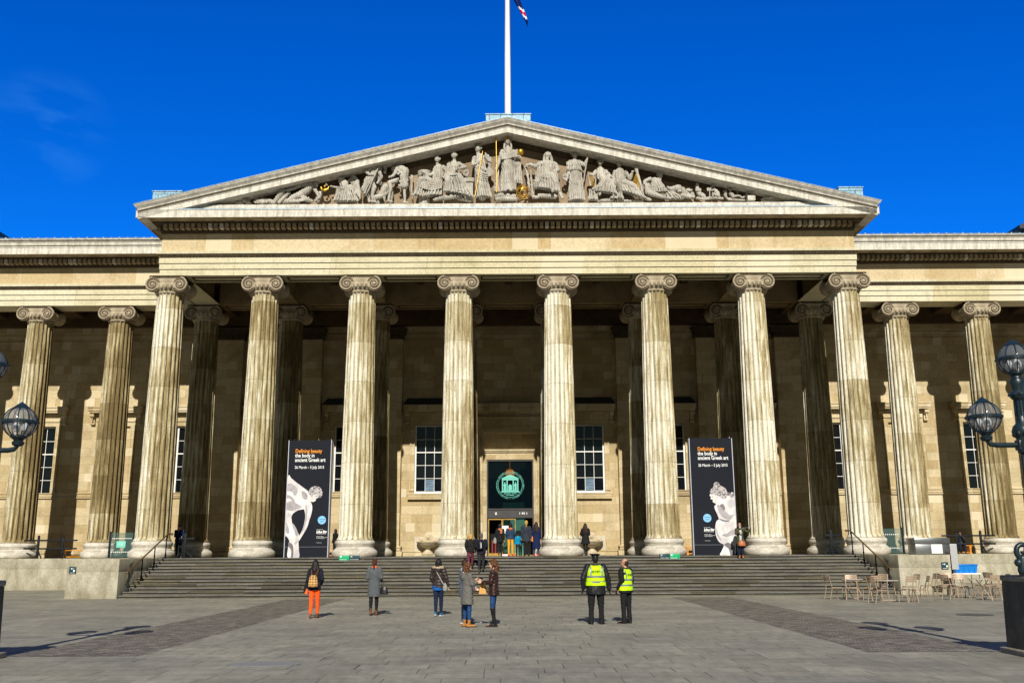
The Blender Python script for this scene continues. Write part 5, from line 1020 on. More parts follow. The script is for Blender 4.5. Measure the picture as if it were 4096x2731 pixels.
screen(-21.75, -20.45, 'glass screen with a small teal notice, left of the steps', True); screen(19.9, 21.4, 'plain glass screen behind the right end column', False)
# ---- brass handrails with iron balusters
for s, lab in ((-1, 'brass handrail on iron balusters at the left end of steps'), (1, 'brass handrail on iron balusters at the right end of steps')):
    t = empty('handrail', lab, 'handrail', (s * 16.5, 0, 0), group='brass handrails either end of the steps'); g = MB()
    a, b = Vector((0, -5.75, 1.08)), Vector((0, -1.15, 2.80)); g.tube([a, b, b + Vector((-s * .15, .12, .0))], .035, 10); g.ell(a, .055, 12); g.ell(b + Vector((-s * .15, .12, 0)), .06, 12); link('rail', g.mesh('rail', M['brass'], 60), t)
    for k in range(4):
        y = -5.55 + 1.42 * k; zt = 1.08 + (y + 5.75) / 4.6 * 1.72; zb = min(ZP, ZP / 12 * (int((y + 6) / .4) + 1)); g = MB()
        g.tube([(0, y, zb), (0, y, zt)], .028, 8); g.lathe([(.07, 0), (.06, .05), (.035, .1), (.05, .16), (.03, .22)], 12, T=Matrix.Translation((0, y, zb))); g.lathe([(.03, 0), (.045, .04), (.03, .08)], 10, T=Matrix.Translation((0, y, (zb + zt) / 2))); link('baluster', g.mesh('baluster', M['iron'], 60), t)
# ---- black trestle barriers behind the handrails
for x, lab in ((-15.85, 'black trestle barrier beside the left handrail'), (15.75, 'black trestle barrier beside the right handrail')):
    t = empty('trestle_barrier', lab, 'barrier', (x, -.55, ZP), group='black trestle barriers at the top of the steps'); g = MB(); g.bbox(-.07, .07, -.06, .06, .0, 1.18, .01); link('post', g.mesh('post', M['iron'], 40), t)
    g = MB(); g.tube([(-.38, 0, .02), (0, 0, .40), (.38, 0, .02)], .045, 6); link('foot', g.mesh('foot', M['iron'], 40), t)
    for z, L in ((.88, .42), (.5, .38)): g = MB(); g.bbox(-L * .7, L * 1.1, -.04, .04, z, z + .09, .01); link('bar', g.mesh('bar', M['iron'], 40), t)
# ---- wooden benches against the rear wall
M['bench'] = plain('orange_varnished_wood', (.62, .24, .02), .4, .4, 0, .25, 7)
b0 = empty('wooden_bench', '', 'bench'); g = MB(); [g.bbox(-.9, .9, -.2 + .1 * k, -.11 + .1 * k, .43, .47, .006) for k in range(4)]; link('seat', g.mesh('seat', M['bench'], 40), b0)
for s in (-1, 1): g = MB(); g.prism([(s * .72 - .08, 0), (s * .72 + .08, 0), (s * .72 + .04, .12), (s * .72 + .05, .3), (s * .72 + .09, .425), (s * .72 - .09, .425), (s * .72 - .05, .3), (s * .72 - .04, .12)], -.18, .18); link('leg', g.mesh('leg', M['bench']), b0)
g = MB(); g.bbox(-.68, .68, -.03, .03, .05, .10, .006); link('stretcher', g.mesh('stretcher', M['bench'], 40), b0)
for i, (x, y, lab) in enumerate([(-26.0, 10.2, 'orange wooden bench on the left terrace behind the railing'), (-10.9, 10.3, 'orange wooden bench right of the left banner'), (11.35, 10.3, 'orange wooden bench left of the right banner'), (25.55, 7.6, 'orange wooden bench under the seated man with a camera')]):
    c = b0 if i == 0 else dup(b0); c.location = (x, y, ZP); c['label'] = lab; c['group'] = 'orange wooden benches on the terrace'
# ---- drinking fountains
M['fount'] = soot_stone('cream_fountain_stone', (.62, .54, .38), (.38, .30, .18), .4, 2, (1, 1, 1)); M['fslab'] = plain('pale_backing_slab', (.50, .45, .36), .6, .3, 0, .1, 2)
for x, lab in ((-4.95, 'stone drinking fountain with lion mask, left of the door'), (4.95, 'stone drinking fountain with lion mask behind the dark haired woman')):
    t = empty('drinking_fountain', lab, 'fountain', (x, 10.55, ZP), group='stone drinking fountains beside the door')
    g = MB(); g.bbox(-.84, .84, .32, .44, 0, 1.14, .01); link('backing_slab', g.mesh('backing_slab', M['fslab'], 40), t)
    g = MB(); g.bbox(-.80, .80, -.3, .31, 0, .10, .01); g.bbox(-.36, .36, -.36, .3, .101, .18, .01); g.lathe([(.30, .18), (.30, .24), (.20, .30), (.15, .38), (.16, .46), (.22, .50)], 24); link('pedestal', g.mesh('pedestal', M['fount'], 50), t)
    g = MB(); g.lathe([(.18, .50), (.40, .55), (.60, .68), (.67, .80), (.70, .82), (.70, .86), (.62, .86), (.5, .76), (.0, .70)], 36, cap=False); link('bowl', g.mesh('bowl', M['fount'], 50), t)
    g = MB(); g.bbox(-.62, .62, .18, .315, .86, 1.10, .02); g.lathe([(.26, -.06), (.26, .06), (.20, .07)], 24, T=Matrix.Translation((0, .22, 1.12)) @ Matrix.Rotation(pi / 2, 4, 'X')); [g.bbox(s * .4 - .1, s * .4 + .1, .14, .181, .90, 1.07, .01) for s in (-1, 1)]; link('back_shelf', g.mesh('back_shelf', M['fount'], 50), t)
    g = MB(); g.ell((0, .12, 1.12), (.11, .07, .12), 14); g.ell((0, .05, 1.08), (.05, .05, .04), 10); [g.ell((.13 * cos(a), .14, 1.12 + .14 * sin(a)), (.045, .04, .045), 8) for a in [k * pi / 6 for k in range(12)]]; [g.ell((s * .045, .055, 1.15), .015, 6) for s in (-1, 1)]; link('lion_mask', g.mesh('lion_mask', M['fount'], 60), t)
# ---- exhibition banners (printed panels; the printed figures are plain generic marble nudes)
M['bann'] = plain('charcoal_banner_print', (.013, .015, .021), .7, .08, 0, .06, 1); M['edge'] = plain('banner_edge_white', (.45, .46, .52), .5, .3, 0, .1, 3); M['torange'] = plain('print_orange', (.85, .30, .03), .6, .2, 0, .02); M['tblue'] = plain('print_pale_blue', (.22, .50, .78), .6, .2, 0, .02); M['tnavy'] = plain('print_navy', (.02, .10, .22), .6, .2, 0, .02)
def marble_print():
    m = NT('marble_figure_print', .6, .2); n = m.noise(m.map((1.2, 1, 1)), 2.2, 4, .55, .6); return m.col(m.ramp(n, [(.30, (.42, .41, .44)), (.48, (.60, .565, .55)), (.64, (.76, .73, .71))]))
M['marble'] = marble_print()
def curls():
    m = NT('marble_curls_print', .6, .2); v = m.n('ShaderNodeTexVoronoi', feature='SMOOTH_F1'); v.inputs['Scale'].default_value = 13; m.l(m.map((1, 1, 1)), v.inputs['Vector']); return m.col(m.ramp(v.outputs['Distance'], [(.12, (.56, .53, .50)), (.45, (.36, .33, .33)), (.62, (.13, .12, .13))]))
M['mhair'] = curls(); M['mdk'] = plain('marble_dark_print', (.17, .155, .165), .6, .2, 0, .25, 4)
M['msh'] = plain('marble_shade_print', (.36, .335, .35), .6, .2, 0, .2, 4)
def smoothpoly(pts, n=5):
    N = len(pts); out = []
    for i in range(N):
        p0, p1, p2, p3 = [Vector(pts[(i + k - 1) % N]) for k in range(4)]
        for j in range(n):
            t = j / n; out.append(tuple(.5 * ((2 * p1) + (p2 - p0) * t + (2 * p0 - 5 * p1 + 4 * p2 - p3) * t * t + (3 * p1 - p0 - 3 * p2 + p3) * t ** 3)))
    return out
def banner(x, lab, side):
    t = empty('exhibition_banner', lab, 'banner', (x, -.55, ZP), group='charcoal exhibition banners between the columns'); W_, H_ = 2.08, 5.67
    g = MB(); g.box(-W_ / 2, W_ / 2, -.30, .10, 0, H_); link('panel', g.mesh('panel', M['bann']), t)
    g = MB()
    for s in (-1, 1): g.box(*sorted((s * W_ / 2, s * (W_ / 2 + .035))), -.31, .11, 0, H_ + .01)
    g.box(-W_ / 2, W_ / 2, -.303, -.3005, .50, .506); link('frame', g.mesh('frame', M['edge']), t)
    # the top carries thin bird spikes
    g = MB(); random.seed(4)
    for k in range(36): xx = -W_ / 2 + W_ * k / 35; g.tube([(xx, -.1, H_), (xx + random.uniform(-.05, .05), -.1 + random.uniform(-.1, .1), H_ + .10)], .004, 4)
    link('bird_spikes', g.mesh('bird_spikes', M['steel']), t); t.children[-1]['kind'] = 'stuff'
    f = -.303; tx = -.72 if side < 0 else -.66
    SQ = Matrix.Translation((tx, 0, 0)) @ Matrix.Diagonal((.80, 1, 1, 1)); g = MB(); text_geo(g, 'Defining beauty', .262, (0, f - .002, 5.14), align='LEFT', bold=.0035, T=SQ); link('title', g.mesh('title', M['torange']), t)
    g = MB(); text_geo(g, 'the body in', .262, (0, f, 4.92), align='LEFT', bold=.0035, T=SQ); text_geo(g, 'ancient Greek art', .262, (0, f, 4.70), align='LEFT', bold=.0035, T=SQ); text_geo(g, '26 March – 5 July 2015', .195, (0, f, 4.34), align='LEFT', bold=.001, T=SQ)
    bx = .48 if side < 0 else -.52
    text_geo(g, 'Sponsored by', .055, (bx, f, 1.33), align='LEFT'); text_geo(g, 'Julius Bär', .155, (bx, f, 1.22), align='LEFT', bold=.004, spacing=.9); text_geo(g, 'YOUR PRIVATE BANK', .045, (bx + .03, f, 1.13), align='LEFT', bold=.001)
    for k, s_ in enumerate(('Additional support', 'In memory of Melvin R Seiden', 'The Japan Programme')): text_geo(g, s_, .045, (bx, f, 1.0 - .045 * k), align='LEFT')
    text_geo(g, 'The British Museum', .035, (bx, f, .70), align='LEFT'); link('lettering', g.mesh('lettering', M['signwhite']), t)
    cx = .72 if side < 0 else -.34; g = MB(); g.lathe([(.2, 0), (.2, .004)], 32, T=Matrix.Translation((cx, -.3015, 1.78)) @ Matrix.Rotation(pi / 2, 4, 'X')); link('roundel', g.mesh('roundel', M['tblue']), t)
    g = MB(); text_geo(g, 'Coming', .10, (cx, -.308, 1.83), bold=.001); text_geo(g, 'soon', .10, (cx, -.308, 1.72), bold=.001); link('roundel_lettering', g.mesh('roundel_lettering', M['tnavy']), t)
    # figure outlines, in panel units
    g = MB(); gs = 1
    def shp(G, pts, d, mm=None): q = smoothpoly(pts); g.add([(a, f - d, b) for a, b in q], [tuple(range(len(q)))], mm if mm else (G if isinstance(G, int) else 0))
    L_ = -W_ / 2 + .002
    Mi, Dk = 1, 2
    if side < 0:
        shp(g, [(L_, 3.85), (-.85, 3.80), (-.62, 3.62), (-.40, 3.46), (-.20, 3.32), (-.02, 3.18), (.06, 2.98), (.12, 2.72), (.14, 2.5), (-.02, 2.32), (-.25, 2.30), (-.50, 2.24), (-.72, 2.08), (-.80, 1.9), (L_, 1.95)], 0)
        shp(g, [(L_, 1.98), (-.80, 1.95), (-.72, 1.62), (-.52, 1.32), (-.36, 1.05), (-.38, .75), (-.34, .35), (-.34, .0), (-.85, .0), (-.88, .4), (-.82, .75), (-.95, 1.0), (L_, 1.1)], -.0006)
        shp(Mi, [(L_, 3.50), (-.86, 3.56), (-.62, 3.40), (-.52, 3.16), (-.66, 2.96), (-.82, 3.16), (L_, 3.22)], .001); shp(Mi, [(L_, 2.62), (-.8, 2.70), (-.5, 2.56), (-.28, 2.40), (-.5, 2.33), (-.76, 2.22), (L_, 2.30)], .001); shp(Mi, [(-.30, 3.18), (-.08, 3.08), (-.02, 2.86), (-.14, 2.76), (-.30, 2.92)], .001)
        shp(Mi, [(L_, 3.0), (-.84, 2.94), (-.64, 2.70), (-.70, 2.64), (-.88, 2.82), (L_, 2.84)], .002); shp(Mi, [(-.66, 1.6), (-.5, 1.36), (-.40, 1.08), (-.50, 1.02), (-.62, 1.28), (-.74, 1.6)], .001); shp(Dk, [(-.86, .72), (-.66, .62), (-.60, .3), (-.62, .0), (-.70, .0), (-.72, .36), (-.84, .52)], .002); shp(Mi, [(L_, 1.7), (-.92, 1.5), (-.84, 1.2), (-.95, 1.15), (L_, 1.3)], .001)
        shp(g, [(-.12, 2.75), (.10, 2.70), (.22, 2.45), (.20, 2.1), (.10, 1.75), (.02, 1.45), (-.14, 1.15), (-.30, .88), (-.42, .72), (-.60, .60), (-.60, .74), (-.50, .95), (-.36, 1.05), (-.24, 1.25), (-.14, 1.6), (-.10, 2.0), (-.16, 2.35)], .003)
        shp(Mi, [(-.12, 2.5), (-.03, 2.4), (-.0, 2.0), (-.06, 1.6), (-.18, 1.28), (-.22, 1.3), (-.13, 1.6), (-.09, 2.0)], .004)
        for k in range(3): shp(Dk, [(-.36 - .05 * k, .92 - .03 * k), (-.40 - .06 * k, .82 - .03 * k), (-.50 - .05 * k, .64 + .01 * k), (-.48 - .05 * k, .64 + .01 * k), (-.385 - .06 * k, .82 - .03 * k)], .004)
        shp(g, [(.10, 3.06), (.30, 3.06), (.46, 3.02), (.53, 2.90), (.40, 2.80), (.38, 2.72), (.26, 2.66), (.14, 2.68), (.06, 2.76), (-.02, 2.9)], .003)
        shp(Mi, [(.0, 3.14), (.14, 3.36), (.36, 3.43), (.60, 3.33), (.70, 3.08), (.64, 2.90), (.52, 2.86), (.48, 3.0), (.34, 3.04), (.24, 2.98), (.20, 2.90), (.12, 2.94), (.06, 3.02)], .004, 3)
        shp(Dk, [(.36, 2.93), (.42, 2.95), (.45, 2.92), (.40, 2.91)], .005); shp(Dk, [(.34, 2.78), (.40, 2.79), (.38, 2.765)], .005)
    else:
        R_2 = W_ / 2 - .002
        shp(g, [(.10, 2.42), (.44, 2.66), (.70, 2.86), (R_2, 2.88), (R_2, .9), (.98, .5), (.90, .0), (.22, .0), (.30, .25), (.40, .5), (.20, .62), (.06, .88), (.02, 1.3), (.10, 1.62), (.22, 1.74), (.14, 2.0), (.04, 2.28)], 0)
        shp(g, [(-.10, 2.98), (.16, 3.04), (.44, 2.98), (.52, 2.74), (.40, 2.50), (.20, 2.44), (.02, 2.52), (-.04, 2.58), (-.02, 2.66), (-.13, 2.70), (-.11, 2.80), (-.17, 2.86)], .001)
        shp(Mi, [(-.14, 2.96), (-.10, 3.16), (.04, 3.30), (.06, 3.42), (.16, 3.52), (.30, 3.48), (.40, 3.34), (.60, 3.24), (.72, 3.04), (.98, 2.96), (R_2, 2.86), (.92, 2.74), (.74, 2.86), (.60, 2.72), (.44, 2.70), (.30, 2.84), (.10, 2.88)], .002, 3)
        shp(Mi, [(.16, 2.40), (.40, 2.34), (.56, 2.10), (.80, 1.92), (R_2, 1.96), (R_2, 1.74), (.70, 1.70), (.44, 1.80), (.28, 2.0)], .001); shp(Dk, [(.30, 2.38), (.46, 2.46), (.56, 2.26), (.50, 2.14), (.42, 2.24)], .002); shp(Dk, [(.22, 1.76), (.5, 1.68), (.86, 1.66), (.66, 1.60), (.40, 1.62)], .002)
        shp(g, [(.30, 1.12), (.36, 1.28), (.52, 1.44), (.76, 1.66), (R_2, 1.96), (R_2, 1.74), (.84, 1.48), (.62, 1.22), (.50, 1.02), (.46, 1.04), (.50, 1.16), (.40, 1.02), (.36, 1.05), (.42, 1.2), (.32, 1.08)], .003)
        shp(Mi, [(.34, .98), (.60, 1.06), (.88, 1.22), (R_2, 1.2), (R_2, 1.05), (.74, .92), (.5, .88)], .001); shp(Dk, [(.42, .50), (.60, .60), (.80, .52), (.92, .36), (.86, .0), (.70, .0), (.62, .3)], .002); shp(Mi, [(.08, 1.24), (.16, 1.0), (.3, .74), (.24, .70), (.10, .92), (.05, 1.2)], .001); shp(Dk, [(-.08, 2.82), (.0, 2.83), (-.02, 2.79)], .003)
    link('figure_print', g.mesh('figure_print', [M['marble'], M['msh'], M['mdk'], M['mhair']]), t)
banner(-9.86, 'tall charcoal banner with a stooping nude figure, left of the third column', -1)
banner(10.02, 'tall charcoal banner with a crouching nude figure, left of the seventh column', 1)
# ---- entrance notice stand and a door side notice
t = empty('notice_stand', 'white framed entrance notice stand in the doorway', 'notice stand', (-.27, 9.6, ZP)); g = MB()
for s in (-1, 1): g.box(*sorted((s * .17, s * .20)), -.02, .02, 0, 1.75)
g.box(-.17, .17, -.02, .02, 0, .10); link('frame', g.mesh('frame', M['white']), t)
g = MB(); g.box(-.17, .17, -.015, .015, 1.2, 1.75); link('notice', g.mesh('notice', M['signwhite']), t); g = MB(); text_geo(g, 'Entrance', .075, (0, -.018, 1.58)); text_geo(g, '→', .12, (0, -.018, 1.42)); link('lettering', g.mesh('lettering', M['teal']), t)
# ================================================================ PEOPLE
def cloth(name, c, var=.25, scale=14, rough=.85, bump=.4, c2=None):
    m = NT(name, rough, .25); n = m.noise(m.map(), scale, 3); c2 = c2 or tuple(x * (1 - var) for x in c); m.bump(n, bump, .01)
    return m.col(m.ramp(n, [(.35, c2), (.65, tuple(min(1, x * (1 + var)) for x in c))]))
SKIN = {'l': plain('skin_light', (.62, .36, .25), .55, .3, 0, .08, 9), 'd': plain('skin_dark', (.10, .05, .03), .5, .3, 0, .1, 9), 'm': plain('skin_tan', (.45, .24, .15), .55, .3, 0, .08, 9)}
C_ = {}
def cm(key, c, **k):
    if key not in C_: C_[key] = cloth(key, c, **k)
    return C_[key]
def knit(name, a, b, sc):
    m = NT(name, .9, .15); v = m.n('ShaderNodeTexVoronoi'); v.inputs['Scale'].default_value = sc; m.l(m.map((1, 1, .7)), v.inputs['Vector']); n = m.noise(m.map(), 70, 2)
    f = m.math('ADD', m.math('MULTIPLY', v.outputs['Distance'], .8), m.math('MULTIPLY', n, .5)); m.bump(n, .5, .01); return m.col(m.ramp(f, [(.42, a), (.62, b)]))
def plaid(name, a, b, c, f=26):
    m = NT(name, .85, .2); x, y, z = m.sep(m.map()); u = m.math('FRACT', m.math('MULTIPLY', x, f)); v = m.math('FRACT', m.math('MULTIPLY', z, f))
    s = m.math('ADD', m.math('GREATER_THAN', u, .62), m.math('GREATER_THAN', v, .62)); return m.col(m.ramp(m.math('MULTIPLY', s, .5), [(0, a), (.3, b), (.8, c)], 'CONSTANT'))
V3 = Vector
class Fig:
    """one figure; local +Y is where it faces, +X its right hand side"""
    def __init__(s, label, loc, face, H, skin='l', wide=1.0, nod=0, yaw=0, RA=None, LA=None, legs=None, group=None, lean=0, sit=False):
        s.root = empty('person', label, 'person', loc, radians(face), group or 'visitors in front of the museum'); s.root.scale = (H / 1.70,) * 3; s.w = wide; s.yaw = yaw; s.nod = nod; s.lean = lean
        s.sh = {k: V3((q * .165 * wide, -.005 + lean * .5, 1.385)) for k, q in (('R', 1), ('L', -1))}
        hang = lambda q: [V3((q * .215 * wide, -.03 + lean * .3, 1.11)), V3((q * .225 * wide, .03 + lean * .2, .87)), V3((0, .05, -1))]
        s.arm = {'R': [V3(a) for a in RA] if RA else hang(1), 'L': [V3(a) for a in LA] if LA else hang(-1)}
        L = legs or {}; s.leg = {k: [V3((q * .085 * wide, 0, .90))] + [V3(a) for a in L.get(k, ((q * .095, .01, .49), (q * .10, -.01, .085), (q * .12, .15, .035)))] for k, q in (('R', 1), ('L', -1))}
        s.hc = V3((0, .015 + lean + nod * .05, 1.585 - nod * .01)); s.skin = skin; s.body()
    def fuse(s, g, name, mat, vox=.013, sm=2, fold=None, parent=None, loc=None):
        me = remesh(g, vox, sm, fold); me.materials.append(mat); return link(name, me, parent or s.root)
    def headrot(s): return Matrix.Translation(s.hc) @ Matrix.Rotation(radians(s.yaw), 4, 'Z') @ Matrix.Rotation(-s.nod, 4, 'X')
    def hand(s, g, k):
        e, w, d = s.arm[k]; d = d.normalized(); q = 1 if k == 'R' else -1; fwd = V3((0, 1, 0)) if abs(d.y) < .8 else V3((0, 0, 1)); n_ = d.cross(fwd).normalized() * -q; a = d.cross(n_).normalized()
        if a.dot(fwd) < 0: a = -a
        c = w + d * .055; g.cap(w, .024, w + d * .03, .028, 8)
        for t in (-.022, -.007, .009, .024): g.cap(w + d * .02 + a * t * .7, .014, w + d * .085 + a * t, .0125, 8)
        for i, t in enumerate((-.026, -.009, .009, .026)):
            Lf = (.055, .07, .075, .066)[i]; k1 = w + d * .09 + a * t; k2 = k1 + (d * .9 - n_ * .35).normalized() * Lf * .55; k3 = k2 + (d * .65 - n_ * .75).normalized() * Lf * .5; g.cap(k1, .0095, k2, .009, 6); g.cap(k2, .009, k3, .008, 6)
        t1 = w + d * .035 + a * .03; t2 = t1 + (d * .6 + a * .75 - n_ * .2).normalized() * .035; g.cap(t1, .013, t2, .0105, 6); g.cap(t2, .0105, t2 + (d * .9 - n_ * .3).normalized() * .028, .009, 6)
    def body(s):
        g = MB(); T = s.headrot(); R3 = T.to_3x3(); P = lambda x, y, z: T @ V3((x, y, z))
        g.ell(P(0, -.008, .02), (.074, .092, .100), 14, rot=R3); g.ell(P(0, .022, -.045), (.056, .068, .075), 12, rot=R3); g.ell(P(0, .055, -.095), (.028, .028, .022), 8, rot=R3)
        g.cap(P(0, .082, .015), .009, P(0, .100, -.022), .0145, 8); g.ell(P(0, .080, .035), (.05, .014, .010), 8, rot=R3); g.ell(P(0, .082, -.062), (.022, .010, .008), 8, rot=R3)
        for q in (-1, 1): g.ell(P(q * .076, -.005, -.005), (.009, .018, .03), 8, rot=R3); g.ell(P(q * .04, .062, -.03), (.022, .016, .018), 8, rot=R3)
        g.cap((0, s.lean - .015, 1.40), .052, P(0, -.012, -.075), .047, 12); w_ = s.w
        ly = lambda z: s.lean * max(0, (z - .9) / .5)
        g.rings([(0, ly(z) + cy, z, rx * w_, ry * w_) for z, cy, rx, ry in ((.80, 0, .09, .07), (.86, 0, .155, .10), (.95, 0, .155, .105), (1.08, 0, .125, .09), (1.25, 0, .15, .105), (1.35, 0, .155, .095), (1.40, 0, .10, .07), (1.42, 0, .05, .05))], 20)
        for k in 'RL':
            e, w, d = s.arm[k]; g.cap(s.sh[k], .048 * w_, e, .037 * w_, 10); g.cap(e, .037 * w_, w, .025, 10); s.hand(g, k)
            h, kn, an, to = s.leg[k]; g.cap(h, .080 * w_, kn, .052 * w_, 12); g.cap(kn, .046 * w_, kn + (an - kn) * .4, .046, 10); g.cap(kn + (an - kn) * .4, .046, an, .032, 10); g.cap(an - V3((0, 0, .035)), .03, to, .03, 10)
        s.skin_o = s.fuse(g, 'body', SKIN[s.skin], .0085, 1)
        ge = MB(); gl = MB()
        for q in (-1, 1): ge.ell(P(q * .032, .083, .012), (.012, .006, .006), 8, rot=R3)
        link('eye', ge.mesh('eye', cm('dark_iris', (.02, .012, .01)), 60), s.root); s.root.children[-1]['kind'] = 'stuff'
        gl.ell(P(0, .090, -.064), (.021, .007, .006), 8, rot=R3); link('lips', gl.mesh('lips', cm('lip_red', (.42, .10, .08)), 60), s.root)
    def trousers(s, mat, r=1.0, cuff=.085, name='trousers', flare=0):
        g = MB(); w_ = s.w; g.rings([(0, 0, z, rx * w_, ry * w_) for z, rx, ry in ((.82, .10, .08), (.86, .165, .112), (.95, .165, .115), (1.02, .15, .105))], 20)
        for k in 'RL':
            h, kn, an, to = s.leg[k]; c = an + (kn - an) * ((cuff - .085) / .405); g.cap(h, .092 * w_ * r, kn, .066 * w_ * r, 14); g.cap(kn, .066 * w_ * r, kn + (c - kn) * .35, .062 * r, 12); g.cap(kn + (c - kn) * .35, .062 * r, c, (.046 + flare) * r, 12)
        return s.fuse(g, name, mat, .012, 1, lambda co: .004 * np.sin(co[:, 2] * 62 + co[:, 0] * 40) * (.4 + np.exp(-((co[:, 2] - .48) / .07) ** 2) + np.exp(-((co[:, 2] - .14) / .06) ** 2)))
    def shoes(s, mat, h=.10, sole=None, heel=.0, name='shoe'):
        for k in 'RL':
            hp, kn, an, to = s.leg[k]; g = MB(); d = (to - an); d.z = 0; d.normalize(); b = an - V3((0, 0, .05)) - d * .035
            g.cap(b, .036, b + d * .10, .040, 12); g.cap(b + d * .08, .038, to + V3((0, 0, -.002)), .031, 12); top = an + (kn - an) * max(0, (h - .085) / .405); g.cap(an - V3((0, 0, .03)), .042, top, .046 if h < .25 else .064, 12)
            o = s.fuse(g, name, mat, .0105, 1); gs = MB(); z = min(b.z, to.z) - .036
            side = V3((d.y, -d.x, 0)); bb = b - d * .03; tt = to + d * .03; n = 10; ring = []
            for i in range(n + 1): a = pi * i / n; ring.append(tt + d * .0 + (d * sin(a) * .028 + side * cos(a) * .036))
            for i in range(n + 1): a = pi + pi * i / n; ring.append(bb + (d * sin(a) * .02 + side * cos(a) * .034))
            zz = lambda p: (an.z - .085) + (to.z - .035 - (an.z - .085)) * min(1, max(0, (p - an).dot(d) / .16))
            vs = [(p.x, p.y, zz(p) + .001 - 0) for p in ring] + [(p.x, p.y, zz(p) + .02) for p in ring]; N = len(ring)
            gs.add(vs, [tuple(range(N - 1, -1, -1)), tuple(range(N, 2 * N))] + [(i, (i + 1) % N, (i + 1) % N + N, i + N) for i in range(N)])
            link('sole', gs.mesh('sole', sole or cm('dark_sole', (.03, .025, .02))), o)
    def top(s, mat, hem=.85, bulk=1.0, flare=0, collar=True, sleeve=1.0, name='jacket', fold=None, slen=1.0, neck=1.42, cut=False):
        g = MB(); w_ = s.w * bulk; ly = lambda z: s.lean * max(0, (z - .9) / .5); R = []
        zs = [(hem, .0), (max(hem + .04, .88), .02)] if hem < .84 else [(hem, 0)]
        H = [(hem, .170 + flare, .125 + flare * .7)]
        if hem < .80: H += [((hem + .92) / 2, .172 + flare * .6, .128 + flare * .4)]
        H += [(max(.95, hem + .03), .170 + flare * .2, .125), (1.08, .152, .112), (1.22, .168, .125), (1.33, .180, .118), (1.385, .150, .095), (neck, .075, .072)]
        g.rings([(0, ly(z), z, rx * w_, ry * w_) for z, rx, ry in H], 28)
        for k in 'RL':
            e, w, d = s.arm[k]; ww = e + (w - e) * slen; g.cap(s.sh[k] + V3((0, 0, -.005)), .066 * w_, e, .055 * w_ * sleeve, 12); g.cap(e, .055 * w_ * sleeve, ww, .042 * w_ * sleeve, 12)
        if collar: g.rings([(0, s.lean - .01, 1.37, .10, .09), (0, s.lean - .005, 1.43, .075, .078), (0, s.lean, 1.46, .072, .075)], 18)
        o = s.fuse(g, name, mat, .0125, 2, fold or (lambda co: .0055 * np.sin(co[:, 2] * 37 + 4 * np.sin(co[:, 0] * 13 + co[:, 2] * 5) + co[:, 1] * 11) * np.sin(co[:, 2] * 14 + co[:, 0] * 21 - co[:, 1] * 17)))
        return o
    def hair(s, kind, mat, L=.35):
        T = s.headrot(); P = lambda x, y, z: T @ V3((x, y, z)); R3 = T.to_3x3(); g = MB(); fold = None; v = .0095
        if kind != 'bald': g.ell(P(0, -.022, .032), (.084, .096, .100), 16, rot=R3); g.ell(P(0, -.045, -.01), (.080, .075, .09), 14, rot=R3)
        if kind == 'bald':
            g.ell(P(0, -.026, .004), (.082, .086, .082), 14, rot=R3); g.ell(P(0, -.05, -.05), (.064, .05, .05), 12, rot=R3)
        if kind == 'long':
            for i in range(13):
                a = pi + pi * i / 12; x0 = .075 * cos(a); y0 = -.03 + .07 * sin(a); zl = 1.585 - L + .04 * sin(i * 2.1); g.cap(P(x0, y0, .0), .028, V3((x0 * 1.5 + .01 * sin(i * 3), s.lean - .11 + .05 * abs(cos(a)), 1.40)), .036, 8); g.cap(V3((x0 * 1.5, s.lean - .11 + .05 * abs(cos(a)), 1.40)), .034, V3((x0 * 1.25, s.lean * .6 - .135 + .03 * abs(cos(a)), zl)), .016, 8)
            fold = lambda co: .003 * np.sin(co[:, 0] * 190)
        if kind == 'curly':
            random.seed(3)
            for i in range(90):
                a = pi * .92 + pi * 1.16 * random.random(); zz = random.uniform(-.21, .10); r = .085 + .035 * (1 - abs(zz + .07) / .2); g.ell(P(r * cos(a), -.02 + r * sin(a), zz), random.uniform(.018, .032), 8)
            for i in range(24): a = random.uniform(0, 2 * pi); g.ell(P(.055 * cos(a), -.02 + .07 * sin(a), .115), .024, 8)
            v = .009
        if kind == 'pony': g.cap(P(0, -.10, .05), .030, P(.0, -.15, -.04), .034, 10); g.cap(P(0, -.15, -.04), .034, P(.0, -.13, -.20), .018, 10)
        if kind == 'bob':
            for i in range(11): a = pi + pi * i / 10; g.cap(P(.078 * cos(a), -.02 + .08 * sin(a), .02), .03, P(.082 * cos(a), -.02 + .085 * sin(a), -.105), .024, 8)
            fold = lambda co: .003 * np.sin(co[:, 0] * 170)
        if kind == 'short':
            g.ell(P(0, -.055, -.05), (.066, .05, .05), 12, rot=R3); fold = lambda co: .002 * np.sin(co[:, 0] * 220)
        return s.fuse(g, 'hair', mat, v, 1, fold)
    def pt(s, x, y, z): return V3((x, y, z))
def held(name, label, fig, cat, group=None):
    """a carried thing: top level, standing in its bearer's own space"""
    e = empty(name, label, cat, group=group or 'bags and things people carry'); bpy.context.view_layer.update(); e.matrix_world = Matrix.Translation(fig.root.location) @ Matrix.Rotation(fig.root.rotation_euler.z, 4, 'Z') @ Matrix.Scale(fig.root.scale.x, 4); return e
def bagbody(g, c, w, d, h, b=.03): g.bbox(c[0] - w / 2, c[0] + w / 2, c[1] - d / 2, c[1] + d / 2, c[2] - h / 2, c[2] + h / 2, b)
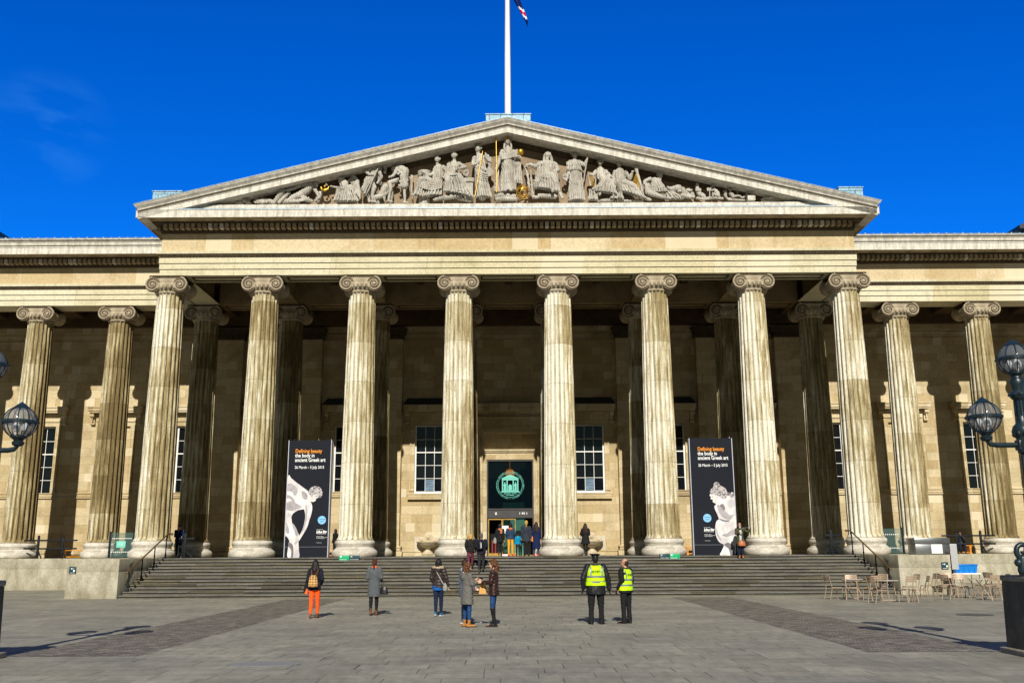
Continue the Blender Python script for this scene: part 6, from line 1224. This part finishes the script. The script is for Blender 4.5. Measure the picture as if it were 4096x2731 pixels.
NAVY = cm('navy_wool', (.008, .010, .022)); BLK = cm('black_cloth', (.010, .010, .011)); JEAN = cm('blue_denim', (.015, .055, .16), c2=(.008, .03, .09)); DJEAN = cm('dark_denim', (.008, .014, .04)); BROWNL = cm('brown_leather', (.16, .06, .02), rough=.4); HBLK = cm('black_hair', (.012, .009, .008), rough=.45, scale=40); HBR = cm('brown_hair', (.075, .028, .012), rough=.5, scale=40); HCUR = cm('curly_brown_hair', (.13, .055, .02), rough=.55, scale=60, c2=(.04, .015, .006)); HBLO = cm('blond_hair', (.50, .30, .08), rough=.55, scale=50); HDB = cm('dark_brown_hair', (.03, .014, .009), rough=.5, scale=40); BLEA = cm('black_leather', (.010, .010, .011), rough=.35); TAN = cm('tan_suede', (.38, .16, .03))
stride = lambda f, q=1: {'R': ((.095, .06 * f, .50), (.10, -.10 * f if q < 0 else .02, .10), (.11, -.10 * f + .16 if q < 0 else .18, .035)), 'L': ((-.095, .0, .49), (-.10, -.01, .085), (-.11, .15, .035))}

# 1 woman in orange trousers
f = Fig('woman in bright orange trousers and navy cardigan walking toward the steps', (-5.63, -19.24, 0), 2, 1.65, RA=[(.23, -.05, 1.12), (.17, .14, 1.0), (-.3, 1, .1)], LA=[(-.22, -.04, 1.11), (-.22, .10, .96), (0, 1, -.2)], legs={'R': ((.09, .05, .49), (.085, .10, .085), (.10, .25, .035)), 'L': ((-.085, -.02, .49), (-.09, -.10, .085), (-.11, .04, .035))})
f.trousers(cm('orange_denim', (.95, .10, .01), var=.08), .98, .12); f.shoes(BROWNL, .13); f.top(NAVY, .82, 1.04, .01, name='cardigan'); f.hair('long', HBLK, .42)
b = held('backpack', 'tan checked backpack on the woman in orange trousers', f, 'backpack'); CHK = plaid('tan_check_cloth', (.60, .38, .15), (.42, .22, .07), (.12, .06, .03), 13); g = MB(); g.rings([(-.02, -.215, z, rx, ry) for z, rx, ry in ((.90, .12, .06), (.93, .145, .085), (1.05, .14, .085), (1.17, .12, .075), (1.24, .10, .06))], 20); me = remesh(g, .012, 2); me.materials.append(CHK); link('pack_body', me, b)
g = MB(); g.bbox(-.11, .07, -.285, -.17, 1.12, 1.255, .03); [g.bbox(x - .05, x + .05, -.325, -.27, .93, 1.04, .02) for x in (-.085, .055)]; link('flap', g.mesh('flap', CHK, 50), b); g = MB(); [g.tube([(q * .06 - .01, -.2, 1.24), (q * .10, -.10, 1.40), (q * .11, .02, 1.42), (q * .13, .10, 1.30), (q * .15, .04, 1.05), (q * .11, -.14, .97)], .014, 6) for q in (-1, 1)]; g.ell((-.02, -.29, 1.19), (.03, .01, .015), 8); link('strap', g.mesh('strap', BROWNL, 60), b)
b = held('folded_coat', 'black coat hanging over the left arm of the orange trousered woman', f, 'coat'); g = MB(); g.cap((-.24, .02, 1.02), .05, (-.27, .03, .90), .06); g.cap((-.27, .03, .9), .055, (-.31, .0, .78), .03); g.cap((-.22, .08, 1.0), .05, (-.24, .06, .86), .05); me = remesh(g, .013, 2); me.materials.append(BLK); link('cloth', me, b)
b = held('pouch', 'small orange patterned pouch at the hip of the walking woman', f, 'pouch'); g = MB(); g.rings([(-.25, .02, z, rx, .03) for z, rx in ((.70, .04), (.72, .06), (.80, .055), (.88, .02))], 12); link('pouch_body', g.mesh('pouch_body', cm('orange_print', (.65, .13, .03), var=.6, scale=60), 60), b); tag(link('cord', rod([(-.25, .02, .87), (-.2, .06, 1.2), (-.1, -.05, 1.42)], .005).mesh('cord', BLK), b))

# 2 woman in grey tweed coat
f = Fig('woman in long grey tweed coat walking with a black handbag', (-4.05, -18.12, 0), -3, 1.67, nod=.15, RA=[(.22, -.02, 1.12), (.20, .17, 1.06), (-.5, 1, .2)], LA=[(-.21, -.02, 1.12), (-.15, .17, 1.08), (.5, 1, .2)], legs={'R': ((.08, .05, .49), (.075, .08, .085), (.085, .23, .035)), 'L': ((-.08, -.04, .49), (-.075, -.10, .11), (-.085, .04, .04))})
f.trousers(BLK, .94, .15); f.shoes(BROWNL, .19); f.top(knit('grey_tweed', (.015, .018, .022), (.105, .115, .125), 130), .56, 1.06, .02, name='coat'); f.hair('pony', HBR); g = MB(); g.rings([(0, 0, 1.42, .085, .08), (0, 0, 1.455, .082, .08), (0, 0, 1.48, .06, .06)], 18); link('scarf', g.mesh('scarf', cm('orange_scarf', (.75, .10, .02)), 60), f.root)
b = held('handbag', 'black leather handbag on the arm of the tweed coated woman', f, 'handbag'); g = MB(); g.rings([(.30, .03, z, rx, ry) for z, rx, ry in ((.62, .13, .05), (.64, .15, .06), (.76, .12, .045), (.86, .08, .02))], 18); me = remesh(g, .011, 1); me.materials.append(BLEA); link('bag_body', me, b); g = MB(); g.tube([(.24, .03, .84), (.225, .06, 1.0), (.23, .10, 1.09), (.26, .08, 1.0), (.34, .03, .84)], .009, 6); link('handle', g.mesh('handle', BLEA, 60), b)

# 3 woman in puffer jacket
PUF = cm('brown_quilting', (.035, .024, .022), rough=.45); puff = lambda co: .012 * np.abs(np.sin(co[:, 2] * 32)) - .006
f = Fig('woman in dark brown puffer jacket with fur trimmed hood walking away', (-2.06, -18.51, 0), -12, 1.66, RA=[(.25, .0, 1.12), (.28, .07, .90), (.1, .3, -1)], LA=[(-.22, -.03, 1.11), (-.18, .12, .96), (.4, 1, -.3)], legs={'R': ((.07, .07, .49), (.06, .10, .085), (.07, .25, .035)), 'L': ((-.07, -.02, .49), (-.04, -.13, .12), (-.05, -.0, .035))})
f.trousers(DJEAN, 1.0, .10); f.shoes(cm('blue_canvas', (.02, .13, .22)), .10, cm('white_sole', (.7, .72, .72))); g = MB(); g.rings([(-.02, -.01, z, rx, ry) for z, rx, ry in ((.76, .15, .12), (.80, .17, .13), (.92, .17, .13))], 22); link('shirt', g.mesh('shirt', plaid('blue_plaid', (.01, .16, .55), (.01, .08, .35), (.01, .02, .10), 22), 60), f.root)
f.top(PUF, .84, 1.16, .0, name='puffer_jacket', fold=puff); f.hair('bob', HBLK); g = MB(); g.ell((0, -.12, 1.38), (.15, .08, .12), 14); g.ell((0, -.14, 1.30), (.09, .05, .10), 12); me = remesh(g, .012, 2); me.materials.append(PUF); link('hood', me, f.root)
g = MB(); random.seed(8)
for i in range(70): a = pi * .05 + pi * 1.9 * random.random() / 2 + pi; a = pi + pi * random.random(); g.ell((.17 * cos(a), -.06 + .13 * sin(a) * .9, 1.45 + random.uniform(-.03, .02)), random.uniform(.016, .03), 6)
me = remesh(g, .01, 0); me.materials.append(cm('beige_fur', (.42, .32, .20), scale=60)); link('fur_trim', me, f.root)
b = held('shoulder_bag', 'pale grey shoulder bag across the back of the puffer jacket', f, 'shoulder bag'); g = MB(); g.tube([(-.06, -.15, 1.42), (.03, -.185, 1.25), (.14, -.165, 1.05), (.21, -.10, .92)], .022, 6, flat=.4); link('strap', g.mesh('strap', cm('pale_grey_canvas', (.40, .38, .33)), 60), b); g = MB(); g.rings([(.22, -.05, z, rx, .04) for z, rx in ((.76, .05), (.79, .08), (.90, .07), (.97, .02))], 14); link('bag_body', g.mesh('bag_body', cm('grey_bag', (.25, .26, .24)), 60), b)

# 4 man in grey-blue jacket mostly hidden
f = Fig('man in blue grey jacket standing partly behind the woman in the patterned coat', (-1.10, -21.7, 0), -60, 1.66, skin='l', yaw=-5, RA=[(.22, .02, 1.10), (.20, .16, .93), (0, 1, -.3)])
f.trousers(BLK, 1.0, .10); f.shoes(cm('grey_trainer', (.12, .12, .13)), .10, cm('white_sole', (.7, .72, .72))); f.top(cm('blue_grey_wool', (.10, .125, .17)), .70, 1.12, .02, name='jacket'); f.hair('short', HDB)
g = MB(); g.ell((0, -.09, 1.42), (.085, .05, .06), 14); link('hood', g.mesh('hood', cm('pale_blue_lining', (.30, .40, .52)), 60), f.root)
# 5 curly haired woman in patterned coat
f = Fig('curly haired woman in patterned grey coat, blue jeans and tan boots', (-.99, -22.91, 0), -62, 1.57, nod=.2, RA=[(.20, .06, 1.13), (.14, .27, 1.20), (-.3, .8, .6)], LA=[(-.20, .08, 1.13), (-.09, .28, 1.22), (.3, .7, .6)], legs={'R': ((.11, .02, .49), (.13, .0, .085), (.15, .17, .035)), 'L': ((-.16, .02, .49), (-.20, .02, .085), (-.21, .19, .035))})
PAT = NT('patterned_grey_knit', .9, .15); x, y, z = PAT.sep(PAT.map()); wv = PAT.math('SINE', PAT.math('ADD', PAT.math('MULTIPLY', z, 95.0), PAT.math('MULTIPLY', PAT.math('PINGPONG', PAT.math('ADD', x, y), .09), 210.0))); nn = PAT.noise(PAT.map(), 60, 2); PAT.bump(nn, .5, .01); PAT = PAT.col(PAT.ramp(PAT.math('ADD', PAT.math('MULTIPLY', wv, .28), PAT.math('MULTIPLY', nn, 1.0)), [(.35, (.025, .024, .022)), (.65, (.24, .225, .205))]))
f.trousers(JEAN, .98, .16); f.shoes(TAN, .20); f.top(PAT, .60, 1.15, .03, name='coat'); f.hair('curly', HCUR); g = MB(); g.ell((0, -.13, 1.34), (.13, .06, .12), 14); g.cap((-.08, -.08, 1.43), .035, (.08, -.08, 1.43), .035); me = remesh(g, .012, 2); me.materials.append(PAT); link('hood', me, f.root); g = MB(); g.tube([(-.11, -.03, 1.44), (-.06, -.13, 1.46), (.06, -.13, 1.46), (.11, -.03, 1.44)], .014, 6); link('hood_lining', g.mesh('hood_lining', cm('cream_fleece', (.5, .46, .42)), 60), f.root)
b = held('camera', 'small black camera raised by the woman in the patterned coat', f, 'camera'); g = MB(); g.bbox(-.05, .09, .36, .41, 1.25, 1.33, .012); link('camera_body', g.mesh('camera_body', BLEA, 50), b); g = MB(); g.lathe([(.03, 0), (.03, .05)], 14, T=Matrix.Translation((.02, .41, 1.29)) @ Matrix.Rotation(-pi / 2, 4, 'X')); link('lens', g.mesh('lens', BLEA, 50), b)
# 6 woman in brown leather jacket
f = Fig('curly haired woman in dark leather jacket and tall black boots, hands out', (-.31, -22.88, 0), 82, 1.65, nod=.25, RA=[(.19, .05, 1.12), (.12, .27, 1.10), (-.2, 1, .1)], LA=[(-.19, .06, 1.12), (-.14, .28, 1.12), (.1, 1, .15)], legs={'R': ((.07, .03, .49), (.07, .0, .10), (.08, .16, .035)), 'L': ((-.07, .03, .49), (-.075, -.04, .10), (-.09, .12, .035))})
f.trousers(JEAN, .93, .30); f.shoes(BLEA, .46, name='boot'); f.top(cm('brown_leather_jacket', (.035, .015, .012), rough=.32), .80, 1.06, .03, name='leather_jacket', fold=lambda co: .007 * np.sin(co[:, 2] * 75 + 5 * np.sin(co[:, 1] * 14))); f.hair('curly', HCUR)
b = held('paper_bag', 'brown paper carrier bag held by the leather jacketed woman', f, 'paper bag'); g = MB(); g.add([(a * .05 + .05, .30 + c * w_, z) for z, w_ in ((.83, .10), (1.08, .055)) for a, c in ((-1, -1), (1, -1), (1, 1), (-1, 1))], [(0, 3, 2, 1), (0, 1, 5, 4), (1, 2, 6, 5), (2, 3, 7, 6), (3, 0, 4, 7)]); link('bag_body', g.mesh('bag_body', cm('kraft_paper', (.60, .32, .10), var=.08)), b); g = MB(); g.tube([(.05, .27, 1.08), (.06, .28, 1.13), (.05, .33, 1.08)], .005, 5); link('handle', g.mesh('handle', cm('kraft_paper', (.6, .3, .1))), b)

# 7, 8 security officers
HV = NT('fluorescent_yellow_vest', .7, .3); nn = HV.noise(HV.map(), 7, 3); HV.bump(nn, .5, .03); HV = HV.col(HV.ramp(nn, [(.3, (.40, .70, .0)), (.7, (.60, .95, .0))])); REF = plain('reflective_grey_band', (.20, .23, .26), .35, .6, .3, .1, 9)
def vest(f, z0, bulk, bands, fl=.01, straps=True):
    w_ = f.w * bulk; ly = lambda z: f.lean * max(0, (z - .9) / .5)
    def prof(z): return (.178 + fl) * w_ if z < 1.0 else (.178 + fl * .6 if z < 1.3 else .165) * w_, (.134 + fl * .5) * w_ * (1 if z < 1.3 else .93)
    g = MB(); zs = [z0, z0 + .1, 1.0, 1.1, 1.2, 1.3, 1.36, 1.405, 1.425]; rx = [(.178 + fl, .136 + fl * .5), (.176 + fl * .8, .135), (.174, .134), (.170, .132), (.172, .135), (.165, .130), (.155, .118), (.125, .095), (.085, .080)]
    g.rings([(0, ly(z), z, a * w_, b * w_) for z, (a, b) in zip(zs, rx)], 32); v = f.fuse(g, 'hi_vis_vest', HV, .012, 1, lambda co: .003 * np.sin(co[:, 2] * 30 + co[:, 0] * 25))
    for za in bands:
        g = MB(); n = 32; i = max(k for k in range(len(zs)) if zs[k] <= za); t = (za - zs[i]) / (zs[i + 1] - zs[i]); a = (rx[i][0] * (1 - t) + rx[i + 1][0] * t) * w_ + .006; b = (rx[i][1] * (1 - t) + rx[i + 1][1] * t) * w_ + .006
        g.add([(a * cos(2 * pi * k / n), ly(z) + b * sin(2 * pi * k / n), z) for z in (za, za + .045) for k in range(n)], [(k, (k + 1) % n, n + (k + 1) % n, n + k) for k in range(n)]); link('reflective_band', g.mesh('reflective_band', REF, 60), v)
    if straps:
        for q in (-1, 1):
            for sy in (-1, 1): g = MB(); g.tube([(q * .095 * w_, ly(1.2) + sy * (.135 * w_ * .85 + .004), bands[-1] + .02), (q * .098 * w_, ly(1.3) + sy * (.130 * w_ * .82 + .006), 1.30), (q * .100 * w_, ly(1.36) + sy * (.118 * w_ * .72 + .008), 1.375), (q * .09 * w_, ly(1.4) + sy * .02, 1.425)], .022, 6, flat=.25); link('reflective_band', g.mesh('reflective_band', REF, 60), v)
    g = MB(); text_geo(g, 'SECURITY', .055, (0, ly(1.29) - .138 * w_ - .022, 1.285), bold=.002, spacing=1.05); link('lettering', g.mesh('lettering', BLK), v); return v
f = Fig('stout security officer in peaked cap and yellow vest, back to camera', (2.36, -22.2, 0), 4, 1.78, skin='d', wide=1.22, RA=[(.30, -.02, 1.12), (.34, .02, .86), (.05, .1, -1)], LA=[(-.32, -.03, 1.12), (-.31, .03, .88), (-.05, .2, -1)], legs={'R': ((.12, .01, .49), (.13, -.01, .085), (.19, .12, .035)), 'L': ((-.12, .01, .49), (-.135, -.01, .085), (-.15, .14, .035))}, group='security officers in yellow vests')
f.trousers(BLK, 1.05, .07, flare=.022); f.shoes(BLEA, .08); f.top(cm('black_waxed_coat', (.012, .013, .016), rough=.5), .72, 1.08, .02, name='coat', sleeve=1.05); vest(f, .93, 1.14, (1.0, 1.13)); f.hair('short', HBLK)
g = MB(); [g.ell(f.arm[k][1] + f.arm[k][2].normalized() * .06, (.04, .045, .075), 10) for k in 'RL']; g1 = MB(); T = f.headrot()
g1.rings([(0, -.005, .03, .086, .100), (0, -.005, .075, .088, .102), (0, .0, .088, .105, .118), (0, .0, .105, .135, .145), (0, .0, .118, .128, .138), (0, 0, .130, .06, .07)], 28, T=T); g1.add([tuple(T @ V3((.085 * cos(a), .0 + r * sin(a), z))) for a in [pi * .12 + pi * .76 * i / 10 for i in range(11)] for r, z in ((.095, .04), (.165, .025))], [(2 * i, 2 * i + 1, 2 * i + 3, 2 * i + 2) for i in range(10)]); link('peaked_cap', g1.mesh('peaked_cap', BLK, 50), f.root)
for k in 'RL': g = MB(); f.hand(g, k); me = remesh(g, .009, 0, lambda co: .004 + 0 * co[:, 0]); me.materials.append(BLEA); link('glove', me, f.root)
f = Fig('balding security officer in yellow vest turned toward the left', (3.17, -21.99, 0), 42, 1.66, skin='m', wide=1.08, yaw=30, LA=[(-.20, -.05, 1.13), (-.20, .10, .93), (.2, .4, -1)], RA=[(.22, -.02, 1.12), (.22, .06, .87), (0, .1, -1)], legs={'R': ((.11, .01, .49), (.11, -.01, .085), (.16, .13, .035)), 'L': ((-.10, .01, .49), (-.10, .0, .085), (-.13, .16, .035))}, group='security officers in yellow vests')
f.trousers(BLK, 1.05, .07, flare=.02); f.shoes(BLEA, .08); f.top(BLK, .80, 1.12, .01, name='jacket', sleeve=1.1); vest(f, .86, 1.13, (.98, 1.12)); f.hair('bald', HDB)
b = held('radio', 'handheld radio with thin aerial in the balding officer hand', f, 'radio'); w = f.arm['L'][1]; g = MB(); g.bbox(w.x - .03, w.x + .03, w.y + .03, w.y + .07, w.z - .16, w.z - .06, .008); g.tube([(w.x, w.y + .05, w.z - .12), (w.x - .12, w.y + .16, w.z - .22)], .005, 5); link('radio_body', g.mesh('radio_body', BLEA, 50), b)

# 9, 10 couple climbing the steps
up = {'R': ((.085, .13, .56), (.08, .12, .085 + .10), (.09, .27, .05 + .085)), 'L': ((-.085, -.02, .49), (-.09, -.14, .10), (-.10, .0, .03))}
f = Fig('blond woman in black jacket and maroon trousers climbing the steps', (-1.78, -3.05, 1.106), 0, 1.58, wide=1.12, RA=[(.21, .0, 1.12), (.20, .13, .98), (-.3, 1, 0)], LA=[(-.24, -.02, 1.12), (-.22, .10, .98), (0, 1, 0)], legs=up); f.trousers(cm('maroon_cloth', (.12, .025, .045)), .95, .12); f.shoes(BLK, .10); f.top(BLK, .85, 1.10, .02); f.hair('bob', HBLO)
b = held('shoulder_bag', 'brown cross body bag of the blond woman on the steps', f, 'shoulder bag'); g = MB(); g.tube([(-.08, -.12, 1.44), (.05, -.16, 1.25), (.17, -.13, 1.0), (.21, -.06, .92)], .016, 6, flat=.4); link('strap', g.mesh('strap', BROWNL, 60), b); g = MB(); g.ell((.22, -.05, .86), (.075, .06, .09), 12); link('bag_body', g.mesh('bag_body', cm('dark_brown_leather', (.07, .035, .02), rough=.5), 60), b)
f = Fig('grey haired man in dark jacket with black backpack climbing the steps', (-1.27, -3.45, .968), 0, 1.74, wide=1.10, RA=[(.25, -.02, 1.12), (.22, .14, 1.0), (-.3, 1, 0)], LA=[(-.23, -.02, 1.12), (-.22, .12, .98), (0, 1, 0)], legs=up); f.trousers(cm('charcoal_trousers', (.022, .022, .028)), 1.02, .10); f.shoes(cm('brown_boot', (.09, .065, .035)), .13); f.top(NAVY, .83, 1.14, .0); f.hair('short', cm('grey_hair', (.10, .09, .085), scale=50))
b = held('backpack', 'black sports backpack on the man climbing the steps', f, 'backpack'); g = MB(); g.rings([(-.03, -.22, z, rx, ry) for z, rx, ry in ((.98, .12, .05), (1.02, .15, .09), (1.18, .15, .10), (1.32, .13, .08), (1.39, .08, .04))], 18); me = remesh(g, .013, 2); me.materials.append(BLEA); link('pack_body', me, b); g = MB(); T = Matrix.Translation((.0, -.325, 1.17)) @ Matrix.Rotation(-pi / 2, 4, 'Y'); text_geo(g, 'Reebok', .07, (0, 0, 0), bold=.002, T=T); link('lettering', g.mesh('lettering', M['signwhite']), b)

# door group
def simple(label, x, y, z, face, H, topc, hem, bott, shoe, hair, hmat, **k):
    tk = {q: k.pop(q) for q in ('bulk', 'flare', 'bare', 'cuff') if q in k}
    f = Fig(label, (x, y, z), face, H, **k); f.trousers(bott, .95, tk.get('cuff', .10)); f.shoes(shoe, .10); f.top(topc, hem, tk.get('bulk', 1.06), tk.get('flare', .02)); f.hair(hair, hmat); return f
f = simple('woman in black coat with patterned scarf stepping into the doorway', -.50, 3.2, ZP, 5, 1.68, BLK, .72, BLK, cm('black_orange_shoe', (.10, .03, .01)), 'bob', HBLK, legs={'R': ((.08, .03, .49), (.08, .02, .085), (.09, .17, .035)), 'L': ((-.08, .0, .50), (-.08, -.22, .20), (-.08, -.16, .10))})
g = MB(); g.rings([(0, -.01, 1.37, .12, .11), (0, 0, 1.44, .10, .10), (0, 0, 1.48, .07, .07)], 18); g.bbox(.0, .11, -.165, -.14, 1.18, 1.40, .01); link('scarf', g.mesh('scarf', cm('orange_print_scarf', (.50, .17, .06), scale=30, var=.7), 60), f.root)
b = held('tote_bag', 'grey tote bag at the side of the scarfed woman', f, 'tote bag'); g = MB(); g.rings([(-.27, -.02, z, rx, .035) for z, rx in ((.68, .07), (.72, .10), (.88, .08), (.98, .02))], 14); g.tube([(-.27, -.02, .97), (-.22, -.04, 1.2), (-.14, -.05, 1.42)], .01, 5); link('bag_body', g.mesh('bag_body', cm('grey_bag', (.2, .2, .2)), 60), b)
f = simple('woman in blue jacket and mustard trousers standing before the door', .06, 2.4, ZP, 0, 1.68, cm('steel_blue_jacket', (.022, .045, .09)), .88, cm('mustard_cloth', (.72, .33, .02), var=.1), cm('red_trainer', (.6, .02, .02)), 'bob', HBLK, RA=[(.24, -.04, 1.13), (.20, .10, .98), (-.3, 1, 0)], LA=[(-.24, -.04, 1.13), (-.20, .10, .98), (.3, 1, 0)]); g = MB(); g.ell((0, -.10, 1.40), (.12, .07, .08), 14); g.rings([(0, -.01, 1.38, .11, .10), (0, 0, 1.45, .09, .09)], 16); link('hood', g.mesh('hood', cm('rust_hood', (.45, .13, .05)), 60), f.root)
f = simple('small child in turquoise top at the door', .45, 4.0, ZP, 10, 1.22, cm('turquoise_top', (.0, .22, .40)), .86, BLK, BLK, 'short', HBLK)
f = simple('blond person in fitted dark grey coat at the door', .88, 2.2, ZP, -4, 1.80, cm('dark_grey_quilt', (.025, .032, .045)), .70, BLK, BLEA, 'pony', HBLO, flare=.04); b = held('handbag', 'black handbag in the left hand of the blond queuing person', f, 'handbag'); g = MB(); g.ell((-.24, .03, .72), (.07, .04, .09), 12); g.tube([(-.24, .0, .78), (-.225, .03, .86), (-.24, .06, .78)], .007, 5); link('bag_body', g.mesh('bag_body', BLEA, 60), b)
f = simple('woman in long navy coat with an orange bag, right of the doorway', 1.40, 2.6, ZP, -8, 1.74, cm('royal_navy_wool', (.006, .014, .06)), .35, JEAN, cm('pink_trainer', (.5, .03, .08)), 'long', HDB, flare=.03); b = held('shoulder_bag', 'bright orange leather bag hanging on the navy coat', f, 'shoulder bag'); g = MB(); g.rings([(-.24, -.05, z, rx, .05) for z, rx in ((.72, .08), (.76, .11), (.92, .09), (1.02, .03))], 14); g.tube([(-.24, -.05, 1.0), (-.21, -.06, 1.25), (-.14, -.03, 1.44)], .014, 6); link('bag_body', g.mesh('bag_body', cm('orange_leather', (.75, .24, .02), rough=.4, var=.1), 60), b)
f = simple('woman in black hooded coat stooping in the doorway behind the others', .72, 4.6, ZP, 0, 1.60, BLK, .75, BLK, BLK, 'bob', HDB)
# woman by the fountain
f = Fig('dark long haired woman in black coat and tights at the right fountain', (4.0, 3.0, ZP), -10, 1.67, RA=[(.22, .0, 1.13), (.14, .18, 1.06), (-.5, 1, .2)], LA=[(-.25, -.03, 1.13), (-.20, .12, 1.04), (.3, 1, .1)], legs={'R': ((.07, .0, .49), (.055, -.02, .085), (.06, .12, .035)), 'L': ((-.07, .0, .49), (-.04, .03, .085), (-.04, .18, .035))})
f.trousers(BLK, .87, .08, name='tights'); f.shoes(BLEA, .10); f.top(BLK, .62, 1.08, .06, name='coat'); f.hair('long', HDB, .38); b = held('handbag', 'small black bag on the left arm of the woman at the fountain', f, 'handbag'); g = MB(); g.bbox(-.32, -.25, -.02, .14, .74, .90, .02); g.tube([(-.28, .0, .9), (-.26, .06, 1.05), (-.28, .12, .9)], .008, 5); link('bag_body', g.mesh('bag_body', BLEA, 60), b)
# woman posing beside the right banner
OLV = cm('olive_parka', (.055, .055, .02)); f = Fig('woman in olive parka and sunglasses posing with an arm out by banner', (11.0, -1.83, 1.52), 176, 1.66, yaw=10, RA=[(.20, .10, 1.16), (.05, .22, 1.22), (-.6, .8, .2)], LA=[(-.40, .06, 1.24), (-.50, .14, 1.40), (-.3, .3, .9)], legs={'R': ((.08, .02, .49), (.075, .0, .085), (.11, .14, .035)), 'L': ((-.08, .02, .49), (-.085, .0, .085), (-.08, .15, .035))})
f.trousers(DJEAN, .95, .12); f.shoes(cm('tan_lace_boot', (.33, .13, .04)), .14); f.top(OLV, .66, 1.06, .02, name='parka'); f.hair('long', HDB, .30); T = f.headrot(); g = MB(); [g.ell(T @ V3((q * .034, .086, .014)), (.028, .012, .018), 10) for q in (-1, 1)]; g.tube([T @ V3((-.03, .094, .018)), T @ V3((.03, .094, .018))], .004, 5); link('sunglasses', g.mesh('sunglasses', BLEA, 60), f.root)
g = MB(); g.bbox(-.05, .05, .128, .142, .75, 1.36, .006); link('shirt', g.mesh('shirt', cm('striped_white_shirt', (.50, .52, .60), var=.4, scale=40), 50), f.root)
b = held('handbag', 'large tan leather handbag in front of the posing woman', f, 'handbag'); g = MB(); g.rings([(-.04, .20, z, rx, ry) for z, rx, ry in ((.58, .17, .06), (.62, .19, .08), (.74, .17, .06), (.84, .12, .02))], 18); me = remesh(g, .012, 1); me.materials.append(cm('tan_leather', (.36, .11, .035), rough=.38)); link('bag_body', me, b); g = MB(); g.tube([(-.12, .24, .80), (-.10, .26, .92), (.0, .26, .92), (.03, .24, .80)], .009, 6); link('handle', g.mesh('handle', BROWNL, 60), b)
b = held('selfie_stick', 'thin metal stick held out level by the posing woman', f, 'selfie stick'); g = MB(); g.tube([(-.50, .20, 1.47), (-.05, .24, 1.44)], .006, 6); g.bbox(-.03, .05, .23, .25, 1.40, 1.48, .004); link('stick', g.mesh('stick', M['steel'], 60), b)
# people on the terraces
f = Fig('man in dark cap and navy jacket leaning near the left handrail', (-17.0, 1.9, ZP), -150, 1.66, nod=.2, wide=1.1, RA=[(.22, .06, 1.12), (.12, .20, 1.30), (-.4, .2, 1)], LA=[(-.22, .05, 1.12), (-.10, .22, 1.06), (.6, 1, 0)]); f.trousers(cm('teal_black_trousers', (.008, .02, .025)), 1.05, .1); f.shoes(BLK, .1); f.top(cm('navy_anorak', (.008, .018, .06)), .82, 1.12); f.hair('short', HDB); T = f.headrot(); g = MB(); g.ell(T @ V3((0, -.01, .06)), (.088, .10, .07), 14); g.ell(T @ V3((0, .10, .05)), (.06, .06, .012), 12); link('cap', g.mesh('cap', cm('grey_cap', (.05, .05, .055)), 60), f.root)
sitl = {'R': ((.13, .44, .52), (.13, .46, .12), (.14, .62, .07)), 'L': ((-.13, .42, .52), (-.14, .50, .12), (-.15, .66, .07))}
def seated(label, x, y, z, face, H, hood):
    f = Fig(label, (x, y, z), face, H, nod=.1, wide=1.1, RA=[(.24, .12, 1.10), (.08, .20, 1.42), (-.3, .4, .9)], LA=[(-.22, .14, 1.10), (-.06, .24, 1.40), (.3, .4, .9)]); return f
f = Fig('man in black jacket and beanie seated on the right terrace with camera', (25.75, 7.45, ZP - .42), 165, 1.66, nod=.1, wide=1.1, RA=[(.22, .12, 1.14), (.07, .24, 1.40), (-.3, .4, .9)], LA=[(-.22, .14, 1.12), (-.06, .24, 1.38), (.3, .4, .9)], legs={'R': ((.13, .44, .93), (.13, .46, .505), (.14, .62, .46)), 'L': ((-.13, .42, .93), (-.14, .50, .505), (-.15, .66, .46))})
f.trousers(DJEAN, 1.0, .1); f.shoes(BLK, .1); f.top(cm('black_shell_jacket', (.012, .014, .018), rough=.5), .86, 1.12); T = f.headrot(); g = MB(); g.ell(T @ V3((0, -.015, .045)), (.088, .10, .088), 16); link('beanie', g.mesh('beanie', BLK, 60), f.root)
b = held('camera', 'black camera held to the face of the seated man', f, 'camera'); g = MB(); g.bbox(-.05, .07, .17, .22, 1.50, 1.58, .01); g.lathe([(.03, 0), (.032, .07)], 12, T=Matrix.Translation((.01, .22, 1.54)) @ Matrix.Rotation(-pi / 2, 4, 'X')); link('camera_body', g.mesh('camera_body', BLEA, 50), b)
f = simple('person in black coat half hidden behind the third column', -10.30, 9.2, ZP, 60, 1.60, BLK, .80, cm('teal_black_trousers', (.008, .02, .025)), BLK, 'bob', HDB)
# scraps on the paving
g = MB(); vs = [(-.09, -.05, .004), (.08, -.06, .012), (.10, .05, .004), (-.07, .06, .018), (0, 0, .02)]; g.add(vs, [(0, 1, 4), (1, 2, 4), (2, 3, 4), (3, 0, 4)]); tag(obj('paper_scrap', g, M['signwhite'], loc=(-.62, -21.35, 0)), 'crumpled white paper scrap on the paving behind the chatting women', 'litter')
